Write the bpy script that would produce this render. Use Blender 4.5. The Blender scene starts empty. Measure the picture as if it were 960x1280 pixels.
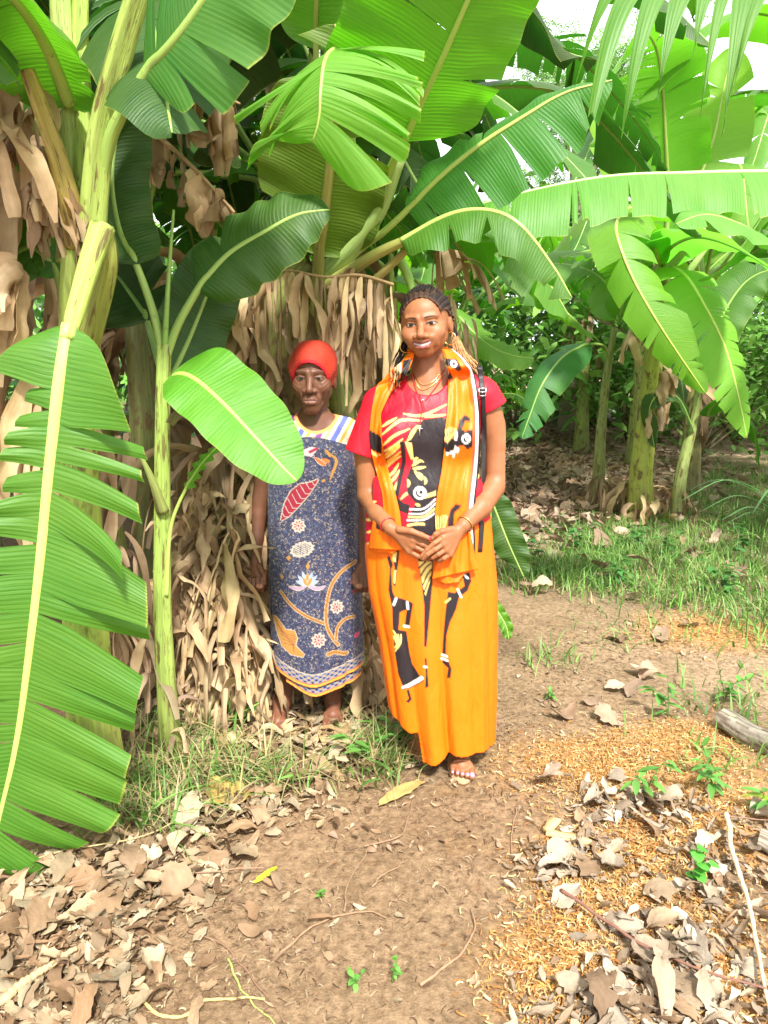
import bpy, math, random
import numpy as np
from mathutils import Vector, Matrix
from mathutils.bvhtree import BVHTree

scene = bpy.context.scene
COL = scene.collection
rng = np.random.default_rng(7)
R = math.radians

# ------------------------------------------------------------------ camera
CAM_H, PITCH, FPX = 1.42, R(11.0), 924.0
cd = bpy.data.cameras.new('camera')
cam = bpy.data.objects.new('camera', cd)
COL.objects.link(cam)
cam.location = (0, 0, CAM_H)
cam.rotation_euler = (R(90) - PITCH, 0, 0)
cd.sensor_fit = 'VERTICAL'
cd.sensor_height = 36.0
cd.sensor_width = 27.0
cd.lens = FPX / 1280 * 36.0
cd.clip_start = 0.02
cd.clip_end = 600
scene.camera = cam

CP, SP = math.cos(PITCH), math.sin(PITCH)

def P(u, v, Y):
    """survey helper: the point at distance Y that a sight line (u, v) meets"""
    a = (640.0 - v) / FPX
    d = np.array([(u - 480.0) / FPX, CP + a * SP, -SP + a * CP])
    return np.array([0, 0, CAM_H]) + d * (Y / d[1])

def proj(p):
    p = np.asarray(p, float) - np.array([0, 0, CAM_H])
    f = p[..., 1] * CP - p[..., 2] * SP
    up = p[..., 1] * SP + p[..., 2] * CP
    return 480 + FPX * p[..., 0] / f, 640 - FPX * up / f

def G(u, v):
    """ground point on the sight line (u, v)"""
    a = (640.0 - v) / FPX
    d = np.array([(u - 480.0) / FPX, CP + a * SP, -SP + a * CP])
    return np.array([0, 0, CAM_H]) + d * (-CAM_H / d[2])

# ------------------------------------------------------------------ objects
def tag(o, label=None, cat=None, group=None, kind=None):
    if label: o['label'] = label
    if cat: o['category'] = cat
    if group: o['group'] = group
    if kind: o['kind'] = kind
    return o

def empty(name, loc, label=None, cat=None, group=None):
    o = bpy.data.objects.new(name, None)
    o.empty_display_size = 0.1
    COL.objects.link(o)
    o.location = [float(c) for c in loc]
    return tag(o, label, cat, group)

def wloc(o):
    l = Vector((0, 0, 0))
    while o is not None:
        l = l + o.location
        o = o.parent
    return np.array(l)

def mesh_obj(name, V, F, mat, parent=None, loc=None, uv=None, col=None, smooth=True, shade=None):
    """V in world coordinates; F list of arrays (n,3) or (n,4)"""
    V = np.asarray(V, np.float64).reshape(-1, 3)
    base = wloc(parent) if parent is not None else np.zeros(3)
    l = np.zeros(3) if loc is None else np.asarray(loc, float)
    me = bpy.data.meshes.new(name)
    if not isinstance(F, (list, tuple)): F = [F]
    F = [np.asarray(f, np.int32) for f in F if len(f)]
    nl = sum(f.size for f in F); npoly = sum(len(f) for f in F)
    me.vertices.add(len(V)); me.loops.add(nl); me.polygons.add(npoly)
    me.vertices.foreach_set('co', (V - base - l).astype(np.float32).ravel())
    li = np.concatenate([f.ravel() for f in F])
    me.loops.foreach_set('vertex_index', li)
    tot = np.concatenate([np.full(len(f), f.shape[1], np.int32) for f in F])
    st = np.concatenate([[0], np.cumsum(tot)[:-1]]).astype(np.int32)
    me.polygons.foreach_set('loop_start', st)
    me.polygons.foreach_set('loop_total', tot)
    if smooth: me.polygons.foreach_set('use_smooth', np.ones(npoly, bool))
    me.update(calc_edges=True)
    if uv is not None:
        ul = me.uv_layers.new(name='UVMap')
        ul.data.foreach_set('uv', np.asarray(uv, np.float32)[li].ravel())
    if col is not None:
        c = np.asarray(col, np.float32)
        if c.shape[1] == 3: c = np.hstack([c, np.ones((len(c), 1), np.float32)])
        at = me.color_attributes.new('Col', 'FLOAT_COLOR', 'POINT')
        at.data.foreach_set('color', c.ravel())
    me.validate()
    if mat is not None: me.materials.append(mat)
    o = bpy.data.objects.new(name, me)
    o.location = [float(c) for c in l]
    COL.objects.link(o)
    if parent is not None: o.parent = parent
    if shade is not None: o.color = (*shade, 1)
    return o

class MB:
    """collects grids / tubes into one mesh"""
    def __init__(s): s.V, s.F4, s.F3, s.U, s.C, s.n = [], [], [], [], [], 0
    def add(s, V, F, uv=None, col=None):
        V = np.asarray(V, float); F = np.asarray(F, np.int32)
        if len(F) == 0: return
        (s.F4 if F.shape[1] == 4 else s.F3).append(F + s.n)
        s.V.append(V); s.n += len(V)
        s.U.append(np.zeros((len(V), 2)) if uv is None else np.asarray(uv))
        c = np.ones((len(V), 4)) if col is None else np.asarray(col, float)
        if c.ndim == 1: c = np.tile(c, (len(V), 1))
        if c.shape[1] == 3: c = np.hstack([c, np.ones((len(c), 1))])
        s.C.append(c)
    def build(s, name, mat, parent=None, loc=None, smooth=True, shade=None):
        F = []
        if s.F4: F.append(np.concatenate(s.F4))
        if s.F3: F.append(np.concatenate(s.F3))
        return mesh_obj(name, np.concatenate(s.V), F, mat, parent, loc, np.concatenate(s.U), np.concatenate(s.C), smooth, shade)

def grid_faces(nr, nc, wrap=False):
    i = np.arange(nr - 1)[:, None]
    j = np.arange(nc if wrap else nc - 1)[None, :]
    j2 = (j + 1) % nc
    return np.stack([i * nc + j, i * nc + j2, (i + 1) * nc + j2, (i + 1) * nc + j], -1).reshape(-1, 4)

def spline(pts, n):
    """centripetal-ish Catmull-Rom through pts, n samples even in arc length"""
    p = np.asarray(pts, float)
    if len(p) == 2:
        t = np.linspace(0, 1, n)[:, None]
        return p[0] * (1 - t) + p[1] * t
    q = np.vstack([2 * p[0] - p[1], p, 2 * p[-1] - p[-2]])
    out = []
    m = 24
    t = np.linspace(0, 1, m, endpoint=False)[:, None]
    for i in range(len(p) - 1):
        a, b, c, d = q[i], q[i + 1], q[i + 2], q[i + 3]
        out.append(0.5 * (2 * b + (c - a) * t + (2 * a - 5 * b + 4 * c - d) * t ** 2 + (3 * b - a - 3 * c + d) * t ** 3))
    o = np.vstack(out + [p[-1:]])
    L = np.concatenate([[0], np.cumsum(np.linalg.norm(np.diff(o[:, :3], axis=0), axis=1))])
    s = np.linspace(0, L[-1], n)
    return np.stack([np.interp(s, L, o[:, k]) for k in range(o.shape[1])], 1)

def unit(a): return a / np.maximum(np.linalg.norm(a, axis=-1, keepdims=True), 1e-9)

def frames(C, N0):
    """tangents and transported normals along a curve"""
    T = unit(np.gradient(C, axis=0))
    N = np.zeros_like(C)
    n = np.asarray(N0, float); n = n - T[0] * n.dot(T[0]); n = n / max(np.linalg.norm(n), 1e-6)
    for i in range(len(C)):
        n = n - T[i] * n.dot(T[i]); n = n / max(np.linalg.norm(n), 1e-6)
        N[i] = n
    return T, N, np.cross(T, N)

def tube_geo(C, r, nseg=10, N0=(0.3, -1, 0.2), flat=1.0, lobes=None, caps=True, off=0.0):
    C = np.asarray(C, float); r = np.broadcast_to(np.asarray(r, float), (len(C),))
    T, N, S = frames(C, N0)
    th = np.linspace(0, 2 * np.pi, nseg, endpoint=False)
    k = np.ones((len(C), nseg)) if lobes is None else lobes(np.linspace(0, 1, len(C))[:, None], th[None, :])
    V = C[:, None] + off * N[:, None] * r[:, None, None] + (N[:, None] * np.cos(th)[None, :, None] * flat + S[:, None] * np.sin(th)[None, :, None]) * (r[:, None] * k)[:, :, None]
    F = grid_faces(len(C), nseg, True)
    L = np.concatenate([[0], np.cumsum(np.linalg.norm(np.diff(C, axis=0), axis=1))])
    uv = np.stack(np.broadcast_arrays(L[:, None], th[None, :] / (2 * np.pi)), -1).reshape(-1, 2)
    V = V.reshape(-1, 3)
    return V, F, uv

def cap_faces(n0, nseg, rows):
    a = np.arange(nseg)
    m = nseg // 2
    f = []
    for base, rev in ((n0, True), (n0 + (rows - 1) * nseg, False)):
        for i in range(1, nseg - 1):
            t = (base, base + i, base + i + 1)
            f.append(t[::-1] if rev else t)
    return np.array(f, np.int32)

def tube(mb, C, r, nseg=10, col=None, caps=True, **k):
    V, F, uv = tube_geo(C, r, nseg, **k)
    n0 = mb.n
    mb.add(V, F, uv, col)
    if caps: mb.F3.append(cap_faces(n0, nseg, len(C)))

# ------------------------------------------------------------------ materials
def new_mat(name):
    m = bpy.data.materials.new(name); m.use_nodes = True
    nt = m.node_tree
    for n in list(nt.nodes): nt.nodes.remove(n)
    return m, nt

class NT:
    def __init__(s, name):
        s.m, s.t = new_mat(name)
        s.out = s.n('ShaderNodeOutputMaterial')
    def n(s, ty, **kw):
        x = s.t.nodes.new(ty)
        for k, v in kw.items():
            if k.startswith('i_'):
                key = k[2:]
                key = int(key) if key.isdigit() else key.replace('_', ' ')
                s.set(x.inputs[key], v)
            else: setattr(x, k, v)
        return x
    def set(s, inp, v):
        if hasattr(v, 'is_output') or isinstance(v, bpy.types.NodeSocket): s.t.links.new(v, inp)
        else: inp.default_value = v
    def l(s, a, b): s.t.links.new(a, b)
    def math(s, op, a, b=0.0, c=None):
        x = s.n('ShaderNodeMath', operation=op)
        s.set(x.inputs[0], a); s.set(x.inputs[1], b)
        if c is not None: s.set(x.inputs[2], c)
        return x.outputs[0]
    def mix(s, f, a, b, blend='MIX'):
        x = s.n('ShaderNodeMix', data_type='RGBA', blend_type=blend)
        s.set(x.inputs[0], f); s.set(x.inputs[6], a); s.set(x.inputs[7], b)
        return x.outputs[2]
    def ramp(s, f, stops, interp='LINEAR'):
        x = s.n('ShaderNodeValToRGB')
        e = x.color_ramp; e.interpolation = interp
        while len(e.elements) < len(stops): e.elements.new(0.5)
        for el, (p, c) in zip(e.elements, stops):
            el.position = p; el.color = (*c, 1) if len(c) == 3 else c
        s.set(x.inputs[0], f)
        return x.outputs[0]
    def noise(s, vec, scale, detail=4, rough=0.55, dist=0.0):
        x = s.n('ShaderNodeTexNoise')
        if vec is not None: s.l(vec, x.inputs['Vector'])
        x.inputs['Scale'].default_value = scale; x.inputs['Detail'].default_value = detail
        x.inputs['Roughness'].default_value = rough; x.inputs['Distortion'].default_value = dist
        return x.outputs['Fac']
    def voro(s, vec, scale, feature='F1', rnd=1.0):
        x = s.n('ShaderNodeTexVoronoi', feature=feature)
        if vec is not None: s.l(vec, x.inputs['Vector'])
        x.inputs['Scale'].default_value = scale
        if 'Randomness' in x.inputs: x.inputs['Randomness'].default_value = rnd
        return x
    def mapping(s, vec, sc=(1, 1, 1), loc=(0, 0, 0), rot=(0, 0, 0)):
        x = s.n('ShaderNodeMapping')
        s.l(vec, x.inputs[0]); x.inputs[1].default_value = loc; x.inputs[2].default_value = rot; x.inputs[3].default_value = sc
        return x.outputs[0]
    def bump(s, h, strength=0.3, dist=0.01):
        x = s.n('ShaderNodeBump'); s.set(x.inputs['Height'], h)
        x.inputs['Strength'].default_value = strength; x.inputs['Distance'].default_value = dist
        return x.outputs[0]
    def bsdf(s, col, rough=0.5, spec=0.5, normal=None, **kw):
        x = s.n('ShaderNodeBsdfPrincipled')
        s.set(x.inputs['Base Color'], col if not isinstance(col, tuple) or len(col) == 4 else (*col, 1))
        s.set(x.inputs['Roughness'], rough)
        s.set(x.inputs['Specular IOR Level'], spec)
        if normal is not None: s.l(normal, x.inputs['Normal'])
        for k, v in kw.items(): s.set(x.inputs[k.replace('_', ' ')], v)
        return x.outputs[0]
    def thin(s, base, transl, fac, rough, spec, normal=None):
        a = s.bsdf(base, rough, spec, normal)
        b = s.n('ShaderNodeBsdfTranslucent'); s.set(b.inputs[0], transl)
        if normal is not None: s.l(normal, b.inputs[1])
        m = s.n('ShaderNodeMixShader'); s.set(m.inputs[0], fac); s.l(a, m.inputs[1]); s.l(b.outputs[0], m.inputs[2])
        return m.outputs[0]
    def done(s, sh):
        s.l(sh, s.out.inputs[0]); return s.m

def mat_leaf():
    k = NT('banana_leaf_green')
    oi = k.n('ShaderNodeObjectInfo'); uv = k.n('ShaderNodeTexCoord').outputs['UV']
    sep = k.n('ShaderNodeSeparateXYZ'); k.l(uv, sep.inputs[0])
    w1 = k.noise(k.mapping(uv, (70, 1.2, 1)), 1.0, 3, .6)
    w2 = k.noise(k.mapping(uv, (330, 1.0, 1)), 1.0, 2, .5)
    big = k.noise(k.n('ShaderNodeTexCoord').outputs['Object'], 3.0, 4, .6)
    v = k.math('ADD', k.math('MULTIPLY', w1, .5), k.math('MULTIPLY', w2, .5))
    c = k.mix(k.ramp(v, [(.3, (0, 0, 0)), (.7, (1, 1, 1))]), k.mix(.25, oi.outputs['Color'], (.01, .05, .005, 1)), k.mix(.12, oi.outputs['Color'], (.35, .5, .1, 1)))
    c = k.mix(k.ramp(big, [(.4, (0, 0, 0)), (.75, (.45, .45, .45))]), c, k.mix(.4, c, (.22, .3, .03, 1)))
    # dry brown edges and flecks
    edge = k.math('ABSOLUTE', sep.outputs[1])
    e = k.ramp(k.math('ADD', edge, k.math('MULTIPLY', k.math('SUBTRACT', big, .5), .12)), [(.985, (0, 0, 0)), (1.0, (.8, .8, .8))])
    c = k.mix(e, c, (.28, .3, .05, 1))
    fl = k.noise(k.mapping(uv, (60, 9, 1)), 1.0, 5, .7)
    c = k.mix(k.ramp(fl, [(.71, (0, 0, 0)), (.76, (.6, .6, .6))]), c, (.2, .2, .05, 1))
    pl = k.math('SINE', k.math('ADD', k.math('MULTIPLY', sep.outputs[0], 480.0), k.math('MULTIPLY', w1, 5.0)))
    c = k.mix(k.math('MULTIPLY', k.math('ADD', pl, 1.0), .10), c, k.mix(.5, oi.outputs['Color'], (.008, .04, .004, 1)))
    hh = k.math('ADD', k.math('MULTIPLY', w1, 1.0), k.math('ADD', k.math('MULTIPLY', w2, .35), k.math('MULTIPLY', pl, .16)))
    nb = k.bump(hh, .55, .004)
    tr = k.mix(.85, c, k.mix(1.0, oi.outputs['Color'], (2.7, 3.5, 1.2, 1), 'MULTIPLY'))
    rg = k.math('ADD', .38, k.math('MULTIPLY', big, .25))
    return k.done(k.thin(c, tr, .32, rg, .38, nb))

def mat_rib():
    k = NT('banana_midrib')
    oi = k.n('ShaderNodeObjectInfo'); uv = k.n('ShaderNodeTexCoord').outputs['UV']
    a = k.noise(k.mapping(uv, (6, 40, 1)), 1, 4)
    b = k.noise(k.n('ShaderNodeTexCoord').outputs['Object'], 30, 5, .65)
    c = k.mix(k.ramp(a, [(.35, (0, 0, 0)), (.7, (1, 1, 1))]), k.mix(.25, oi.outputs['Color'], (.1, .22, .02, 1)), k.mix(.3, oi.outputs['Color'], (.6, .65, .25, 1)))
    c = k.mix(k.ramp(b, [(.62, (0, 0, 0)), (.72, (.8, .8, .8))]), c, (.12, .08, .02, 1))
    return k.done(k.bsdf(c, .38, .5, k.bump(a, .3, .004), Subsurface_Weight=0.0))

def mat_stem(name='banana_pseudostem', foot=1.0):
    k = NT(name)
    oi = k.n('ShaderNodeObjectInfo'); tc = k.n('ShaderNodeTexCoord'); uv = tc.outputs['UV']
    a = k.noise(k.mapping(uv, (3, 26, 1)), 1, 4, .6)
    b = k.noise(k.mapping(uv, (7, 9, 1)), 1, 5, .65, .6)
    g = k.noise(k.mapping(uv, (22, 40, 1)), 1, 4, .7)
    z = k.n('ShaderNodeSeparateXYZ'); k.l(uv, z.inputs[0])
    c = k.mix(k.ramp(a, [(.3, (0, 0, 0)), (.7, (1, 1, 1))]), k.mix(.3, oi.outputs['Color'], (.07, .14, .015, 1)), k.mix(.35, oi.outputs['Color'], (.45, .5, .12, 1)))
    c = k.mix(k.ramp(b, [(.52, (0, 0, 0)), (.62, (.9, .9, .9))]), c, (.10, .055, .018, 1))
    c = k.mix(k.ramp(g, [(.62, (0, 0, 0)), (.68, (.9, .9, .9))]), c, (.015, .010, .006, 1))
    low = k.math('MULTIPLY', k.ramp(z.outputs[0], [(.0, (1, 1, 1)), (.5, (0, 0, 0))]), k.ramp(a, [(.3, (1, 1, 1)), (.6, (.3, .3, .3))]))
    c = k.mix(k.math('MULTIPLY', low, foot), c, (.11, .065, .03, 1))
    return k.done(k.bsdf(c, .5, .4, k.bump(k.math('ADD', a, k.math('MULTIPLY', g, .5)), .5, .008)))

def mat_dry(name='dry_banana_leaf', dark=1.0):
    k = NT(name)
    oi = k.n('ShaderNodeObjectInfo'); tc = k.n('ShaderNodeTexCoord'); uv = tc.outputs['UV']
    a = k.noise(k.mapping(uv, (4, 30, 1)), 1, 4, .6)
    b = k.noise(tc.outputs['Object'], 9, 5, .6)
    at = k.n('ShaderNodeVertexColor', layer_name='Col')
    c = k.mix(a, (.44 * dark, .32 * dark, .175 * dark, 1), (.74 * dark, .61 * dark, .42 * dark, 1))
    c = k.mix(k.ramp(b, [(.35, (0, 0, 0)), (.7, (.6, .6, .6))]), c, (.22 * dark, .12 * dark, .05 * dark, 1))
    c = k.mix(1.0, c, at.outputs[0], 'MULTIPLY')
    c = k.mix(1.0, c, oi.outputs['Color'], 'MULTIPLY')
    return k.done(k.thin(c, k.mix(.3, c, (.6, .4, .15, 1)), .22, .7, .25, k.bump(a, .6, .006)))

def mat_vcol(name, rough=.6, spec=.4, transl=0.0, bscale=200, bstr=.15, bdist=.002, sheen=0.0, var=.25, wrinkle=0.0):
    k = NT(name)
    tc = k.n('ShaderNodeTexCoord'); at = k.n('ShaderNodeVertexColor', layer_name='Col')
    n = k.noise(tc.outputs['Object'], bscale, 4, .6)
    n2 = k.noise(tc.outputs['Object'], bscale * .08, 4, .6)
    c = k.mix(k.ramp(n2, [(.3, (0, 0, 0)), (.7, (1, 1, 1))]), k.mix(var, at.outputs[0], k.mix(1.0, at.outputs[0], (.55, .5, .45, 1), 'MULTIPLY')), at.outputs[0])
    nb = k.bump(n, bstr, bdist)
    if wrinkle:
        w_ = k.noise(k.mapping(tc.outputs['Object'], (26, 26, 7), rot=(0, .35, 0)), 1.0, 3, .5, .8)
        x = k.n('ShaderNodeBump'); k.l(w_, x.inputs['Height']); k.l(nb, x.inputs['Normal']); x.inputs['Strength'].default_value = wrinkle; x.inputs['Distance'].default_value = .02; nb = x.outputs[0]
    if transl > 0: return k.done(k.thin(c, c, transl, rough, spec, nb))
    return k.done(k.bsdf(c, rough, spec, nb, Sheen_Weight=sheen))

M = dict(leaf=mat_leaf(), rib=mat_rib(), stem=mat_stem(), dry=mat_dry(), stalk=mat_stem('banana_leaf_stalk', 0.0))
M['litter'] = mat_vcol('fallen_leaf', .7, .2, .12, 110, .7, .004, var=.75)
M['grass'] = mat_vcol('grass_blade', .5, .4, .35, 40, .1)
M['shrubleaf'] = mat_vcol('shrub_leaf', .42, .5, .35, 40, .1, var=.4)
M['bark'] = mat_vcol('bark', .8, .2, 0, 25, .8, .01, var=.6)
# ================================================================== banana leaves
def leaf_geo(mid, wp, wm, N0, seed=0, nt=(8, 8), depth=(.5, .95), ang=(.25, .25), bend=(-.4, -.4), grav=.25,
             jit=.15, gap=.35, slant=(.12, .55), m=72, nv=9, base=.16, tip=.55, wave=.01, tears=(None, None), tipw=.12, curl=0.0, lenj=.07, lens=(None, None)):
    r = np.random.default_rng(seed)
    C = spline(mid, 160)
    T, N, S = frames(C, N0)
    L = np.concatenate([[0], np.cumsum(np.linalg.norm(np.diff(C, axis=0), axis=1))]); LT = L[-1]
    ss = np.linspace(0, 1, 160)
    def at(A, s): return np.stack([np.interp(s, ss, A[:, k]) for k in range(3)], -1)
    def prof(s):
        a = np.clip(s / base, 0, 1); b = np.clip((s - tip) / (1 - tip), 0, 1)
        return np.sqrt(np.maximum(1 - (1 - a) ** 2, 0)) * np.maximum(1 - b ** 2.1, 0) ** .75 * (1 - tipw) + tipw * np.sqrt(np.clip(a, 0, 1)) * np.sqrt(np.maximum(1 - b, 0))
    mb = []
    for side, w, n, tr, an, be, lf in ((1, wp, nt[0], tears[0], ang[0], bend[0], lens[0]), (-1, wm, nt[1], tears[1], ang[1], bend[1], lens[1])):
        if w <= 0: continue
        if tr is None:
            b = np.sort(r.uniform(.08, .97, n)); b = np.concatenate([[0], b, [1]])
        else: b = np.array([0] + list(tr) + [1.0])
        keep = [0]
        for x in b[1:]:
            if x - b[keep[-1]] > .012 or x == 1: keep.append(list(b).index(x))
        b = b[keep]
        dep = r.uniform(depth[0], depth[1], len(b)); dep[0] = dep[-1] = 0
        sagg = 0
        for k in range(len(b) - 1):
            s0, s1 = b[k], b[k + 1]
            nc = max(3, int(round((s1 - s0) * m)) + 1)
            s = np.linspace(s0, s1, nc)
            d1, d2, d3 = r.normal(0, jit), r.normal(0, jit * 1.2), r.normal(0, jit * .35)
            wl = w * r.uniform(1 - lenj, 1.03) * (1 if lf is None else lf((s0 + s1) / 2))
            vv = np.linspace(0, 1, nv)
            p = at(C, s); rows = [p]
            Ts, Ns, Ss = unit(at(T, s)), unit(at(N, s)), unit(at(S, s))
            ph = (slant[0] + (slant[1] - slant[0]) * s + d3)[:, None]
            wd = (wl * prof(s))[:, None]
            f = (s - s0) / (s1 - s0)
            # tears open towards the margin
            for j in range(1, nv):
                v = vv[j]; dv = vv[j] - vv[j - 1]
                g0 = gap * max(0, v - (1 - dep[k])) / max(dep[k], .05)
                g1 = gap * max(0, v - (1 - dep[k + 1])) / max(dep[k + 1], .05)
                th = an + d1 * v + (be + d2) * v + curl * v * v * np.sin(6.28 * 2 * s + seed)
                th = np.asarray(th).reshape(-1, 1) if np.ndim(th) else th
                D = (side * Ss * np.cos(th) + Ns * np.sin(th)) * np.cos(ph) + Ts * np.sin(ph)
                D = unit(D + grav * v * np.array([0, 0, -1.0]))
                p = p + D * wd * dv
                sh = ((1 - f) ** 2 * g0 - f ** 2 * g1) * (s1 - s0) * LT * .5
                q = p + Ts * sh[:, None] + Ns * (wave * v * v * np.sin(2 * np.pi * 5 * s + k * 1.3 + seed))[:, None] \
                    + Ns * (.006 * v * np.cos(f * np.pi * 2 - np.pi))[:, None]
                rows.append(q)
            V = np.stack(rows, 0)
            F = grid_faces(nv, nc)
            if side < 0: F = F[:, ::-1]
            uu = np.broadcast_to(s * LT, (nv, nc)); vu = np.broadcast_to(vv[:, None] * side, (nv, nc))
            mb.append((V.reshape(-1, 3), F, np.stack([uu, vu], -1).reshape(-1, 2), r.uniform(.75, 1.15)))
    return mb, C

GREEN = dict(dark=(.014, .062, .008), mid=(.042, .145, .012), bright=(.085, .225, .016), lime=(.14, .28, .02), deep=(.006, .028, .006), blue=(.035, .12, .03))  # deep is a green lowered to hold the left grove's shade
RIB = dict(dark=(.10, .22, .03), mid=(.22, .36, .06), bright=(.36, .48, .10), tan=(.42, .28, .12), brown=(.22, .12, .05))

def make_leaf(parent, mid, w, N, pet=None, rr=.014, c='mid', rc='mid', dry=False, name=None, ribflat=.8, label=None, ribend=.0025, **k):
    """mid/pet: lists of points; w: half width in metres or (plus, minus)"""
    wp, wm = w if isinstance(w, tuple) else (w, w)
    parts, C = leaf_geo(mid, wp, wm, N, **k)
    mb = MB()
    for V, F, uv, t in parts: mb.add(V, F, uv, (t, t, t) if dry else None)
    c = GREEN.get(c, c) if isinstance(c, str) else c
    rc = RIB.get(rc, rc) if isinstance(rc, str) else rc
    o = mb.build(name or ('dry_leaf' if dry else 'leaf'), M['dry'] if dry else M['leaf'], parent, shade=(1, .96, .88) if dry else c)
    if label: o['label'] = label
    pts = list(np.asarray(pet, float)) + list(C[6::14]) if pet is not None else list(C[::14])
    pts.append(C[-1])
    CC = spline(pts, 60)
    q = MB()
    r0 = rr * np.linspace(1, 0, 60) ** .75 + ribend
    tube(q, CC, r0, 8, N0=N, flat=ribflat, off=-.25)
    rb = q.build('midrib', M['dry'] if dry else M['rib'], o, shade=rc if not dry else (.9, .8, .7))
    return o

def make_stem(parent, pts, r0, r1, c=(.22, .30, .05), seed=0, name='pseudostem', n=60):
    rs = np.random.default_rng(seed)
    C = spline(pts, n)
    ph = rs.uniform(0, 6.28, 6); 
    def lobes(s, th):
        k = 1 + .05 * np.cos(th * 2 + ph[0] + s * 2) + .035 * np.cos(th * 5 + ph[1] - s * 3) + .02 * np.cos(th * 9 + ph[2])
        for j in range(4):
            sj = .15 + .2 * j; w_ = (th + ph[j] + 1.5 * (s - sj)) % (2 * np.pi)
            k = k + .05 * (1 / (1 + np.exp((s - sj - .03 * np.cos(w_)) * 60)) - .5)
        return k
    t = np.linspace(0, 1, n)
    r = r0 + (r1 - r0) * t ** .9 + r0 * .35 * np.exp(-t * 14)
    mb = MB(); tube(mb, C, r, 28, lobes=lobes)
    return mb.build(name, M['stem'], parent, shade=c)

def ribbon(mb, p0, d0, L, w, r, curl=1.0, grav=1.5, tint=None, n=16, fold=.5):
    """a torn strip of dry leaf that hangs from p0"""
    p = np.array(p0, float); d = unit(np.array(d0, float))
    s = unit(np.cross(d, r.normal(0, 1, 3)) + 1e-6)
    pts, S = [p.copy()], [s.copy()]
    tw = r.normal(0, curl); kink = r.integers(3, n - 3, 2) if curl > 1 else (); wob = r.normal(0, .5, (3,)); ph = r.uniform(0, 6.28)
    for i in range(n - 1):
        t = i / (n - 1)
        d = unit(d + np.array([0, 0, -grav / n * 1.6]) + wob * np.sin(ph + t * 5) / n * 1.2)
        if i in kink: d = unit(d + r.normal(0, .42, 3)); tw = -tw
        p = p + d * L / (n - 1)
        k = tw / n * 2.0 + r.normal(0, .05)
        s = s * math.cos(k) + np.cross(d, s) * math.sin(k)
        s = unit(s - d * s.dot(d))
        if p[2] < .015:
            p[2] = .015 + r.uniform(0, .02); d[2] = abs(d[2]) * .1; d = unit(d)
        pts.append(p.copy()); S.append(s.copy())
    pts, S = np.array(pts), np.array(S)
    t = np.linspace(0, 1, n)
    wd = w * np.minimum(1, .35 + t * 4) * np.where(t > .75, 1 - (t - .75) * r.uniform(.5, 3.6), 1) * (1 + .15 * np.sin(t * 17 + ph))
    D = unit(np.gradient(pts, axis=0)); Nn = np.cross(D, S)
    cr = np.array([-1, -.5, 0, .5, 1]); zz = np.array([1, .1, -.5, .25, .8]) * fold
    V = pts[:, None] + S[:, None] * (cr[None, :, None] * wd[:, None, None] * .5) + Nn[:, None] * (zz[None, :, None] * wd[:, None, None] * .25)
    t0 = r.uniform(.5, 1.2) if tint is None else tint
    mb.add(V.reshape(-1, 3), grid_faces(n, 5), np.stack(np.broadcast_arrays(np.linspace(0, L, n)[:, None], cr[None] * w + ph), -1).reshape(-1, 2), np.array([t0, t0 * r.uniform(.93, 1), t0 * r.uniform(.85, 1)]))

def dry_skirt(parent, base, r0, z0, z1, count, seed, Lr=(.35, .8), wr=(.03, .09), out=.35, per=7, arc=(0, 6.28), tint=1.0):
    """dead leaves hanging down round a stem; each child is one shredded dead leaf"""
    r = np.random.default_rng(seed)
    for _ in range(count):
        a = r.uniform(*arc); z = r.uniform(z0, z1)
        mb = MB()
        for i in range(per):
            aa = a + r.normal(0, .3); rad = r0 * r.uniform(.9, 1.25) + .0
            p0 = np.array(base) + np.array([math.cos(aa) * rad, math.sin(aa) * rad, z + r.normal(0, .05)])
            d0 = np.array([math.cos(aa) * out, math.sin(aa) * out, r.uniform(-.6, .5)]) + r.normal(0, .15, 3)
            ribbon(mb, p0, d0, r.uniform(*Lr), r.uniform(*wr), r, curl=1.2, grav=r.uniform(1.5, 4))
        t = tint * r.uniform(.75, 1.15)
        mb.build('dry_leaf', M['dry'], parent, shade=(t, t * r.uniform(.9, 1), t * r.uniform(.8, 1)))

def PP(*a): return [P(*x) for x in a]
def px(n, Y): return n * Y / FPX
CAMN = (0, -1, .15)

# ------------------------------------------------------------------ plant in the left foreground
ga = G(88, 985)
A = empty('banana_plant', (P(95, 640, 2.3)[0], 2.3, 0), 'mature banana plant whose long torn leaf hangs to the ground in front of it', 'banana plant', 'banana plants')
ax = A.location[0]
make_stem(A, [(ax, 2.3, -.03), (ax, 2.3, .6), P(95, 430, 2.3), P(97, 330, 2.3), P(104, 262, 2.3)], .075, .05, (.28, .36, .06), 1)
for pts, r0, r1, c in (
    (PP((112, 330, 2.27), (118, 250, 2.24), (128, 160, 2.2), (150, 70, 2.15), (178, -20, 2.1), (220, -120, 2.05)), .042, .026, (.32, .44, .09)),
    (PP((88, 330, 2.36), (90, 230, 2.36), (84, 120, 2.36), (76, 10, 2.36), (70, -120, 2.34)), .042, .026, (.30, .42, .10)),
    (PP((108, 300, 2.34), (104, 150, 2.37), (100, 40, 2.38), (104, -90, 2.38)), .035, .02, (.30, .46, .06)),
    (PP((98, 310, 2.28), (84, 240, 2.24), (60, 160, 2.22), (34, 88, 2.2)), .036, .02, (.42, .26, .06))):
    mb = MB(); C = spline(pts, 40)
    tube(mb, C, np.linspace(r0, r1, 40), 16, lobes=lambda s, th: 1 - .35 * np.exp(-((th - 0.4) ** 2) / .25))
    mb.build('leaf_stalk', M['stalk'], A, shade=c)
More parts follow.
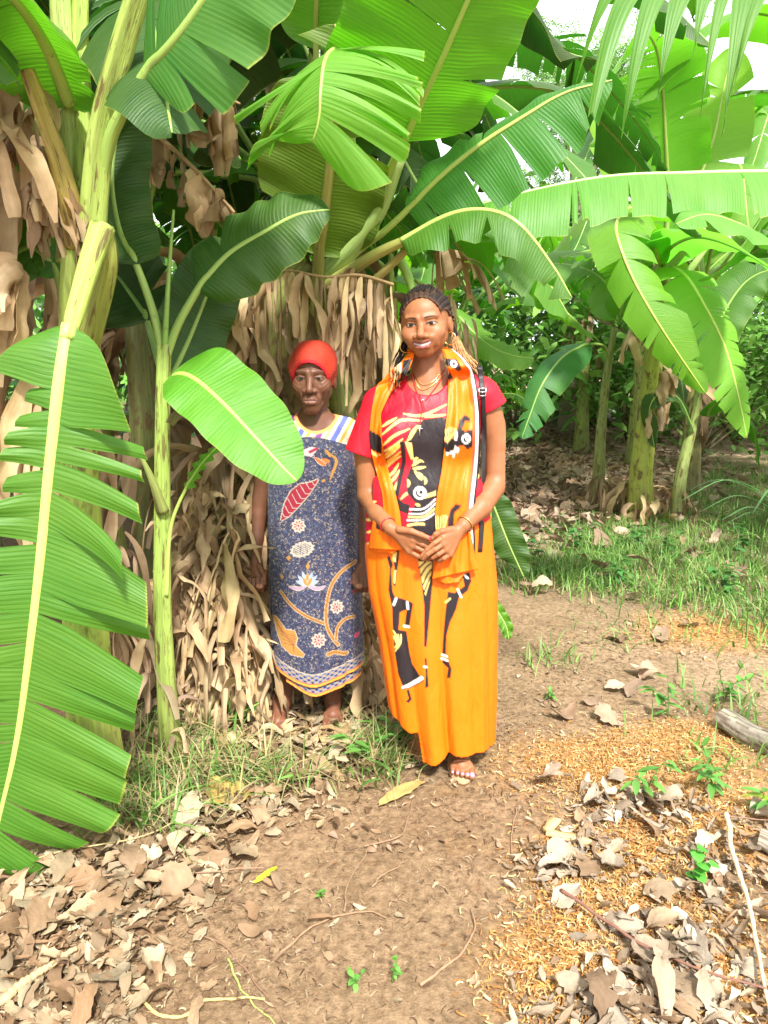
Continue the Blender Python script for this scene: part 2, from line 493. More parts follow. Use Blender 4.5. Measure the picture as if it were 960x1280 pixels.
make_leaf(A, PP((178, 95, 2.12), (215, 55, 2.05), (255, 0, 2.0), (300, -70, 1.95), (360, -150, 1.95)), (px(115, 2.05), px(150, 2.05)), (.1, -1, .25),
          pet=PP((112, 320, 2.3), (124, 240, 2.24), (140, 165, 2.18)), rr=.022, c=(.03, .13, .02), rc='mid', seed=3, nt=(3, 2), ang=(.2, .2), bend=(-.3, -.3), grav=.2, gap=.1, base=.12, slant=(.55, .3))
# broken stalk and the great hanging leaf
mb = MB(); tube(mb, spline(PP((128, 283, 2.12), (112, 330, 2.08), (97, 380, 2.03), (84, 425, 1.97)), 30), np.linspace(.034, .021, 30), 16, lobes=lambda s, th: 1 - .3 * np.exp(-((th - 0.6) ** 2) / .3))
mb.build('leaf_stalk', M['stalk'], A, shade=(.36, .50, .09))
mb = MB(); tube(mb, spline(PP((95, 470, 2.3), (116, 400, 2.22), (132, 330, 2.16), (127, 284, 2.13)), 24), np.linspace(.042, .031, 24), 14)
mb.build('leaf_sheath', M['stem'], A, shade=(.28, .32, .05))
make_leaf(A, PP((85, 405, 1.98), (77, 450, 1.95), (64, 560, 1.92), (52, 680, 1.9), (42, 770, 1.88), (22, 920, 1.87), (2, 1010, 1.86), (-14, 1085, 1.85)),
          (px(168, 1.9), px(158, 1.9)), (.12, -1, .12), rr=.017, c=(.05, .17, .012), rc=(.50, .60, .12), seed=11,
          tears=((.115, .15, .18, .215, .25, .29, .33, .38, .43, .50, .555, .60, .665, .71, .745, .80, .845, .885, .93), (.17, .205, .235, .285, .345, .46, .50, .60, .66, .72, .79, .86, .92)),
          lens=(lambda s: 1.0 if s < .115 or s > .40 else .42 + .5 * abs(s - .24), lambda s: 1.0),
          depth=(.55, .98), ang=(.16, .10), bend=(-.30, -.18), grav=.18, jit=.3, gap=.42, slant=(-.02, .36), m=170, nv=12, base=.50, tip=.78, wave=.008, tipw=.3,
          label='long bright green leaf torn into strips along its yellow midrib')
# top left corner leaves
make_leaf(A, PP((88, 130, 2.33), (60, 60, 2.2), (20, 0, 2.05), (-40, -50, 1.95), (-120, -60, 1.9)), px(75, 2.1), (0, -.2, 1), rr=.02, c='bright', rc='bright', seed=5, nt=(3, 3), grav=.3, ang=(-.2, -.2), slant=(.1, .4))
make_leaf(A, PP((70, 150, 2.5), (80, 60, 2.5), (40, 110, 2.45), (52, 170, 2.45), (76, 250, 2.45)), px(50, 2.4), CAMN, rr=.012, c='dark', seed=6, nt=(2, 2), grav=.3)
make_leaf(A, PP((75, 345, 2.45), (40, 310, 2.42), (0, 330, 2.35), (-50, 355, 2.3), (-110, 390, 2.3)), px(36, 2.4), (.1, -.7, .7), rr=.012, c='mid', rc='mid', seed=7, nt=(0, 1), grav=.1, pet=PP((92, 420, 2.35),), ang=(.3, .3))
# dead leaves round the stem
def dead_bundle(parent, u, v, Y, n, seed, L=(.2, .4), w=(.02, .05), spread=25, out=(0, -.4, -.2), tint=1.0, grav=(2, 5)):
    r = np.random.default_rng(seed); mb = MB()
    for i in range(int(n * 1.7)):
        p = P(u + r.normal(0, spread), v + r.normal(0, spread * .5), Y + r.normal(0, .03))
        ribbon(mb, p, np.array(out) + r.normal(0, .35, 3), r.uniform(*L), r.uniform(*w) * .68, r, curl=1.5, grav=r.uniform(*grav), fold=r.uniform(.2, 1.1))
    t = tint * r.uniform(.85, 1.1)
    return mb.build('dry_leaf', M['dry'], parent, shade=(t, t * .97, t * .92))
for i, (u, v, n, sp, L, w) in enumerate(((20, 110, 5, 16, (.22, .4), (.05, .10)), (25, 150, 5, 14, (.25, .42), (.04, .09)), (55, 195, 5, 14, (.15, .3), (.04, .08)), (80, 235, 6, 12, (.15, .26), (.03, .06)), (40, 230, 5, 14, (.12, .24), (.04, .08)),
                              (30, 340, 4, 22, (.18, .3), (.06, .12)), (8, 200, 5, 18, (.5, .8), (.06, .12)), (0, 420, 6, 22, (.4, .7), (.06, .12)), (25, 480, 5, 20, (.4, .7), (.06, .12)), (110, 420, 3, 8, (.14, .2), (.02, .04)))):
    dead_bundle(A, u, v, 2.28 if i < 6 else 2.45, n, 40 + i, L, w, sp, tint=1.1)
dry_skirt(A, (ax, 2.45, 0), .12, .35, .75, 6, 71, Lr=(.25, .5), wr=(.02, .05), out=.12, per=9, arc=(.2, 3.0))

# ------------------------------------------------------------------ young plant
gb = np.array([P(203, 790, 2.5)[0], 2.52, 0])
B = empty('banana_plant', gb, 'young slender banana plant with one bright leaf reaching before the older woman', 'banana plant', 'banana plants')
make_stem(B, [(gb[0], 2.52, -.02), P(204, 780, 2.52), P(203, 640, 2.52), P(203, 520, 2.5), P(205, 430, 2.5)], .034, .024, (.30, .42, .09), 2)
make_leaf(B, PP((214, 468, 2.42), (238, 470, 2.36), (275, 500, 2.30), (315, 542, 2.25), (350, 580, 2.22), (371, 601, 2.2)), (px(50, 2.3), px(56, 2.3)), (.12, -.75, .72), rr=.008, c=(.075, .27, .014), rc=(.4, .62, .08), seed=21, nt=(0, 0),
          pet=PP((205, 480, 2.49),), ang=(.12, .12), bend=(-.12, -.1), grav=.05, base=.2, tip=.5, wave=.006, slant=(.1, .4), m=110, nv=12, label='bright smooth new leaf')
make_leaf(B, PP((172, 330, 2.5), (150, 290, 2.55), (140, 220, 2.6), (152, 140, 2.62), (168, 100, 2.6)), (px(48, 2.55), px(34, 2.55)), (.5, -.8, .3), rr=.013, c='dark', rc='mid', seed=22, nt=(0, 0), pet=PP((205, 450, 2.5), (192, 390, 2.5)), ang=(.35, .35), grav=.05, base=.1)
make_leaf(B, PP((245, 362, 2.5), (285, 318, 2.5), (330, 290, 2.5), (372, 268, 2.5), (412, 262, 2.5)), (px(58, 2.5), px(56, 2.5)), (-.15, -.9, .5), rr=.014, c=(.014, .07, .010), rc='mid', seed=23, nt=(0, 1), pet=PP((205, 450, 2.5), (222, 405, 2.5)), ang=(.15, .15), grav=.12, base=.22, tip=.4, slant=(.1, .4))
make_leaf(B, PP((215, 470, 2.6), (238, 420, 2.66), (258, 370, 2.7), (285, 300, 2.75)), px(45, 2.7), (.5, -.9, .1), rr=.01, c='dark', rc='mid', seed=24, nt=(0, 0), pet=PP((206, 500, 2.54),), grav=.05)
make_leaf(B, PP((185, 400, 2.6), (165, 370, 2.7), (140, 340, 2.8), (105, 330, 2.9)), px(60, 2.7), (.2, -.9, .3), rr=.01, c='deep', rc='dark', seed=25, nt=(1, 0), pet=PP((203, 470, 2.53),), grav=.2)
make_leaf(B, PP((232, 610, 2.48), (252, 580, 2.46), (272, 558, 2.44)), (px(12, 2.5), px(7, 2.5)), (-.2, -.8, .5), rr=.007, c='bright', rc='bright', seed=26, nt=(0, 0), pet=PP((207, 745, 2.5), (213, 660, 2.5)), grav=.05)
mb = MB(); tube(mb, spline(PP((205, 450, 2.5), (210, 360, 2.48), (217, 262, 2.46)), 24), np.linspace(.011, .004, 24), 8); mb.build('rolled_leaf', M['rib'], B, shade=(.16, .34, .05))
for pts, r0, r1 in ((PP((204, 640, 2.5), (190, 600, 2.46), (176, 570, 2.44)), .022, .006),):
    mb = MB(); tube(mb, spline(pts, 16), np.linspace(r0, r1, 16), 10); mb.build('leaf_sheath', M['stem'], B, shade=(.35, .45, .12))
dry_skirt(B, gb, .035, .06, .25, 3, 72, Lr=(.12, .25), wr=(.015, .03), per=4, tint=.8, out=.1)

# ------------------------------------------------------------------ old clump behind the older woman
gc = np.array([P(318, 560, 3.25)[0], 3.25, 0])
Cp = empty('banana_plant', gc, 'old banana clump with a thick skirt of dead tan leaves behind the older woman', 'banana plant', 'banana plants')
make_stem(Cp, [gc + (0, 0, -.03), P(322, 560, 3.25), P(330, 450, 3.25), P(362, 360, 3.25), P(385, 330, 3.25)], .15, .10, (.13, .12, .03), 3)
make_stem(Cp, [P(420, 860, 3.4) * (1, 1, 0), P(425, 560, 3.4), P(412, 430, 3.38), P(400, 350, 3.3)], .11, .07, (.16, .20, .03), 4)
# tall back lit leaf with a brown stalk
make_leaf(Cp, PP((398, 318, 3.1), (405, 270, 3.0), (412, 210, 2.9), (418, 150, 2.82), (424, 90, 2.78), (420, 30, 2.75)), (px(85, 2.95), px(72, 2.95)), (0, .75, .65), rr=.024, c=(.09, .15, .012), rc=(.26, .22, .05), seed=31, nt=(2, 3), pet=PP((392, 440, 3.25), (396, 370, 3.2)),
          ang=(.2, .2), grav=.3, base=.22, tip=.5, ribend=.006)
# fan of torn strips above it
make_leaf(Cp, PP((425, 60, 2.62), (412, 64, 2.5), (404, 80, 2.42), (400, 115, 2.38), (398, 150, 2.38), (390, 178, 2.4)), (px(120, 2.45), px(120, 2.45)), (0, -.25, 1), rr=.011, c=(.12, .30, .03), rc='bright', seed=32,
          tears=((.12, .2, .3, .42, .5, .62, .7, .8), (.15, .25, .33, .42, .5, .56, .65, .74, .83)), depth=(.7, .95), ang=(-.35, .12), bend=(-.5, -.2), grav=.26, gap=.55, jit=.16, slant=(.05, .4), base=.08, tip=.8, tipw=.6, m=110, pet=PP((418, 150, 2.8), (432, 90, 2.72)),
          label='leaf tip torn into a fan of strips')
# great back lit leaf
make_leaf(Cp, PP((504, 178, 2.8), (525, 130, 2.7), (550, 78, 2.6), (580, 10, 2.5), (620, -80, 2.4), (660, -150, 2.3)), (px(135, 2.6), px(85, 2.6)), (-.05, .45, .9), rr=.018, c=(.08, .24, .012), rc=(.30, .48, .06), seed=33, nt=(3, 2), depth=(.3, .7), gap=.14, pet=PP((430, 340, 3.2), (462, 270, 3.05), (490, 205, 2.88)),
          ang=(.1, .12), bend=(-.1, -.1), grav=.08, base=.12, tip=.6, jit=.06, slant=(.2, .3), label='huge smooth leaf glowing against the light')
# long leaf to the right
make_leaf(Cp, PP((508, 262, 2.95), (550, 220, 2.9), (600, 180, 2.85), (650, 148, 2.8), (705, 116, 2.76), (765, 100, 2.7)), (px(78, 2.85), px(40, 2.85)), (.25, -.72, .75), rr=.017, c=(.03, .15, .02), rc='bright', seed=34, nt=(5, 3), depth=(.4, .9), gap=.22,
          pet=PP((415, 345, 3.2), (450, 310, 3.1), (480, 288, 3.0)), ang=(-.2, -.1), bend=(-.45, -.3), grav=.35, base=.1, tip=.5, slant=(.1, .5), m=100)
for pts, r0, r1, c in ((PP((404, 345, 3.2), (440, 310, 3.1), (475, 262, 3.0), (500, 200, 2.9)), .045, .02, (.30, .44, .13)),
                       (PP((405, 360, 3.2), (470, 318, 3.0), (520, 296, 2.92), (580, 276, 2.85)), .03, .012, (.40, .36, .09)),
                       (PP((410, 395, 3.2), (440, 375, 3.1), (490, 330, 3.0), (520, 300, 2.95)), .02, .014, (.30, .20, .06)),
                       (PP((500, 325, 3.1), (512, 350, 3.1), (520, 390, 3.1)), .02, .014, (.22, .45, .06)),
                       (PP((430, 345, 3.3), (440, 290, 3.3), (438, 200, 3.3), (440, 120, 3.2), (465, 40, 3.1), (520, -60, 3.0)), .03, .015, (.25, .42, .08))):
    mb = MB(); tube(mb, spline(pts, 24), np.linspace(r0, r1, 24), 12); mb.build('leaf_stalk', M['rib'], Cp, shade=c)
# more leaves
make_leaf(Cp, PP((395, 60, 3.0), (396, 10, 2.9), (400, -60, 2.8), (405, -150, 2.7)), px(48, 2.9), (.2, .6, .6), rr=.014, c='bright', rc=(.3, .34, .05), seed=35, nt=(1, 1), grav=.15, pet=PP((400, 200, 3.1),))
make_leaf(Cp, PP((500, 300, 2.9), (560, 268, 2.85), (610, 262, 2.8), (650, 280, 2.75), (690, 330, 2.75), (715, 372, 2.75)), (px(50, 2.8), px(46, 2.8)), (0, -.3, .95), rr=.012, c='mid', rc='bright', seed=36, nt=(4, 5), gap=.2, grav=.7, ang=(-.3, -.3), slant=(.1, .5))
make_leaf(Cp, PP((460, 60, 3.3), (470, 120, 3.1), (500, 190, 3.0), (540, 260, 3.0), (560, 300, 3.0)), px(34, 3.0), CAMN, rr=.01, c='dark', rc='mid', seed=37, nt=(6, 5), gap=.5, depth=(.7, .97), grav=.6)
make_leaf(Cp, PP((550, 290, 3.5), (590, 280, 3.4), (640, 300, 3.3), (680, 345, 3.2), (712, 395, 3.2)), (px(58, 3.3), px(58, 3.3)), (0, .4, .9), rr=.012, c=(.07, .2, .015), rc=(.3, .36, .08), seed=38, nt=(3, 2), gap=.15, grav=.4, ang=(-.2, -.2))
make_leaf(Cp, PP((300, 200, 3.4), (270, 160, 3.3), (230, 150, 3.2), (190, 180, 3.1), (170, 230, 3.0)), px(60, 3.2), (0, -.3, 1), rr=.012, c='deep', rc='dark', seed=39, nt=(4, 3), grav=.5, ang=(-.2, -.2))
make_leaf(Cp, PP((566, 385, 3.9), (585, 408, 3.85), (612, 432, 3.8), (640, 444, 3.8), (668, 448, 3.8)), (px(26, 3.8), px(24, 3.8)), (0, -.5, .85), rr=.008, c='bright', rc='mid', seed=65, nt=(1, 2), gap=.15, grav=.2, pet=PP((520, 350, 3.5),))
make_leaf(Cp, PP((590, 300, 4.2), (630, 292, 4.1), (668, 310, 4.0), (690, 350, 4.0), (700, 400, 4.0)), px(40, 4.0), (0, .3, .9), rr=.010, c='bright', rc='mid', seed=66, nt=(7, 7), gap=.25, grav=.6)
# hanging dead leaves: two stalks with torn strips, curtain under the crown
def dead_leaf(parent, mid, w, seed, grav=2.6, nt=(15, 15), dep=(.93, .995), gap=.62, jit=.35, tint=None, N=(0, -.3, 1), base=.06, tip=.9):
    return make_leaf(parent, mid, w, N, rr=.010, dry=True, seed=seed, nt=nt, depth=dep, gap=gap, grav=grav, jit=jit, ang=(-.4, -.4), bend=(-.6, -.6), base=base, tip=tip, tipw=.6, slant=(.05, .3), m=120, nv=10, ribend=.004, curl=.8, lenj=.55)
def dead_fringe(parent, mid, n, L, w, seed, tint=1.0, rad=.006, curl=.5, back=.3, flap=0):
    """dead leaf stalk with its blade torn to hanging strips"""
    r = np.random.default_rng(seed); C = spline(mid, 60); mb = MB()
    for i in range(n):
        p = C[int(np.clip((i + r.uniform(.1, .9)) / n * 59, 0, 59))]
        ribbon(mb, p, (r.normal(0, .12), r.choice([-1, 1]) * back * r.uniform(.2, 1), -.8), r.uniform(*L), r.uniform(*w), r, curl=curl, grav=r.uniform(2, 5), fold=r.uniform(.3, 1.0), tint=r.uniform(.4, 1.2))
    for i in range(flap):
        p = C[int(r.integers(4, 56))]; ribbon(mb, p, (r.normal(0, .3), -.3, -.8), L[1] * r.uniform(.5, 1.0), w[1] * 2.2, r, curl=1.1, grav=2, fold=.5, tint=r.uniform(.7, 1.1))
    o = mb.build('dry_leaf', M['dry'], parent, shade=(tint, tint * .96, tint * .88))
    q = MB(); tube(q, C, np.linspace(rad * 1.4, rad * .6, 60), 8); q.build('midrib', M['dry'], o, shade=(.85, .75, .6))
dead_fringe(Cp, PP((492, 356, 2.95), (450, 344, 2.93), (405, 346, 2.9), (360, 338, 2.88), (312, 342, 2.88)), 38, (.08, .44), (.006, .030), 51, .95, .005, .7, .5, 4)
dead_fringe(Cp, PP((330, 352, 2.98), (300, 350, 2.98), (270, 360, 2.95)), 16, (.2, .5), (.02, .05), 57, .85)
dead_fringe(Cp, PP((165, 142, 3.0), (200, 172, 2.95), (240, 208, 2.9), (270, 240, 2.87), (293, 266, 2.85)), 13, (.10, .24), (.03, .06), 52, 1.05, .009, 1.1, .3, 3)
dead_fringe(Cp, PP((205, 90, 3.0), (240, 105, 2.95), (268, 115, 2.92), (300, 130, 2.9)), 10, (.14, .3), (.03, .07), 53, 1.0, .008, .8, .3, 3)
dead_leaf(Cp, PP((560, 292, 3.3), (545, 300, 3.3), (560, 310, 3.3), (585, 335, 3.3)), .32, 54, nt=(9, 9), gap=.6)
dead_leaf(Cp, PP((410, 360, 3.15), (440, 352, 3.1), (470, 362, 3.1), (496, 388, 3.1)), .22, 55, nt=(5, 5), gap=.5)
for i, (u, v, n, sp, L, w) in enumerate(((300, 370, 7, 14, (.2, .4), (.05, .1)), (285, 420, 6, 12, (.25, .5), (.04, .09)), (345, 400, 7, 26, (.3, .6), (.03, .07)), (330, 470, 6, 18, (.25, .5), (.04, .09)),
                                         (440, 400, 6, 22, (.2, .45), (.03, .08)), (470, 380, 6, 16, (.2, .4), (.02, .05)), (275, 350, 6, 10, (.25, .45), (.04, .08)), (450, 350, 5, 18, (.1, .2), (.05, .09)), (345, 460, 5, 8, (.2, .3), (.08, .14)), (560, 370, 8, 12, (.2, .4), (.012, .03)), (575, 400, 8, 8, (.2, .35), (.01, .025)))):
    dead_bundle(Cp, u, v, 3.02 if i != 9 and i != 10 else 3.2, n, 80 + i, L, w, sp, tint=1.0)
dry_skirt(Cp, gc + (.02, -.02, 0), .17, .55, 1.15, 18, 73, Lr=(.3, .7), wr=(.015, .055), out=.22, per=9, tint=.8)
# thick heap of dead leaves on the near side
def heap(parent, pts, n, seed, L, w, tint=1.05):
    r = np.random.default_rng(seed)
    for k in range(n):
        u0, v0, Y = pts[k % len(pts)]
        mb = MB()
        for i in range(13):
            p = P(u0 + r.normal(0, 18), v0 + r.normal(0, 16), Y + r.normal(0, .05))
            p[2] = max(p[2], .05)
            ribbon(mb, p, np.array([r.normal(0, .7), -.3 + r.normal(0, .4), r.uniform(-.9, .5)]), r.uniform(*L), r.uniform(*w) * r.choice([.5, 1, 1, 1.7]), r, curl=1.8, grav=r.uniform(1.2, 3.5), fold=r.uniform(.2, 1.2))
        t = tint * r.uniform(.8, 1.12)
        mb.build('dry_leaf', M['dry'], parent, shade=(t, t * .96, t * .9))
hp = [(280, 610, 2.95), (265, 640, 2.9), (300, 650, 2.9), (255, 680, 2.85), (290, 690, 2.85), (305, 690, 2.95), (245, 720, 2.85), (275, 730, 2.82), (300, 740, 2.9), (235, 780, 2.85), (268, 780, 2.8), (300, 790, 2.8), (305, 780, 2.92), (250, 820, 2.85), (285, 830, 2.78), (300, 830, 2.88), (285, 860, 2.8), (310, 845, 2.92), (270, 590, 3.0), (240, 640, 2.95)]
heap(Cp, hp, 38, 91, (.14, .42), (.010, .048))
hp2 = [(470, 740, 3.1), (465, 780, 3.05), (455, 820, 3.0), (470, 850, 3.0), (440, 760, 3.1)]
heap(Cp, hp2, 6, 92, (.15, .35), (.012, .035), 1.0)

# ------------------------------------------------------------------ plants to the right, beyond the path
def gpt(u, v): g = G(u, v); return g
D1 = empty('banana_plant', gpt(747, 640), 'thin banana plant with a dark leaf drooping left toward the path', 'banana plant', 'banana plants')
y1 = D1.location[1]; YD = y1
make_stem(D1, [D1.location, P(750, 560, y1), P(757, 480, y1), P(768, 410, y1)], .062, .035, (.17, .19, .06), 5)
make_leaf(D1, PP((738, 428, y1 - .35), (705, 445, y1 - .5), (678, 480, y1 - .6), (662, 520, y1 - .65), (652, 548, y1 - .68)), (px(38, 5), px(44, 5)), (-.2, -.75, .65), rr=.014, c=(.03, .16, .04), rc='mid', seed=41, nt=(5, 4), gap=.25, depth=(.4, .95), grav=.45, ang=(-.05, -.05), base=.25, tip=.45,
          pet=PP((762, 450, y1), (755, 432, y1 - .2)))
make_leaf(D1, PP((775, 395, y1), (785, 350, y1 - .1), (770, 318, y1 - .4), (745, 312, y1 - .6), (700, 322, y1 - .8)), px(40, 5), (0, -.4, .9), rr=.013, c='bright', seed=42, nt=(11, 11), gap=.3, grav=.6)
make_leaf(D1, PP((770, 440, y1 - .05), (800, 420, y1 - .15), (826, 425, y1 - .2), (850, 470, y1 - .2), (856, 520, y1 - .2)), px(30, 5), (0, -.4, .9), rr=.012, c='dark', seed=43, nt=(3, 3), gap=.25, grav=.6)
make_leaf(D1, PP((772, 400, y1), (768, 370, y1 + .2), (740, 340, y1 + .4), (690, 330, y1 + .6), (640, 350, y1 + .8)), px(45, 5.5), (0, -.3, .9), rr=.013, c='bright', seed=44, nt=(6, 6), gap=.3, grav=.7)
dry_skirt(D1, D1.location, .07, .05, .55, 9, 74, Lr=(.25, .5), wr=(.02, .05), per=7, tint=.8)

D2 = empty('banana_plant', gpt(800, 650), 'stout banana plant with a thick yellow green stem and curled dry sheaths at its foot', 'banana plant', 'banana plants')
y2 = D2.location[1]
make_stem(D2, [D2.location, P(801, 590, y2), P(810, 510, y2), P(820, 420, y2), P(828, 330, y2)], .10, .075, (.30, .33, .04), 6)
make_leaf(D2, PP((832, 300, y2), (835, 250, y2 - .1), (832, 180, y2 - .3), (828, 110, y2 - .5), (820, 60, y2 - .7), (800, 30, y2 - 1)), (px(72, 5), px(66, 5)), (0, .8, .6), rr=.02, c=(.10, .27, .02), rc=(.24, .34, .06), seed=45, nt=(13, 13), gap=.3, depth=(.5, .9), grav=.35, ang=(.1, .1), base=.15)
make_leaf(D2, PP((826, 330, y2 - .1), (800, 262, y2 - .4), (770, 280, y2 - .8), (790, 345, y2 - 1.0), (830, 415, y2 - 1.1), (882, 492, y2 - 1.1)), (px(48, 4.5), px(62, 4.5)), (.4, .3, 1), rr=.016, c=(.11, .27, .015), rc=(.42, .5, .06), seed=46, nt=(11, 10), gap=.25, depth=(.5, .93), grav=.4, ang=(-.1, -.1), slant=(.1, .6), base=.3)
make_leaf(D2, PP((836, 330, y2 - .1), (858, 345, y2 - .6), (880, 380, y2 - .9), (905, 430, y2 - 1.0), (922, 490, y2 - 1.05), (934, 548, y2 - 1.05)), (px(60, 4.5), px(40, 4.5)), (-.1, -.85, .5), rr=.014, c=(.16, .38, .03), rc=(.5, .6, .12), seed=47, nt=(12, 12), gap=.15, depth=(.4, .9), grav=.25, ang=(-.05, -.05), bend=(-.2, -.2), base=.2, tip=.4)
make_leaf(D2, PP((828, 330, y2), (838, 310, y2 - .3), (870, 296, y2 - .7), (920, 310, y2 - 1.2), (985, 350, y2 - 1.7)), (px(62, 4.4), px(44, 4.4)), (.1, -.8, .8), rr=.018, c=(.13, .38, .06), rc=(.4, .55, .2), seed=48, nt=(1, 0), gap=.1, grav=.15, ang=(.1, .1), base=.15)
make_leaf(D2, PP((824, 340, y2 + .1), (805, 260, y2 + .3), (770, 190, y2 + .4), (735, 130, y2 + .5), (715, 90, y2 + .5)), px(48, 5.6), (-.5, .7, .5), rr=.018, c='lime', rc=(.6, .65, .3), seed=49, nt=(2, 1), gap=.1, grav=.1)
make_leaf(D2, PP((836, 330, y2 + .1), (860, 260, y2 + .2), (890, 180, y2 + .2), (905, 110, y2 + .2), (915, 60, y2 + .2)), px(56, 5.6), (.5, .7, .5), rr=.018, c='lime', rc=(.36, .45, .1), seed=50, nt=(3, 3), gap=.15, grav=.15)
for pts in (PP((832, 340, y2 - .1), (850, 320, y2 - .3), (880, 285, y2 - .5)), PP((836, 360, y2 - .1), (860, 340, y2 - .3), (890, 300, y2 - .4))):
    mb = MB(); tube(mb, spline(pts, 16), np.linspace(.045, .02, 16), 10); mb.build('leaf_stalk', M['rib'], D2, shade=(.32, .46, .14))
dead_leaf(D2, PP((818, 380, y2 - .12), (795, 400, y2 - .2), (785, 430, y2 - .25)), .3, 56, nt=(5, 5))
dry_skirt(D2, D2.location, .13, .02, .35, 8, 75, Lr=(.3, .55), wr=(.05, .12), per=4, out=.6, tint=1.1)
dry_skirt(D2, D2.location, .10, 1.1, 1.4, 3, 76, Lr=(.2, .4), wr=(.05, .12), per=3, out=.5, tint=.9)

D3 = empty('banana_plant', gpt(845, 648), 'leaning banana sucker with a pale narrow stem right of the stout stem', 'banana plant', 'banana plants')
y3 = D3.location[1]
make_stem(D3, [D3.location, P(852, 590, y3), P(866, 530, y3), P(875, 480, y3), P(880, 450, y3)], .06, .035, (.24, .29, .10), 7)
make_leaf(D3, PP((884, 520, y3), (892, 505, y3 - .1), (915, 500, y3 - .25), (940, 530, y3 - .3), (948, 585, y3 - .3)), px(26, 5), (0, -.5, .9), rr=.012, c='mid', seed=57, nt=(2, 2), gap=.2, grav=.5)
make_leaf(D3, PP((868, 540, y3), (850, 500, y3 - .1), (830, 490, y3 - .15), (812, 510, y3 - .2), (818, 560, y3 - .2)), px(20, 5), (0, -.5, .9), rr=.01, c='dark', seed=58, nt=(2, 2), gap=.2, grav=.5)
make_leaf(D3, PP((878, 460, y3), (900, 400, y3), (935, 350, y3), (985, 330, y3 - .1)), px(44, 5), (0, -.4, .9), rr=.014, c='mid', seed=59, nt=(3, 3), gap=.2, grav=.35)
dry_skirt(D3, D3.location, .06, .04, .3, 4, 77, Lr=(.2, .4), wr=(.03, .07), per=4, tint=.8)

# plant standing right of the frame whose leaves reach in
E1 = empty('banana_plant', (3.1, 3.9, 0), 'banana plant at the right edge whose long horizontal leaf reaches across toward the middle', 'banana plant', 'banana plants')
make_stem(E1, [(3.1, 3.9, -.03), (3.1, 3.9, .8), (3.05, 3.9, 1.6), (3.0, 3.9, 2.1)], .11, .07, (.28, .34, .06), 8)
make_leaf(E1, PP((1010, 214, 3.5), (930, 214, 3.45), (850, 216, 3.4), (770, 219, 3.35), (690, 232, 3.3), (610, 252, 3.3), (545, 272, 3.35)), (px(28, 3.4), px(74, 3.4)), (0, -.35, .94), rr=.018, c=(.075, .24, .022), rc=(.4, .56, .2), seed=61, nt=(5, 15), gap=.13, depth=(.4, .95), grav=.55, ang=(.05, -.12), bend=(-.3, -.5),
          pet=[(3.0, 3.9, 2.1), P(1100, 235, 3.65)], base=.1, tip=.72, slant=(.1, .5), m=130, jit=.14, label='long pale green leaf stretched level with a torn lower edge')
make_leaf(E1, PP((1000, 330, 3.6), (960, 300, 3.4), (920, 278, 3.3), (880, 268, 3.2), (845, 280, 3.15)), (px(34, 3.3), px(50, 3.3)), (.2, -.5, .85), rr=.014, c=(.09, .27, .03), rc='bright', seed=62, nt=(0, 1), grav=.25, gap=.1, pet=[(3.0, 3.9, 2.1)])
E2 = empty('banana_plant', (1.9, 1.15, 0), 'banana plant beside the viewer whose shredded leaf hangs in from the upper right corner', 'banana plant', 'banana plants')
make_stem(E2, [(1.9, 1.15, -.03), (1.9, 1.15, 1.0), (1.88, 1.15, 1.8), (1.85, 1.15, 2.2)], .10, .07, (.28, .34, .06), 9)
make_leaf(E2, PP((1080, -34, 1.95), (1010, -26, 2.0), (940, -20, 2.05), (870, -18, 2.1), (800, -20, 2.15), (755, -16, 2.2)), (px(40, 2.1), px(190, 2.1)), (0, -.2, .98), rr=.015, c=(.06, .17, .015), rc='bright', seed=64, gap=1.15, depth=(.93, .98), grav=2.6, ang=(-.2, -.3), bend=(-.3, -.4), pet=[(1.85, 1.15, 2.2), P(1150, -40, 1.8)],
          tears=((.3, .5, .7), (.2, .30, .36, .46, .52, .60, .70, .80, .9)), base=.08, tip=.9, tipw=.5, slant=(.05, .2), jit=.2, lenj=.5)

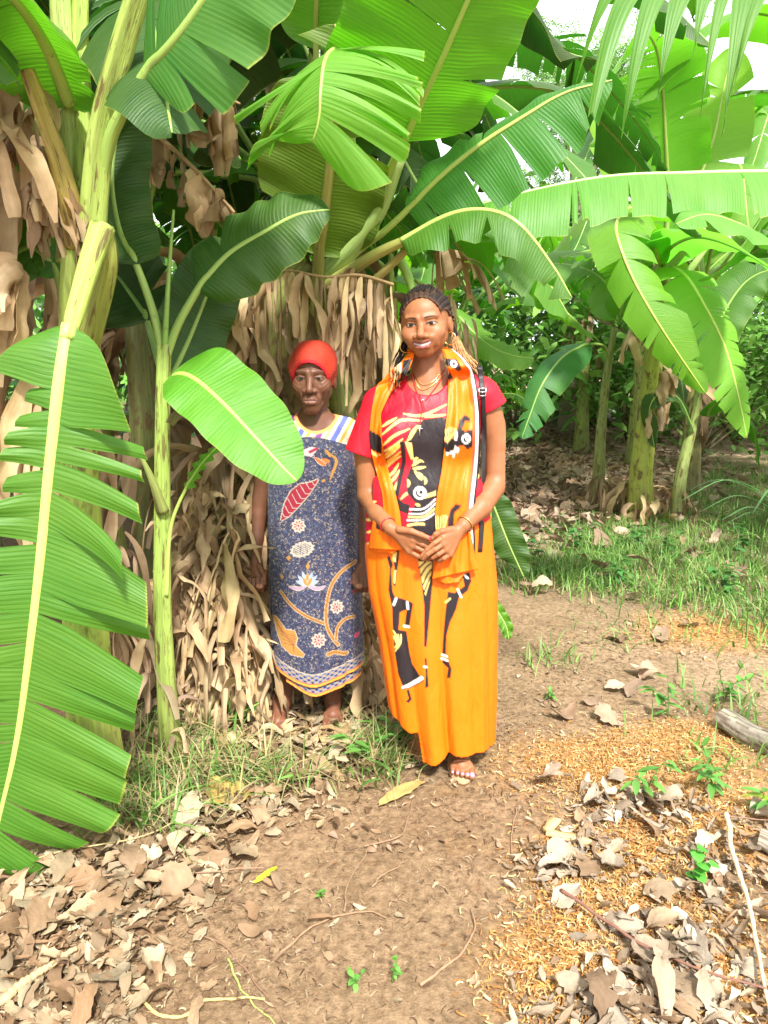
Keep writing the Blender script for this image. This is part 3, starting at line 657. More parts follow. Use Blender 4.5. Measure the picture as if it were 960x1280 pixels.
# ------------------------------------------------------------------ plants farther back
def rand_plant(x, y, h, label, seed, nl=9, c=None, dry=5, stemc=None, lean=0.0, simple=False, ll=(1.3, 1.9), arc=(0, 6.28)):
    r = np.random.default_rng(seed)
    o = empty('banana_plant', (x, y, 0), label, 'banana plant', 'banana plants')
    top = np.array([x + lean, y, h])
    make_stem(o, [(x, y, -.03), (x + lean * .3, y, h * .5), top], .045 + h * .028, .03 + h * .016, stemc or (.15 + r.uniform(0, .1), .19 + r.uniform(0, .1), .045), seed, n=30)
    a0 = r.uniform(0, 6.28)
    for i in range(nl):
        a = arc[0] + (a0 + i * 2.4 + r.normal(0, .2)) % (arc[1] - arc[0])
        up = r.uniform(.25, 1.1) if i < nl * .7 else r.uniform(1.2, 1.8)
        L = r.uniform(*ll) * (h / 2.2) ** .6
        d = np.array([math.cos(a), math.sin(a), 0])
        pet = [top - (0, 0, .25), top + d * .12 + (0, 0, .15)]
        p0 = top + d * .25 * L + np.array([0, 0, .3 * up * L])
        pts = [p0, p0 + d * .28 * L + np.array([0, 0, .22 * up * L]), p0 + d * .58 * L + np.array([0, 0, .2 * up * L]), p0 + d * .85 * L + np.array([0, 0, (.02 * up - .12) * L]), p0 + d * (1.0) * L + np.array([0, 0, (-.32 + .1 * up) * L])]
        side = np.array([0, 0, 1.0]) - d * .2
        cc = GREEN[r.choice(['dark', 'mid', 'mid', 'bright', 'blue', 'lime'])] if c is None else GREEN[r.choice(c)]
        make_leaf(o, pts, r.uniform(.2, .29) * (h / 2.2) ** .4, side, pet=pet, rr=.02, c=cc, rc='mid', seed=seed * 31 + i, nt=(int(r.integers(5, 15)),) * 2, gap=r.uniform(.1, .4), depth=(.4, .95), grav=r.uniform(.2, .7), ang=(.2, .2), bend=(-.5, -.5), m=36 if simple else 50, nv=5 if simple else 7)
    for i in range(dry): pass
    if dry: dry_skirt(o, (x, y, 0), .08 + h * .02, h * .45, h * .95, dry, seed + 500, Lr=(.4, .9), wr=(.04, .12), out=.3, per=5, tint=.85)
    return o
def more():  # tall crowns added to keep light out of the left grove
    rand_plant(-1.7, 4.3, 3.3, 'very tall dark banana plant behind the broken stalk, added for the shade of its crown above the frame', 121, 12, DK, 5, simple=True)
    rand_plant(-.4, 5.3, 3.2, 'very tall dark banana plant behind the clump, its crown added above the fan of strips to darken the grove', 122, 12, DK, 5, simple=True)
    rand_plant(-2.6, 2.6, 3.0, 'dark banana plant off the left edge, put in so that its crown reaching in darkens the grove', 123, 11, DK, 3, simple=True)
DK = ['deep', 'dark', 'deep', 'dark', 'mid']  # leaf greens darkened, so the grove's inner shade sits in the colour
rand_plant(-2.3, 3.2, 2.0, 'banana plant at the left edge behind the broken leaf stalk', 101, 10, DK, 6, stemc=(.055, .05, .02))  # stemc here and below: stems coloured near black as painted interior shade
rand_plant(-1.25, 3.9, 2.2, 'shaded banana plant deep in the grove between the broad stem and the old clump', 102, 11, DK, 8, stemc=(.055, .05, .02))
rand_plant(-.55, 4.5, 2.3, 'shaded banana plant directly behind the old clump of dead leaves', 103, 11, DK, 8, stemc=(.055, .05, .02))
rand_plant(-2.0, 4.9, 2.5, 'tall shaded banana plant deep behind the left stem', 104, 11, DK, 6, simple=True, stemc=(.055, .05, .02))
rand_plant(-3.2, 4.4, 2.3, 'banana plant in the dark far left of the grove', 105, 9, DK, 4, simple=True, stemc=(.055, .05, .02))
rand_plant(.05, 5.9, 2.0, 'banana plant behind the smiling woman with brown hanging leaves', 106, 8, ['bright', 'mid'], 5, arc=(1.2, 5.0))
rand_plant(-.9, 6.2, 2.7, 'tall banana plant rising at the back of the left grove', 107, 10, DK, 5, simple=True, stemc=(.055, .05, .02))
rand_plant(3.5, 8.4, 2.3, 'banana plant behind the stout yellow green stem', 109, 9, ['bright', 'lime', 'mid'], 4, (.2, .15, .07), simple=True)
rand_plant(4.9, 7.8, 2.4, 'banana plant in the back right against the white sky', 110, 10, ['bright', 'lime', 'mid'], 4, simple=True)
rand_plant(3.2, 12.0, 2.6, 'distant tall banana plant seen over the drooping leaves', 111, 9, ['bright', 'lime', 'mid'], 3, simple=True)
rand_plant(4.2, 5.6, 1.7, 'broad leafed banana plant at the right edge above the grass', 112, 9, ['bright', 'lime', 'mid'], 4, simple=True)
rand_plant(1.05, 8.6, 1.0, 'small banana sucker at the end of the dirt path', 113, 7, None, 3, simple=True, ll=(.7, 1.0))
rand_plant(.75, 7.9, .7, 'smallest banana sucker just right of the smiling woman', 114, 6, None, 3, simple=True, ll=(.6, .9))
rand_plant(5.2, 9.5, 2.6, 'farthest banana plant at the right horizon', 115, 9, ['bright', 'lime', 'mid'], 2, simple=True)
rand_plant(.2, 9.5, 2.2, 'distant banana plant beyond the smiling woman', 116, 8, ['bright', 'lime', 'mid'], 2, simple=True)

more()
rand_plant(.85, 9.2, 1.9, 'bright banana plant behind the smiling woman\'s shoulder, left of the small suckers', 131, 10, ['bright', 'lime', 'mid'], 0, (.28, .3, .1), simple=True)
rand_plant(3.6, 10.6, 2.3, 'bright banana plant filling the gap behind the thin drooping plant', 132, 10, ['bright', 'lime', 'mid'], 0, (.3, .3, .1), simple=True)
rand_plant(4.5, 6.8, 3.1, 'tall bright banana plant rising above the level leaf at the upper right', 133, 11, ['bright', 'lime', 'mid', 'dark'], 3, (.22, .24, .06), simple=True)
# ================================================================== ground
_GC = {}
def vnoise(x, y, f, seed):
    if seed not in _GC: _GC[seed] = np.random.default_rng(seed).random((64, 64))
    g = _GC[seed]; X, Y = x * f, y * f
    i, j = np.floor(X).astype(int), np.floor(Y).astype(int)
    a, b = X - i, Y - j; a = a * a * (3 - 2 * a); b = b * b * (3 - 2 * b)
    g_ = lambda p, q: g[p % 64, q % 64]
    return (g_(i, j) * (1 - a) + g_(i + 1, j) * a) * (1 - b) + (g_(i, j + 1) * (1 - a) + g_(i + 1, j + 1) * a) * b

def fbm(x, y, f, seed, o=4):
    return sum(vnoise(x, y, f * 2 ** k, seed + k) * .5 ** k for k in range(o)) / (2 - 2 ** (1 - o))

def gh(x, y):
    z = .035 * (fbm(x, y, 1.6, 3) - .5) + .02 * (fbm(x, y, 7, 9) - .5) + .006 * (fbm(x, y, 30, 19, 2) - .5)
    return z + .03 * np.maximum(y - 8, 0) * np.minimum(1, np.maximum(y - 8, 0) / 8)

def zone(x, y, blobs, sharp=1.0, seed=5):
    m = np.zeros_like(x)
    for u, v, ru, rv in blobs:
        c = G(u, v); a = abs(G(u + ru, v)[0] - c[0]); b = abs(G(u, v - rv)[1] - G(u, min(v + rv, 1600))[1]) / 2
        m = np.maximum(m, np.exp(-(((x - c[0]) / a) ** 2 + ((y - c[1]) / b) ** 2)))
    return m
Z_SHAV = [(740, 960, 100, 36), (760, 1110, 90, 70), (880, 1010, 110, 55), (720, 1220, 90, 70), (880, 1200, 130, 120), (890, 790, 90, 24), (850, 930, 100, 34), (770, 1080, 70, 50)]
Z_LITL = [(60, 1190, 150, 100), (180, 1090, 110, 40), (290, 1005, 120, 40), (20, 1290, 120, 70), (390, 950, 90, 24), (110, 1130, 130, 60)]
Z_LITR = [(715, 1075, 60, 36), (840, 1180, 110, 55), (900, 1080, 80, 55), (750, 1265, 90, 45), (900, 1260, 100, 60), (800, 1012, 90, 24)]
Z_FARL = [(690, 620, 80, 30), (700, 580, 110, 60), (690, 540, 80, 40), (800, 600, 80, 40), (640, 640, 80, 30), (850, 560, 80, 40)]
Z_GRASS = [(700, 715, 75, 22), (790, 710, 90, 40), (880, 720, 90, 50), (960, 720, 90, 65), (900, 650, 110, 40), (760, 670, 80, 26), (1010, 760, 60, 40), (930, 600, 80, 30)]
Z_GRL = [(235, 960, 80, 34), (310, 975, 80, 20), (180, 1010, 70, 30), (475, 950, 40, 30), (235, 915, 46, 20)]
fx = np.arange(-2.2, 3.2, .025); fy = np.arange(.8, 7.5, .025)
ox = np.concatenate([-np.geomspace(150, 2.4, 26), fx, np.geomspace(3.3, 150, 26)])
oy = np.concatenate([np.linspace(-60, .7, 24), fy, np.geomspace(7.6, 260, 44)])
GX, GY = np.meshgrid(ox, oy)
GZ = gh(GX, GY)
zs, zl, zr, zf, zg = (zone(GX, GY, z) for z in (Z_SHAV, Z_LITL, Z_LITR, Z_FARL, Z_GRASS))
nz = fbm(GX, GY, 5, 77); n2 = fbm(GX, GY, 1.5, 55)
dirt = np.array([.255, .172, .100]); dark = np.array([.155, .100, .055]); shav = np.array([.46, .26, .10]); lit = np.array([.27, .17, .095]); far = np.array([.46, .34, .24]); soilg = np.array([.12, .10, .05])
def lerp(a, b, m): return a * (1 - m[..., None]) + b * m[..., None]
c = lerp(np.broadcast_to(dirt, GX.shape + (3,)), dark, np.clip((nz - .45) * 3, 0, 1) * .6)
c = lerp(c, np.array([.33, .23, .135]), np.clip((n2 - .5) * 4, 0, 1) * .6)
c = lerp(c, lit, np.clip(zl * 1.3, 0, 1)); c = lerp(c, far, np.clip(zf * 1.5, 0, 1))
c = lerp(c, soilg, np.clip(zg * 1.2, 0, .9))
c = lerp(c, shav, np.clip((zs * 1.5 + (nz - .5) * 1.2) - .25, 0, 1))
pth = np.exp(-((GX - .21 * GY) / (.07 * GY + .2)) ** 2) * (GY > 6)
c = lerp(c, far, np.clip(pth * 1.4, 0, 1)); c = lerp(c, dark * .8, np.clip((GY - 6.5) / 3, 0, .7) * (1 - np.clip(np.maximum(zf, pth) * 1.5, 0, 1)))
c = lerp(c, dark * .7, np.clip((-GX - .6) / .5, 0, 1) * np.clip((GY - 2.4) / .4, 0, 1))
def mat_ground():
    k = NT('earth_ground'); tc = k.n('ShaderNodeTexCoord'); o = tc.outputs['Object']
    at = k.n('ShaderNodeVertexColor', layer_name='Col')
    a = k.noise(o, 42, 8, .72); b = k.noise(o, 160, 6, .7); g = k.noise(o, 9, 5, .6)
    cc = k.mix(k.ramp(a, [(.32, (0, 0, 0)), (.68, (1, 1, 1))]), k.mix(1.0, at.outputs[0], (.45, .41, .37, 1), 'MULTIPLY'), k.mix(1.0, at.outputs[0], (1.4, 1.4, 1.38, 1), 'MULTIPLY'))
    cc = k.mix(k.ramp(b, [(.6, (0, 0, 0)), (.7, (.7, .7, .7))]), cc, k.mix(.5, at.outputs[0], (.62, .5, .34, 1)))
    v = k.voro(o, 95); cc = k.mix(k.ramp(v.outputs['Distance'], [(.08, (.8, .8, .8)), (.16, (0, 0, 0))]), cc, k.mix(.5, at.outputs[0], (.08, .05, .03, 1)))
    cc = k.mix(k.ramp(g, [(.4, (0, 0, 0)), (.7, (.5, .5, .5))]), cc, k.mix(1.0, cc, (.7, .66, .6, 1), 'MULTIPLY'))
    h = k.math('ADD', k.math('MULTIPLY', a, 1.0), k.math('MULTIPLY', b, .45))
    return k.done(k.bsdf(cc, .92, .15, k.bump(h, .9, .012)))
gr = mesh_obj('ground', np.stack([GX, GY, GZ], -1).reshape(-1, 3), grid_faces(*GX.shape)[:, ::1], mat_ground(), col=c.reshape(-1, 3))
tag(gr, kind='structure')

_fz = gh(*np.meshgrid(fx, fy)).tolist(); _nx, _ny = len(fx), len(fy)
def gz(x, y):
    a, b = (x - fx[0]) / .025, (y - fy[0]) / .025
    i, j = int(math.floor(a)), int(math.floor(b))
    if 0 <= i < _nx - 1 and 0 <= j < _ny - 1:
        a -= i; b -= j; r0, r1 = _fz[j], _fz[j + 1]
        return (r0[i] * (1 - a) + r0[i + 1] * a) * (1 - b) + (r1[i] * (1 - a) + r1[i + 1] * a) * b
    return float(gh(np.array([float(x)]), np.array([float(y)]))[0])
def sample_zone(n, blobs, r, thr=.3, wt=None):
    out = []
    while len(out) < n:
        u, v, ru, rv = blobs[r.integers(len(blobs))] if wt is None else blobs[r.choice(len(blobs), p=wt)]
        uu, v2 = r.normal(u, ru * .6), r.normal(v, rv * .6)
        if v2 < 505: continue
        g = G(uu, v2); out.append((g[0], g[1]))
    return out

# ---- fallen leaves
def fallen_geo(r, L, W, curl, n=11):
    """a crumpled dry leaf: uneven outline, creased along its midrib and across"""
    t = np.linspace(0, 1, n); c0, c1 = r.uniform(0, .12), r.uniform(.86, 1.0)
    k = c0 + (c1 - c0) * t
    sh = np.sin(np.pi * np.clip(k, .015, .985) ** r.uniform(.75, 1.3)) ** r.uniform(.55, .95)
    wl, wr = (W * sh * np.clip(1 + r.normal(0, .17, n), .45, 1.5) for _ in (0, 1))
    cr = np.linspace(-1, 1, 9); m = 9
    x = (t - .5)[:, None] * L + r.normal(0, L * .018, (n, m)); y = np.where(cr[None] < 0, cr[None] * wl[:, None], cr[None] * wr[:, None])
    y = y + W * r.normal(0, .5) * ((t - .5) ** 2)[:, None] * 2
    z = W * r.uniform(.1, .7) * curl * np.abs(cr[None]) ** 1.3 + 0 * x
    for _ in range(4):
        a = r.uniform(0, 6.28); q = x * math.cos(a) + y * math.sin(a) - r.normal(0, .22) * L
        z = z + r.normal(0, .30) * curl * np.sqrt(q * q + (.10 * L) ** 2)
    z = z + r.normal(0, .03 * W, (n, m)); z = z + r.normal(0, .5) * curl * L * (t - .5)[:, None] ** 2 * 2
    an = r.normal(0, 1.2) * (t - .5)[:, None] * curl
    V = np.stack([x, y * np.cos(an) - z * np.sin(an), y * np.sin(an) + z * np.cos(an)], -1)
    V[..., 2] -= V[..., 2].min()
    return V.reshape(-1, 3), grid_faces(n, m)
LCOL = {'tan': ((.43, .30, .18), (.37, .245, .14), (.47, .36, .22), (.30, .185, .10), (.53, .43, .28)), 'grey': ((.48, .38, .27), (.42, .31, .20), (.55, .46, .35), (.44, .34, .24), (.33, .22, .13)), 'far': ((.46, .32, .22), (.38, .25, .16), (.52, .40, .29))}
def place_rot(V, x, y, r, lift=.0, tilt=.25):
    m = Matrix.Rotation(r.uniform(0, 6.28), 3, 'Z') @ Matrix.Rotation(r.normal(0, tilt), 3, 'X') @ Matrix.Rotation(r.normal(0, tilt), 3, 'Y')
    V = V @ np.array(m).T; V[:, 2] -= V[:, 2].min()
    return V + np.array([x, y, gz(x, y) + lift])
rl = np.random.default_rng(33)
def fallen(x, y, L, W, pal, label, group, curl=.5, lift=0.0, tilt=.25, name='fallen_leaf', col=None):
    V, F = fallen_geo(rl, L, W, curl)
    cc = np.array(pal[rl.integers(len(pal))]) * rl.uniform(.6, 1.05) if col is None else np.array(col)
    vc = np.clip(cc[None] * (1 + rl.normal(0, .07, (len(V), 1))) * np.linspace(rl.uniform(.7, 1.1), rl.uniform(.8, 1.15), len(V))[:, None], 0, 1)
    o = mesh_obj(name, place_rot(V, x, y, rl, lift, tilt), F, M['litter'], loc=(x, y, gz(x, y)), col=vc)
    return tag(o, label, 'leaf', group)
for i, (x, y) in enumerate(sample_zone(125, Z_LITL, rl)):
    fallen(x, y, rl.uniform(.05, .115) * (1.4 if i % 4 == 0 else 1), rl.uniform(.014, .032) * (1.5 if i % 4 == 0 else 1), LCOL['tan'], 'curled brown dry leaf in the litter beside the hanging torn leaf', 'brown leaves littering the left of the path', .55, rl.uniform(0, .025), .2)
for i, (x, y) in enumerate(sample_zone(80, Z_LITR, rl)):
    fallen(x, y, rl.uniform(.05, .11) * (1.35 if i % 3 == 0 else 1), rl.uniform(.018, .035) * (1.3 if i % 3 == 0 else 1), LCOL['grey'], 'greyish dry leaf curled on the orange wood shavings', 'grey leaves on the wood shavings', .6, rl.uniform(0, .022), .2)
for i, (u, v) in enumerate(((850, 755), (792, 752), (772, 800), (862, 786), (790, 866), (812, 848), (752, 690), (690, 700), (800, 845), (770, 862), (742, 880), (826, 800), (705, 900), (760, 905))):
    g = G(u, v); fallen(g[0], g[1], rl.uniform(.08, .16), rl.uniform(.03, .05), LCOL['far'], 'pale dry leaf on the bare path in front of the banana stems', 'pale leaves on the bare path', .4, .01)
g = G(500, 993); V, F = fallen_geo(np.random.default_rng(2), .20, .028, .1)
V = V @ np.array(Matrix.Rotation(.75, 3, 'Z')).T + [g[0], g[1], gz(g[0], g[1]) + .012]
tag(mesh_obj('leaf_scrap', V, F, M['litter'], loc=g, col=np.tile([.52, .36, .13], (len(V), 1))), 'flat tan scrap of banana leaf by the smiling woman\'s sandal', 'leaf scrap')
g = G(333, 1097); V, F = fallen_geo(np.random.default_rng(4), .085, .012, .2)
V = V @ np.array(Matrix.Rotation(.9, 3, 'Z')).T + [g[0], g[1], gz(g[0], g[1]) + .012]
tag(mesh_obj('fallen_leaf', V, F, M['litter'], loc=g, col=np.tile([.42, .44, .04], (len(V), 1))), 'small narrow yellow green leaf lying alone on the bare dirt', 'leaf')
g = G(285, 1000); V, F = fallen_geo(np.random.default_rng(8), .19, .06, .5)
V = V @ np.array(Matrix.Rotation(-.6, 3, 'Z')).T + [g[0], g[1], gz(g[0], g[1]) + .02]
tag(mesh_obj('fallen_leaf', V, F, M['litter'], loc=g, col=np.tile([.44, .32, .10], (len(V), 1))), 'broad yellowish dead leaf folded among the grass below the older woman', 'leaf')
# bulk litter (beyond counting)
def bulk(name, n, blobs, Ls, Ws, pal, seed, label, cat='leaf litter', lift=.02, tilt=.35):
    r = np.random.default_rng(seed); mb = MB()
    base = [fallen_geo(r, 1, r.uniform(.12, .3), .7, 6) for _ in range(14)]
    for x, y in sample_zone(n, blobs, r):
        V, F = base[r.integers(14)]
        V = V * np.array([1, r.uniform(.6, 1.2), 1]) * r.uniform(*Ls)
        cc = np.array(pal[r.integers(len(pal))]) * r.uniform(.45, 1.0)
        mb.add(place_rot(V, x, y, r, r.uniform(0, lift), tilt), F, None, cc)
    return tag(mb.build(name, M['litter']), label, cat, kind='stuff')
bulk('leaf_litter', 2000, Z_LITL + [(420, 880, 130, 30), (250, 880, 100, 40)], (.02, .07), None or (0, 0), LCOL['tan'], 1, 'crumbled brown leaf bits covering the soil on the left')
bulk('leaf_litter', 900, Z_LITR, (.02, .06), (0, 0), LCOL['grey'], 2, 'crumbled greyish leaf bits among the wood shavings')
bulk('leaf_litter', 3800, Z_FARL + [(660, 600, 60, 60), (750, 560, 80, 50), (700, 640, 80, 30), (680, 530, 60, 24), (670, 560, 60, 40)], (.06, .2), (0, 0), LCOL['far'], 3, 'pale leaf litter covering the ground behind the banana stems', lift=.05)
bulk('leaf_litter', 260, [(480, 1100, 200, 140), (700, 830, 120, 60), (600, 1000, 150, 100), (820, 800, 120, 30)], (.012, .04), (0, 0), LCOL['far'] + LCOL['tan'], 4, 'tiny leaf crumbs scattered over the bare dirt path', lift=.004, tilt=.15)
bulk('leaf_litter', 750, [(345, 935, 90, 20), (285, 890, 60, 26), (440, 925, 50, 24), (250, 930, 60, 30), (390, 880, 40, 20)], (.04, .11), (0, 0), ((.62, .47, .27), (.50, .34, .17), (.70, .56, .36)), 6, 'shredded tan leaf strips round the older woman\'s feet', lift=.008, tilt=.18)
# wood shavings
def shavings(n, blobs, seed, pal=None, label='orange wood shavings strewn over the right of the path', name='wood_shavings', cat='wood shavings', lift=.014, cu_=.8):
    r = np.random.default_rng(seed); mb = MB()
    pal = pal or ((.64, .36, .11), (.58, .27, .07), (.70, .48, .20), (.50, .21, .06), (.74, .56, .30))
    t = np.linspace(-.5, .5, 4)
    for x, y in sample_zone(n, blobs, r):
        L, w, a, cu = r.uniform(.006, .028), r.uniform(.0006, .0020), r.uniform(0, 6.28), r.normal(0, cu_)
        cx = np.stack([t * L, cu * L * (t ** 2 - .1), np.abs(r.normal(0, .5)) * L * (.25 - t ** 2) * 1.5], -1)
        ca, sa = math.cos(a), math.sin(a)
        cx = np.stack([cx[:, 0] * ca - cx[:, 1] * sa, cx[:, 0] * sa + cx[:, 1] * ca, cx[:, 2]], -1)
        nrm = np.array([-sa, ca, r.normal(0, .5)]) * w
        V = np.concatenate([cx - nrm, cx + nrm]) + [x, y, gz(x, y) + r.uniform(.001, lift)]
        mb.add(V, grid_faces(2, 4), None, np.array(pal[r.integers(5)]) * r.uniform(.55, 1.05))
    return tag(mb.build(name, M['litter']), label, cat, kind='stuff')
shavings(21000, Z_SHAV, 12)
shavings(2800, [(480, 1120, 200, 130), (600, 1010, 160, 70), (700, 840, 110, 60), (640, 920, 80, 50), (300, 1200, 120, 80), (820, 800, 120, 40)], 13, ((.26, .17, .10), (.34, .24, .14), (.12, .07, .04), (.20, .12, .07), (.42, .32, .2)), 'fine straw and soil crumbs strewn over the bare path', 'straw_crumbs', 'straw crumbs', .004, .25)
shavings(2500, Z_LITL, 14, ((.5, .38, .22), (.45, .34, .2), (.3, .18, .1), (.6, .48, .3), (.38, .25, .15)), 'fine straw strewn through the brown leaves on the left', 'straw_crumbs', 'straw crumbs', .03, .3)

# ---- grass
def blades(mb, pts, r, L, W, pal, lean=.8, seg=4, up=1.0):
    t = np.linspace(0, 1, seg)
    for x, y in pts:
        l, w, a, b = r.uniform(*L), r.uniform(*W), r.uniform(0, 6.28), abs(r.normal(lean, .4))
        d = np.array([math.cos(a), math.sin(a), 0])
        C = np.array([x, y, gz(x, y) - .004]) + d * (t ** 1.6 * l * min(b, 1.5) * .7)[:, None] + np.array([0, 0, 1]) * ((t - .45 * b * t ** 2) * l * up)[:, None]
        C[:, 2] = np.maximum(C[:, 2], gz(x, y) + .004)
        s = np.array([-d[1], d[0], r.normal(0, .3)]) * w
        ww = (1 - t ** 1.8) * .95 + .05
        V = np.concatenate([C - s * ww[:, None], C + s * ww[:, None]])
        cc = np.array(pal[r.integers(len(pal))]) * r.uniform(.65, 1.25)
        mb.add(V, grid_faces(2, seg), None, cc)
GP = ((.14, .29, .05), (.19, .37, .07), (.11, .24, .045), (.26, .42, .11), (.33, .43, .15))
GD = ((.40, .32, .14), (.46, .38, .2))
r = np.random.default_rng(61); mb = MB()
cc_ = sample_zone(420, Z_GRASS, r); pts = []
for q_ in cc_:
    pts += [(q_[0] + r.normal(0, .07), q_[1] + r.normal(0, .10)) for _ in range(int(r.integers(6, 46)))]
pts = [p for p in pts + sample_zone(3500, Z_GRASS, r) if p[1] < 11 and not (p[1] < G(0, 775)[1] and p[0] < 1.2)]
h_ = len(pts) // 3
blades(mb, pts[:h_], r, (.06, .26), (.002, .0045), GP, 1.05); blades(mb, pts[h_:2 * h_], r, (.04, .15), (.002, .005), GP[:2] + GD * 2, .9); blades(mb, pts[2 * h_:], r, (.05, .2), (.003, .007), GP[:3], .75)
tag(mb.build('grass', M['grass']), 'low green grass fringe along the far side of the path', 'grass', kind='stuff')
r = np.random.default_rng(62); mb = MB()
blades(mb, sample_zone(1700, Z_GRL, r), r, (.06, .26), (.0014, .0038), GP + GD * 3, 1.05)
blades(mb, sample_zone(150, Z_GRL, r), r, (.08, .2), (.006, .011), GP[:3], .8, 6)
tag(mb.build('grass', M['grass']), 'straggling green and straw coloured grass under the hanging leaf', 'grass', kind='stuff')
r = np.random.default_rng(63); mb = MB()
blades(mb, sample_zone(260, [(690, 830, 40, 10), (880, 880, 60, 30), (900, 960, 60, 20), (940, 900, 30, 40), (780, 790, 60, 30)], r), r, (.05, .2), (.002, .006), GP, 1.0)
tag(mb.build('grass', M['grass']), 'thin grass blades scattered over the path by the log', 'grass', kind='stuff')

# ---- little weeds with lance leaves along a stem
def sprig(u, v, n, h, seed, label, cat='weed', pal=((.12, .32, .06), (.16, .38, .07)), Lf=(.04, .08), wf=.17, spread=.5, roundl=False):
    r = np.random.default_rng(seed); g = G(u, v); g[2] = gz(g[0], g[1])
    o = empty('weed', g, label, cat)
    st, lf = MB(), MB()
    for s_ in range(n):
        a = r.uniform(0, 6.28); d = np.array([math.cos(a), math.sin(a), 0]) * spread * r.uniform(.4, 1.2)
        C = spline([g, g + (d * .35 + (0, 0, .55)) * h, g + (d + (0, 0, .9 + r.normal(0, .15))) * h], 10)
        tube(st, C, np.linspace(.0022, .001, 10), 5, (.14, .26, .06))
        for i in range(2, 10):
            if r.random() < .2: continue
            dd = unit(np.array([*r.normal(0, 1, 2), r.uniform(-.1, .5)])); L = r.uniform(*Lf)
            t = np.linspace(0, 1, 7); w = L * wf * np.sin(np.pi * t ** (.8 if not roundl else .6)) ** (.8 if not roundl else .5) + .0004
            c_ = C[i] + dd * (t * L)[:, None] + np.array([0, 0, -1]) * (t ** 2 * L * .35)[:, None]
            s2 = unit(np.cross(dd, (0, 0, 1)))
            V = np.stack([c_ - s2 * w[:, None], c_ - (0, 0, .001) * np.ones((7, 1)) - (0, 0, L * .02), c_ + s2 * w[:, None]], 1).reshape(-1, 3)
            lf.add(V, grid_faces(7, 3), None, np.array(pal[r.integers(len(pal))]) * r.uniform(.75, 1.2))
    st.build('stem', M['grass'], o); lf.build('foliage', M['shrubleaf'], o)
    return o
sprig(462, 960, 3, .14, 1, 'bright lance leaved weed between the two women\'s feet')
sprig(490, 945, 2, .14, 2, 'small pale weed beside the orange hem')
sprig(805, 1000, 2, .14, 6, 'spindly weed with long leaves on the wood shavings')
sprig(890, 990, 3, .17, 7, 'leafy weed growing in front of the log')
sprig(835, 900, 2, .15, 8, 'light green weed left of the log')
sprig(905, 875, 3, .16, 9, 'weed sprouting behind the log')
sprig(445, 1235, 2, .05, 10, 'tiny seedling on bare dirt at the bottom, left of its twin', Lf=(.012, .025), wf=.3)
sprig(490, 1228, 2, .05, 11, 'tiny seedling on bare dirt at the bottom, right of its twin', Lf=(.012, .025), wf=.3)
sprig(690, 875, 3, .06, 12, 'small flat weed on the dark dirt beside the orange dress', Lf=(.015, .04))
sprig(400, 1122, 1, .04, 13, 'tiny two leaved sprout in the middle of the dirt', Lf=(.012, .02), wf=.3)
sprig(868, 1110, 2, .15, 14, 'round leaved green seedling vine among grey leaves', Lf=(.028, .038), wf=.5, roundl=True, spread=.35, pal=((.10, .38, .05), (.13, .44, .06)))
sprig(955, 1020, 2, .12, 15, 'yellow green weed at the right edge below the log', pal=((.3, .42, .05), (.12, .32, .06)))
sprig(5, 690, 4, .75, 16, 'dark bushy weed in the gap of the torn hanging leaf', pal=((.03, .13, .03), (.04, .16, .04)), Lf=(.06, .11), wf=.2)
for i_, (u, v, lb) in enumerate(((665, 705, 'leafy weed in the grass just right of the orange dress'), (722, 690, 'leafy weed at the foot of the thin banana stem'), (770, 735, 'leafy weed in the middle of the grass fringe'), (835, 700, 'leafy weed below the stout banana stem'), (905, 745, 'leafy weed near the right end of the grass fringe'), (930, 690, 'leafy weed under the strap leaves'), (800, 690, 'low dark weed between the two banana stems'))):
    sprig(u, v, 6, .22, 30 + i_, lb, Lf=(.05, .1), wf=.22, pal=((.07, .22, .05), (.11, .28, .06)))
for i_ in range(22):
    uu, v2 = rl.uniform(640, 950), rl.uniform(675, 750); g = G(uu, v2); fallen(g[0], g[1], rl.uniform(.08, .2), rl.uniform(.02, .045), LCOL['far'], 'pale dry leaf caught in the grass fringe', 'pale leaves in the grass', .6, rl.uniform(.02, .08), .4)
# broad green sprout at the foot of the heap
g = G(278, 905); o = empty('banana_sprout', g, 'short broad green sprout at the foot of the dead leaf heap', 'sprout')
make_leaf(o, [g, g + (-.02, -.01, .07), g + (-.03, -.02, .14), g + (-.04, -.02, .17)], .035, CAMN, rr=.004, c='mid', seed=1, nt=(0, 0), grav=.05)
make_leaf(o, [g + (.02, 0, 0), g + (.03, -.02, .06), g + (.05, -.02, .12), g + (.05, -.03, .15)], .022, CAMN, rr=.004, c='lime', seed=2, nt=(0, 0), grav=.05)
make_leaf(o, [g + (.0, -.05, .02), g + (.06, -.08, .07), g + (.12, -.1, .11), g + (.17, -.1, .14)], .025, (0, -.5, 1), rr=.004, c='dark', seed=3, nt=(0, 0), grav=.05)
# leaves poking out behind the orange dress
g = np.array([P(622, 720, 2.95)[0] - .02, 2.95, 0]); o = empty('banana_sucker', g, 'small banana sucker half hidden behind the orange dress', 'sucker', None)
make_stem(o, [g, g + (0, 0, .2), g + (.01, 0, .38)], .022, .014, seed=9, n=20)
make_leaf(o, PP((610, 615, 2.95), (620, 640, 2.95), (636, 680, 2.92), (655, 722, 2.9)), px(24, 2.95), (-.3, -.8, .5), rr=.007, c='dark', seed=4, nt=(1, 0), grav=.2, pet=[g + (.01, 0, .38)])
make_leaf(o, PP((612, 750, 2.9), (622, 765, 2.88), (632, 782, 2.86), (636, 800, 2.85)), px(10, 2.9), (-.2, -.8, .5), rr=.004, c='bright', seed=5, nt=(0, 0), grav=.1, pet=[g + (0, 0, .2)])
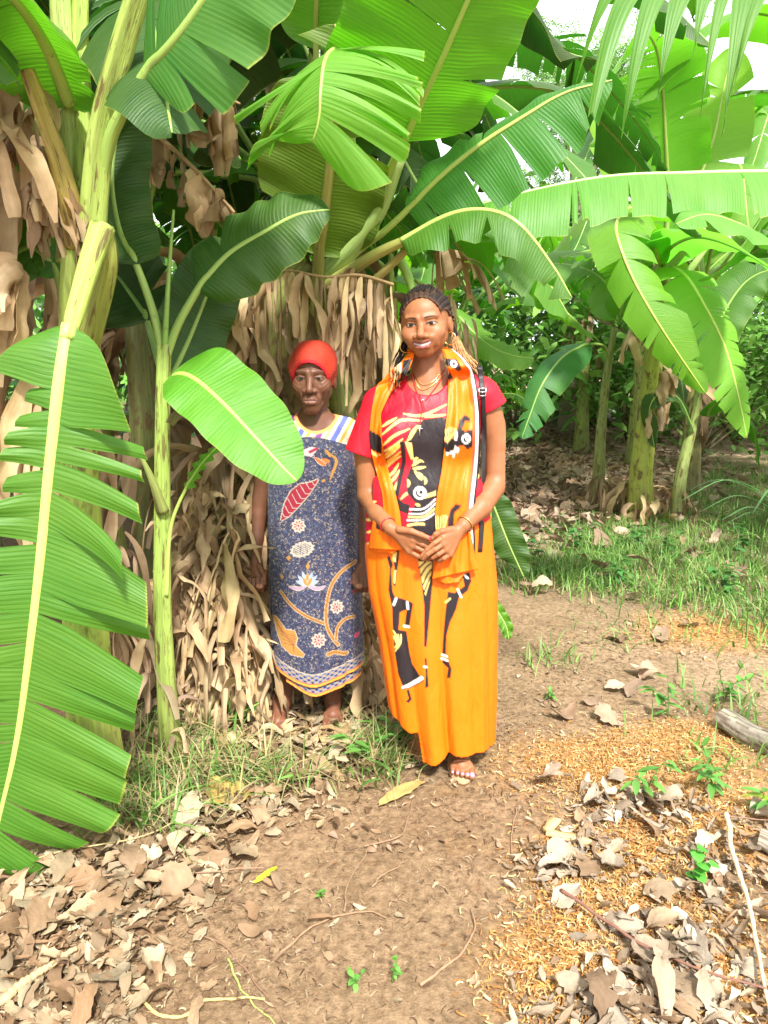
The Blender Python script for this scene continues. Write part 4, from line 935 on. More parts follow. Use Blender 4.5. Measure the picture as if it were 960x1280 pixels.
# strap leaved plant at the right edge
g = G(985, 690); o = empty('strap_leaf_plant', g, 'grass like plant with long arching strap leaves at the right edge', 'plant')
r = np.random.default_rng(5)
for i in range(18):
    a = r.uniform(2.0, 5.0) if i < 14 else r.uniform(0, 6.28); L = r.uniform(.5, .95); d = np.array([math.cos(a), math.sin(a) * .7, 0])
    C = spline([g, g + d * .18 * L + (0, 0, .42 * L), g + d * .6 * L + (0, 0, .62 * L), g + d * 1.0 * L + (0, 0, .45 * L)], 18)
    t = np.linspace(0, 1, 18); w = .019 * np.minimum(1, t * 6 + .3) * np.sqrt(np.maximum(1 - t, 0)) + .0005
    T, N, S = frames(C, (0, 0, 1)); V = np.stack([C - S * w[:, None] + N * w[:, None] * .35, C, C + S * w[:, None] + N * w[:, None] * .35], 1).reshape(-1, 3)
    mesh_obj('leaf', V, grid_faces(18, 3), M['grass'], o, col=np.tile(np.array([.13, .27, .10]) * r.uniform(.75, 1.2), (len(V), 1)))

# ---- logs, scraps, twigs
def log(u0, v0, u1, v1, rad, label, seed, cat='log'):
    a, b = G(u0, v0), G(u1, v1); a[2] = gz(a[0], a[1]) + rad * .8; b[2] = gz(b[0], b[1]) + rad * .8
    r = np.random.default_rng(seed); ph = r.uniform(0, 6.28, 8)
    o = empty('log', (a + b) / 2 * (1, 1, 0), label, cat)
    t = np.linspace(0, 1, 40)[:, None]; C = a * (1 - t) + b * t + np.stack([0 * t[:, 0], .006 * np.sin(t[:, 0] * 7), .006 * np.cos(t[:, 0] * 9)], 1)
    lob = lambda s, th: 1 + .06 * np.cos(th * 3 + ph[0] + s * 2) + .04 * np.cos(th * 7 + ph[1] + s * 5) + .02 * np.cos(th * 13 + ph[2] - s * 11) - .18 * np.exp(-((th - 2.4) ** 2) / .02)
    V, F, uv = tube_geo(C, rad, 40, N0=(0, 0, 1), lobes=lob)
    th = uv[:, 1] * 2 * np.pi
    nse = vnoise(uv[:, 0] * 1, th, 9, seed)
    cc = np.where((nse > .45)[:, None], np.array([.34, .31, .25]), np.array([.17, .135, .095])) * (.8 + .4 * vnoise(uv[:, 0], th, 30, seed + 1))[:, None]
    cc = np.where((np.abs(th - 2.4) < .12)[:, None], np.array([.07, .045, .03]), cc)
    mesh_obj('bark', V, F, M['bark'], o, col=cc)
    for k, s in ((0, -1), (39, 1)):
        ring = V[k * 40:(k + 1) * 40]; cen = ring.mean(0)
        rings = np.concatenate([cen + (ring - cen) * f * .985 for f in (1, .75, .5, .25, .02)])
        col_ = np.concatenate([np.tile(np.array(q), (40, 1)) for q in ((.10, .07, .05), (.40, .32, .22), (.30, .22, .14), (.38, .29, .19), (.15, .09, .06))])
        mesh_obj('cut_end', rings, grid_faces(5, 40, True), M['bark'], o, col=col_)
    return o
log(902, 912, 1010, 968, .048, 'grey weathered log with a dark split lying at the right edge', 1)
log(948, 1060, 1040, 1100, .03, 'thin pale branch end poking in at the right edge below the log', 2, 'branch')
g = G(712, 1052); o = empty('wood_scrap', g, 'split tan piece of wood lying flat on the shavings', 'wood scrap')
for (dx, dy, L, W, a, h) in ((0, 0, .14, .026, -.35, .022), (-.045, .05, .07, .03, .9, .03)):
    x = np.linspace(-L / 2, L / 2, 12); rr_ = np.random.default_rng(int(L * 1000))
    top = []
    for s, zt in ((-1, .0), (-1, 1), (1, 1), (1, .0)):
        top.append(np.stack([x + rr_.normal(0, .0015, 12), s * W / 2 * (1 + .1 * np.sin(x * 60)), zt * .014 + .002 * np.sin(x * 90 + s)], -1))
    V = np.stack(top, 1).reshape(-1, 3) @ np.array(Matrix.Rotation(a, 3, 'Z')).T + g + [dx, dy, h - .014]
    F = grid_faces(12, 4, True); q = MB(); q.add(V, F, None, (.60, .43, .20)); q.F4.append(np.array([[3, 2, 1, 0], [44, 45, 46, 47]])); q.build('splinter', M['bark'], o, smooth=False)
def twig(pts, rad, col, label, z=.008, cat='twig', name='twig', zs=None):
    Q = []
    for i, (u, v) in enumerate(pts):
        g = G(u, v); g[2] = gz(g[0], g[1]) + (z if zs is None else zs[i]); Q.append(g)
    C = spline(Q, 50); rr_ = np.random.default_rng(len(label))
    C = C + np.stack([vnoise(np.linspace(0, 9, 50), np.zeros(50), 1, s) - .5 for s in (1, 2, 3)], 1) * np.array([.008, .008, .004])
    q = MB(); tube(q, C, np.linspace(rad, rad * .5, 50) * (1 + .15 * np.sin(np.arange(50) * 1.7)), 7, col)
    return tag(q.build(name, M['bark'], None, loc=Q[0]), label, cat)
twig([(905, 1035), (915, 1090), (935, 1150), (945, 1215), (962, 1290)], .008, (.62, .5, .32), 'long pale dry stalk crossing the grey leaves at the right', zs=(.05, .06, .05, .04, .03), cat='stalk', name='dry_stalk')
twig([(350, 1192), (400, 1156), (450, 1140), (482, 1150)], .0035, (.30, .19, .11), 'thin curved brown twig bowed across the middle dirt')
twig([(525, 1235), (575, 1200), (592, 1165), (588, 1140)], .004, (.32, .20, .12), 'hooked brown twig on the dirt near the shavings')
twig([(455, 1060), (500, 1050), (510, 1025), (515, 1000)], .003, (.28, .18, .11), 'thin twig curving up toward the tan leaf scrap')
twig([(430, 1140), (435, 1110), (455, 1075), (462, 1060)], .003, (.26, .17, .1), 'straight thin twig above the bowed one')
twig([(465, 1112), (480, 1098), (506, 1084)], .0025, (.3, .2, .12), 'short arched twig in the middle dirt')
twig([(170, 1245), (200, 1275), (235, 1272), (262, 1252), (330, 1256)], .0045, (.55, .42, .16), 'wavy yellow root on the dirt at the bottom left')
twig([(285, 1200), (300, 1235), (345, 1290)], .003, (.30, .36, .10), 'greenish straight stalk on the dirt at the bottom')
twig([(235, 1165), (280, 1185), (320, 1230), (355, 1285)], .003, (.22, .13, .08), 'dark thin root running to the bottom edge')
twig([(700, 1125), (790, 1190), (900, 1240), (970, 1262)], .005, (.20, .10, .07), 'reddish brown stick across the grey leaves at the bottom right', z=.04)
twig([(880, 1000), (895, 1030), (960, 1040), (1000, 1042)], .003, (.25, .15, .1), 'thin reddish twig below the log', z=.04)
twig([(645, 1010), (640, 1060), (650, 1100)], .0025, (.25, .16, .1), 'small bent twig left of the split wood')
twig([(0, 1100), (90, 1075), (170, 1060), (240, 1030)], .003, (.50, .40, .2), 'long straw stalk lying over the left litter', z=.035)
twig([(40, 1135), (120, 1110), (230, 1100), (330, 1098)], .003, (.34, .2, .13), 'reddish stalk lying across the left litter', z=.035)
twig([(0, 1265), (40, 1235), (95, 1200)], .012, (.52, .38, .2), 'thick pale dry stalk in the bottom left corner', z=.03, cat='stalk', name='dry_stalk')
twig([(638, 600), (645, 625), (652, 640)], .007, (.22, .15, .08), 'dead stick standing by the path behind the orange dress', zs=(.3, .1, .0))

# ================================================================== shrubs and trees at the back
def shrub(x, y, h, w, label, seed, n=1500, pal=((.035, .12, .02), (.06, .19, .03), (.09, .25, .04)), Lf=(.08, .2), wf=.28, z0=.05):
    r = np.random.default_rng(seed); o = empty('shrub', (x, y, gz(x, y)), label, 'shrub', 'shrubs behind the plantation')
    lf, st = MB(), MB(); g = np.array([x, y, gz(x, y)])
    cl = [np.array([r.normal(0, w * .4), r.normal(0, w * .25), r.uniform(.25, 1) * h]) for _ in range(12)]
    for c_ in cl:
        tube(st, spline([g, g + c_ * (.4, .4, .55), g + c_], 8), np.linspace(.02, .005, 8), 5, (.16, .13, .07))
    t = np.array([0, .3, .7, 1.0])
    for i in range(n):
        c_ = cl[r.integers(12)]; p = g + c_ + r.normal(0, 1, 3) * np.array([w * .2, w * .17, h * .16])
        if p[2] < g[2] + z0: p[2] = g[2] + z0 + r.uniform(0, .2)
        a = r.uniform(0, 6.28); d = unit(np.array([math.cos(a), math.sin(a), r.normal(.0, .45)])); L = r.uniform(*Lf); s = unit(np.cross(d, (0, 0, 1))) ; s = unit(s + r.normal(0, .3, 3))
        cc = p + d * (t * L)[:, None] - np.array([0, 0, 1]) * (t ** 2 * L * .4)[:, None]; ww = L * wf * np.array([.1, 1, .75, .03])
        V = np.concatenate([cc - s * ww[:, None], cc + s * ww[:, None]])
        lf.add(V, grid_faces(2, 4), None, np.array(pal[r.integers(len(pal))]) * r.uniform(.6, 1.3))
    st.build('stems', M['bark'], o); lf.build('foliage', M['shrubleaf'], o)
    return o
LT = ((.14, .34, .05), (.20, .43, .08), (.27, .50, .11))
shrub(.2, 10.5, 2.3, 1.8, 'leafy shrub behind the smiling woman\'s shoulder', 201, 1800, LT)
shrub(2.6, 15.0, 3.0, 2.6, 'pale green shrub behind the small banana suckers', 202, 1800, LT)
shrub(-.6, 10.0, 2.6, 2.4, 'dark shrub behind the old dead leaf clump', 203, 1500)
shrub(4.9, 11.5, 2.4, 2.8, 'shrub behind the stout banana stem', 204, 1600, LT)
shrub(7.2, 10.5, 2.2, 2.6, 'light shrub at the far right behind the strap leaves', 205, 1600, LT)
shrub(4.6, 6.6, 1.0, 1.2, 'low bright broad leaved shrub at the right edge above the grass', 206, 800, ((.12, .30, .08), (.16, .38, .10)), (.14, .3), .3)
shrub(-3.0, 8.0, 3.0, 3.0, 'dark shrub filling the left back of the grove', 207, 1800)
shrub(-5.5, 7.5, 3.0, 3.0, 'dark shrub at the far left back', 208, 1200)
shrub(1.2, 15.2, 3.8, 3.4, 'tall pale shrub closing the view behind the path', 210, 2400, LT, (.14, .32))
shrub(.2, 12.5, 3.4, 3.0, 'tall green shrub behind the smiling woman and the dead leaves', 211, 2200, LT, (.14, .32))
shrub(4.4, 13.4, 3.2, 3.4, 'tall bright shrub behind the thin banana stem', 212, 2200, LT, (.14, .32))
shrub(6.2, 13.0, 3.2, 3.6, 'tall shrub behind the leaning banana sucker', 213, 2200, LT, (.14, .32))
def tree(x, y, h, w, label, seed, n=5000, pal=LT, fine=True):
    r = np.random.default_rng(seed); g = np.array([x, y, gz(x, y)]); o = empty('tree', g, label, 'tree', 'trees behind the plantation')
    tb, lf = MB(), MB()
    tube(tb, spline([g - (0, 0, .1), g + (.1, 0, h * .35), g + (-.1, 0, h * .7), g + (.1, 0, h * .92)], 20), np.linspace(.22, .05, 20), 12, (.3, .25, .18))
    cl = []
    for i in range(16):
        a = r.uniform(0, 6.28); z = r.uniform(.4, .95) * h; d = np.array([math.cos(a), math.sin(a), 0]) * w * r.uniform(.4, 1) * (1.15 - z / h * .6)
        e = g + d + (0, 0, z + h * .1); s_ = g + (0, 0, z * .85)
        tube(tb, spline([s_, (s_ + e) / 2 + (0, 0, .15), e], 10), np.linspace(.06, .012, 10), 6, (.3, .25, .18)); cl.append((s_, e))
    for i in range(n):
        s_, e = cl[r.integers(16)]; p = s_ + (e - s_) * r.uniform(.35, 1.1) + r.normal(0, w * .11, 3)
        a = r.uniform(0, 6.28); d = unit(np.array([math.cos(a), math.sin(a), r.normal(-.3, .4)])); L = r.uniform(.25, .5)
        u_ = unit(np.cross(d, (0, 0, 1)))
        q = []; f = []
        for k_ in range(7):   # pinnate leaflets on one rachis
            c_ = p + d * L * k_ / 7
            for sgn in (-1, 1):
                b = c_ + (u_ * sgn * .8 + d * .6) * L * .30 * (1 - k_ / 10); m_ = (c_ + b) / 2; wv = d * L * .045
                n0 = len(q); q += [c_, m_ - wv, b, m_ + wv]; f.append([n0, n0 + 1, n0 + 2, n0 + 3])
        lf.add(np.array(q), np.array(f), None, np.array(pal[r.integers(len(pal))]) * r.uniform(.6, 1.3))
    tb.build('trunk', M['bark'], o); lf.build('crown', M['shrubleaf'], o)
    return o
tree(3.6, 14.5, 7.0, 2.6, 'feathery leaved tree rising behind the banana leaves', 301, 4200)
tree(9.0, 15.5, 6.0, 2.4, 'feathery tree showing at the right against the white sky', 302, 2200)
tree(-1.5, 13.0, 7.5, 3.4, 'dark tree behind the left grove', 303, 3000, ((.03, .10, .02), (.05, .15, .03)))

r = np.random.default_rng(77); mb = MB(); t = np.array([0, .3, .7, 1.0])
for i in range(9000):
    x = r.uniform(-11, 17); y = r.uniform(15.5, 18.5); h = 3.3 + 1.1 * math.sin(x * .9) + .6 * math.sin(x * 2.3 + 1)
    p = np.array([x, y, gz(x, 17) + max(0, r.uniform(0, 1) ** .8 * h - (y < 16) * .6)]); L = r.uniform(.25, .6); a = r.uniform(0, 6.28)
    d = unit(np.array([math.cos(a), math.sin(a), r.normal(0, .5)])); s_ = unit(np.cross(d, (0, 0, 1)) + r.normal(0, .4, 3))
    cc = p + d * (t * L)[:, None] - np.array([0, 0, 1]) * (t ** 2 * L * .4)[:, None]; ww = L * .26 * np.array([.1, 1, .75, .03])
    mb.add(np.concatenate([cc - s_ * ww[:, None], cc + s_ * ww[:, None]]), grid_faces(2, 4), None, np.array(LT[r.integers(3)]) * r.uniform(.6, 1.2))
tag(mb.build('woodland', M['shrubleaf']), 'far green thicket closing the view behind the plantation', 'thicket', kind='stuff')
# ================================================================== people
class Field:
    def __init__(s, xs, ys, zs):
        s.ax = [np.asarray(a, np.float32) for a in (xs, ys, zs)]
        s.f = np.full([len(a) for a in s.ax], 10.0, np.float32)
    def box(s, lo, hi):
        sl = tuple(slice(max(0, np.searchsorted(a, l) - 1), min(len(a), np.searchsorted(a, h) + 1)) for a, l, h in zip(s.ax, lo, hi))
        return sl, np.meshgrid(*[a[q] for a, q in zip(s.ax, sl)], indexing='ij', sparse=True)
    def put(s, lo, hi, fn, k=0.0, sub=False):
        sl, (X, Y, Z) = s.box(lo, hi)
        if any(q.stop <= q.start for q in sl): return
        d = fn(X, Y, Z); g = s.f[sl]
        if sub: s.f[sl] = -smin(-g, d, k)
        else: s.f[sl] = smin(g, d, k)
    def cap(s, a, b, ra, rb=None, k=.01, sub=False, pad=.02):
        rb = ra if rb is None else rb
        a, b = np.asarray(a, float), np.asarray(b, float); R_ = max(ra, rb) + pad + k
        s.put(np.minimum(a, b) - R_, np.maximum(a, b) + R_, lambda X, Y, Z: d_cap(X, Y, Z, a, b, ra, rb), k, sub)
    def ell(s, c, r, k=.01, sub=False, pad=.02):
        c, r = np.asarray(c, float), np.asarray(r, float)
        s.put(c - r - pad - k, c + r + pad + k, lambda X, Y, Z: d_ell(X, Y, Z, c, r), k, sub)
    def chain(s, pts, rad, k=.003, **kw):
        for i in range(len(pts) - 1): s.cap(pts[i], pts[i + 1], rad[i], rad[i + 1], k, **kw)
    def mesh(s):
        f = s.f; ins = f < 0
        n = f.shape
        c = np.zeros([q - 1 for q in n], np.uint8)
        for i in (0, 1):
            for j in (0, 1):
                for k in (0, 1): c += ins[i:n[0] - 1 + i, j:n[1] - 1 + j, k:n[2] - 1 + k]
        I, J, K = np.nonzero((c > 0) & (c < 8))
        idx = np.full(c.shape, -1, np.int32); idx[I, J, K] = np.arange(len(I))
        acc = np.zeros((len(I), 3)); cnt = np.zeros(len(I))
        for ax in range(3):
            o1, o2 = [a for a in range(3) if a != ax]
            for p in (0, 1):
                for q in (0, 1):
                    d = [0, 0, 0]; d[o1] = p; d[o2] = q; e = list(d); e[ax] = 1
                    fa = f[I + d[0], J + d[1], K + d[2]]; fb = f[I + e[0], J + e[1], K + e[2]]
                    m = (fa < 0) != (fb < 0)
                    t = np.where(m, fa / np.where(m, fa - fb, 1), 0)
                    pos = np.array(d, float)[None] + np.zeros((len(I), 1)); pos[:, ax] += t
                    acc += np.where(m[:, None], pos, 0); cnt += m
        g = acc / cnt[:, None] + np.stack([I, J, K], 1)
        V = np.stack([np.interp(g[:, a], np.arange(n[a]), s.ax[a]) for a in range(3)], 1)
        Fs = []
        for ax in range(3):
            o1, o2 = [(1, 2), (2, 0), (0, 1)][ax]
            sl0 = [slice(1, -1)] * 3; sl1 = list(sl0); sl0[ax] = slice(0, -1); sl1[ax] = slice(1, None)
            a, b = ins[tuple(sl0)], ins[tuple(sl1)]
            for rev, m in ((False, a & ~b), (True, ~a & b)):
                P_ = np.argwhere(m) + [0 if q == ax else 1 for q in range(3)]
                qd = []
                for da, db in ((0, 0), (-1, 0), (-1, -1), (0, -1)):
                    Q = P_.copy(); Q[:, o1] += da; Q[:, o2] += db
                    qd.append(idx[Q[:, 0], Q[:, 1], Q[:, 2]])
                qd = np.stack(qd, 1); qd = qd[(qd >= 0).all(1)]
                Fs.append(qd[:, ::-1] if rev else qd)
        return V, np.concatenate(Fs)

def smin(a, b, k):
    if k <= 0: return np.minimum(a, b)
    h = np.clip(.5 + .5 * (a - b) / k, 0, 1)
    return a + (b - a) * h - k * h * (1 - h)
def smax(a, b, k): return -smin(-a, -b, k)
def d_cap(X, Y, Z, a, b, ra, rb):
    v = np.asarray(b, float) - a; L2 = max(v.dot(v), 1e-9)
    t = np.clip(((X - a[0]) * v[0] + (Y - a[1]) * v[1] + (Z - a[2]) * v[2]) / L2, 0, 1)
    return np.sqrt((X - a[0] - t * v[0]) ** 2 + (Y - a[1] - t * v[1]) ** 2 + (Z - a[2] - t * v[2]) ** 2) - (ra + (rb - ra) * t)
def d_ell(X, Y, Z, c, r):
    x, y, z = (X - c[0]), (Y - c[1]), (Z - c[2])
    k0 = np.sqrt((x / r[0]) ** 2 + (y / r[1]) ** 2 + (z / r[2]) ** 2)
    k1 = np.sqrt((x / r[0] ** 2) ** 2 + (y / r[1] ** 2) ** 2 + (z / r[2] ** 2) ** 2)
    return k0 * (k0 - 1) / np.maximum(k1, 1e-6)
def axis(*segs):
    """piecewise spacing: (lo, hi, step), ..."""
    out = []
    for lo, hi, st in segs:
        n = max(1, int(round((hi - lo) / st))); out.append(np.linspace(lo, hi, n, endpoint=False))
    return np.concatenate(out + [[segs[-1][1]]])

class Head:
    def __init__(s, eye_mid, yaw, roll, pitch, sx, sz, smile):
        Rm = Matrix.Rotation(roll, 3, 'Y') @ Matrix.Rotation(yaw, 3, 'Z') @ Matrix.Rotation(pitch, 3, 'X')
        s.R = np.array(Rm); s.sc = np.array([sx, sx, sz]); s.smile = smile
        s.o = np.asarray(eye_mid) - s.R @ (np.array([0, -.086, 0]) * s.sc)
    def w(s, *p): return s.o + s.R @ (np.asarray(p, float) * s.sc)
    def loc(s, X, Y, Z):
        x, y, z = X - s.o[0], Y - s.o[1], Z - s.o[2]
        return tuple((s.R[0, i] * x + s.R[1, i] * y + s.R[2, i] * z) / s.sc[i] for i in range(3))
    def sdf(s, X, Y, Z):
        x, y, z = s.loc(X, Y, Z); ax = np.abs(x); sm = s.smile
        E = lambda c, r: d_ell(x, y, z, c, r)
        ES = lambda c, r: d_ell(ax, y, z, c, r)
        CS = lambda a, b, ra, rb: d_cap(ax, y, z, np.array(a, float), np.array(b, float), ra, rb)
        d = E((0, .012, .032), (.0735, .092, .083))
        d = smin(d, E((0, -.022, -.012), (.064, .064, .078)), .025)
        d = smin(d, E((0, -.030, .040), (.057, .052, .046)), .022)
        d = smin(d, E((0, -.066, -.084 if sm else -.091), (.021, .020, .017)), .03)
        d = smin(d, CS((.047, .000, -.050), (.010, -.066, -.087 if sm else -.094), .014, .012), .028)
        d = smin(d, ES((.041 if not sm else .0425, -.060 if not sm else -.062, -.027 if not sm else -.029), (.023, .022, .022)), .026)
        d = smin(d, CS((.010, -.086, .019), (.042, -.074, .022), .0065, .006), .014)
        d = smax(d, -ES((.0315, -.102, .001), (.0175, .017, .0105)), .011)
        d = smin(d, ES((.0315, -.0730, .000), (.0135, .0135, .0125)), .003)
        d = smin(d, CS((.0215, -.0845, .0045), (.0415, -.0795, .0045), .0022, .0022), .004)   # upper lid fold
        d = smin(d, d_cap(x, y, z, np.array([0, -.083, .006]), np.array([0, -.1075, -.034]), .0072, .0122), .014)
        d = smin(d, ES((.0150 if sm else .0168, -.0965, -.0385), (.0100, .0105, .0082)), .007)
        d = smax(d, -ES((.0085, -.1035, -.0470), (.0042, .005, .0028)), .003)
        d = smin(d, E((0, -.078, -.061 if sm else -.064), (.034, .022, .024)), .016)
        lift = .009 if sm else -.001
        mw = .030 if sm else .025
        zc = -.0620 if sm else -.0665
        for z0, y0, r0 in ((zc + .0060, -.0985, .0052), (zc - (.0115 if sm else .006), -.0985, .0062)):
            d = smin(d, CS((0, y0, z0), (mw * .5, y0 + .004, z0 + lift * .25), r0, r0 * .9), .004)
            d = smin(d, CS((mw * .5, y0 + .004, z0 + lift * .25), (mw, y0 + .0155, zc + lift), r0 * .9, r0 * .4), .004)
        if sm:
            d = smin(d, ES((.036, -.067, -.040), (.016, .018, .018)), .02)
            d = smax(d, -CS((0, -.106, zc - .003), (mw * .8, -.098, zc + lift * .5), .0042, .003), .003)
            d = smin(d, CS((.032, -.084, -.043), (.040, -.070, -.066), .0055, .006), .016)
        else:
            d = smax(d, -CS((0, -.1075, zc), (mw * .85, -.0965, zc + lift * .6), .0016, .0012), .003)
            d = smax(d, -CS((.021, -.103, -.044), (.033, -.089, -.068), .0022, .0028), .007)
            d = smax(d, -CS((.020, -.100, -.014), (.036, -.088, -.019), .0022, .002), .008)   # bags under the eyes
            d = smax(d, -CS((0.0035, -.098, .024), (.0035, -.094, .038), .001, .001), .006)
        if not sm:
            fr = np.clip((-.03 - y) / .03, 0, 1)
            d = d + fr * (.0009 * np.sin(z * 520 + 3000 * x * x) * np.clip((z - .022) / .01, 0, 1) + .0005 * np.sin((ax * .8 - z) * 480) * np.clip((ax - .036) / .012, 0, 1) * np.clip((.02 - z) / .02, 0, 1)
                          + .0009 * np.sin((ax + z * .5) * 560) * np.exp(-((z + .052) / .012) ** 2) * (ax < .03))
            d = smax(d, -CS((.030, -.092, -.058), (.034, -.082, -.082), .0016, .0016), .008)
        d = smin(d, ES((.0745, .010, -.010), (.0085, .018, .030)), .008)
        d = smax(d, -ES((.084, .006, -.010), (.006, .009, .018)), .006)
        return d * .9
    def paint(s, V, skin, lip, teeth, brow=(.018, .010, .007)):
        x, y, z = s.loc(V[:, 0], V[:, 1], V[:, 2]); ax = np.abs(x); front = y < -.045
        c = np.tile(np.array(skin, float), (len(V), 1)); sm = s.smile
        def m_(mask, col, a=1.0):
            q = (np.clip(mask, 0, 1) * front * a)[:, None]; c[:] = c * (1 - q) + np.array(col) * q
        ss = lambda e0, e1, v: np.clip((v - e0) / (e1 - e0), 0, 1)
        soft = lambda v, w: np.clip(.5 - v / w, 0, 1)
        # blush, lips
        lift = .009 if sm else -.001; mw = .0325 if sm else .026; zc = -.0620 if sm else -.0665
        t = np.clip(ax / mw, 0, 1); zm = zc + lift * t ** 1.6; env = np.sqrt(np.maximum(1 - t ** 2, 0))
        top = zm + (.0088 if sm else .0105) * env * (1 - .25 * np.exp(-(ax / .005) ** 2)); bot = zm - (.0172 if sm else .0125) * env
        inl = np.minimum(ss(0, .002, top - z), ss(0, .002, z - bot)) * (ax < mw) * (y < -.07)
        m_(inl, lip)
        if sm:
            tt = np.minimum(ss(-.0005, .0012, zm + .0006 * env - z), ss(-.0005, .0012, z - (zm - .0064 * env))) * (ax < mw * .78) * (y < -.07)
            m_(tt, teeth)
            m_(soft(np.abs(z - (zm - .0074 * env)) - .0006, .0012) * (ax < mw * .8) * (y < -.07), (.10, .02, .02), .7)
        else:
            m_(soft(np.abs(z - zm) - .0010, .0014) * (ax < mw * .95) * (y < -.07), (.018, .006, .004))
        m_(soft(np.abs(np.hypot(ax - mw * 1.0, z - zc - lift)) - (.0015 if sm else .003), .003), np.array(skin) * .35, .6)  # crease shade at the mouth corners, put into the skin colour
        # nostrils, the shade of their hollows painted into the skin
        m_(soft(np.hypot((ax - .0075) / 1.3, z + .0455) - .0026, .0022) * (y < -.085), np.array(skin) * .15, .85)
        # eyes
        ex = ax - .0315; op = .0050 if not sm else .0056
        lid = op * (1 - (ex / .0145) ** 2) + .0006 * ex / .0145
        lo = -op * .75 * (1 - (ex / .0145) ** 2)
        eye = np.minimum(ss(-.0006, .0006, lid - z), ss(-.0006, .0006, z - lo)) * (np.abs(ex) < .0145)
        m_(eye, (.42, .36, .30) if sm else (.16, .11, .08))
        m_(soft(np.hypot(ex + (.001 if True else 0), z - .0005) - .0066, .0014) * eye, (.014, .007, .004))
        m_(soft(np.hypot(ex + .001, z - .0005) - .0024, .0012) * eye, (.003, .002, .002))
        
        m_(soft(np.abs(z - lid - .0006) - (.0019 if sm else .0011), .0012) * (np.abs(ex) < .0172), (.008, .007, .006))
        m_(soft(np.abs(z - lo + .0003) - .0004, .001) * (np.abs(ex) < .013), (.03, .016, .012), .7)
        # brows
        bz = .0185 + .0035 * np.sin(np.clip((ax - .012) / .034, 0, 1) * 2.6) - (.0 if sm else .0015)
        bw = (.0032 if sm else .0024) * np.clip(1.15 - (ax - .012) / .045, .2, 1)
        m_(soft(np.abs(z - bz) - bw, .002) * ss(.010, .014, ax) * ss(.049, .044, ax), brow, .92 if sm else .55)
        return c

def skin_mat(name, rough, sub):
    k = NT(name); tc = k.n('ShaderNodeTexCoord'); at = k.n('ShaderNodeVertexColor', layer_name='Col')
    a = k.noise(tc.outputs['Object'], 45, 5, .6); b = k.noise(tc.outputs['Object'], 600, 3, .6)
    c = k.mix(k.ramp(a, [(.35, (0, 0, 0)), (.7, (.5, .5, .5))]), at.outputs[0], k.mix(1.0, at.outputs[0], (.75, .66, .6, 1), 'MULTIPLY'))
    return k.done(k.bsdf(c, rough, .33, k.bump(k.math('ADD', b, k.math('MULTIPLY', a, 1.0)), .2, .002), Subsurface_Weight=sub, Subsurface_Radius=(.012, .005, .003), Subsurface_Scale=.6))
M['skin'] = skin_mat('skin', .48, .06)
M['cloth'] = mat_vcol('printed_cotton', .7, .25, 0, 420, .25, .0015, sheen=.03, var=.12, wrinkle=.3)
M['silk'] = mat_vcol('satin_cotton', .5, .3, 0, 300, .12, .0012, sheen=0, var=.10, wrinkle=.35)
M['hair'] = mat_vcol('braided_hair', .6, .2, 0, 350, .6, .003, var=.4)
def metal(name, col, rough=.25):
    k = NT(name); return k.done(k.bsdf((*col, 1), rough, .5, Metallic=1.0))
M['gold'] = metal('gold', (.85, .56, .18)); M['silver'] = metal('silver', (.75, .75, .74), .3)

# ---- print drawing (flat pattern coordinates of the garment)
def inpoly(u, v, pts):
    pts = np.asarray(pts, float); j = len(pts) - 1
    full = np.zeros(len(u), bool)
    bb = np.nonzero((u > pts[:, 0].min()) & (u < pts[:, 0].max()) & (v > pts[:, 1].min()) & (v < pts[:, 1].max()))[0]
    if len(bb) == 0: return full
    u, v = u[bb], v[bb]; r = np.zeros(len(u), bool)
    for i in range(len(pts)):
        a, b = pts[i], pts[j]
        if a[1] != b[1]:
            r ^= ((a[1] > v) != (b[1] > v)) & (u < (b[0] - a[0]) * (v - a[1]) / (b[1] - a[1]) + a[0])
        j = i
    full[bb] = r
    return full
def nearline(u, v, pts, w, taper=False):
    q = spline(np.asarray(pts, float), 24); full = np.zeros(len(u), bool); W_ = w * 1.3
    sel = np.nonzero((u > q[:, 0].min() - W_) & (u < q[:, 0].max() + W_) & (v > q[:, 1].min() - W_) & (v < q[:, 1].max() + W_))[0]
    if len(sel) == 0: return full
    u, v = u[sel], v[sel]; r = np.zeros(len(u), bool)
    for i in range(23):
        a, b = q[i], q[i + 1]; d = b - a; L = max(d.dot(d), 1e-9)
        t = np.clip(((u - a[0]) * d[0] + (v - a[1]) * d[1]) / L, 0, 1)
        ww = w * (1 if not taper else math.sin(math.pi * min(1, .12 + .85 * i / 23)) + .15)
        r |= (u - a[0] - t * d[0]) ** 2 + (v - a[1] - t * d[1]) ** 2 < ww * ww
    full[sel] = r
    return full
AA = ((0, 0), (.42, .18), (-.18, .42), (-.42, -.18), (.18, -.42), (.25, .3), (-.3, -.25))
def antialias(fn, u, v): return sum(fn(u + a, v + b) for a, b in AA) / len(AA)
def plane_uv(V, Y):
    Q = V.copy(); Q[:, 1] = Y; return proj(Q)

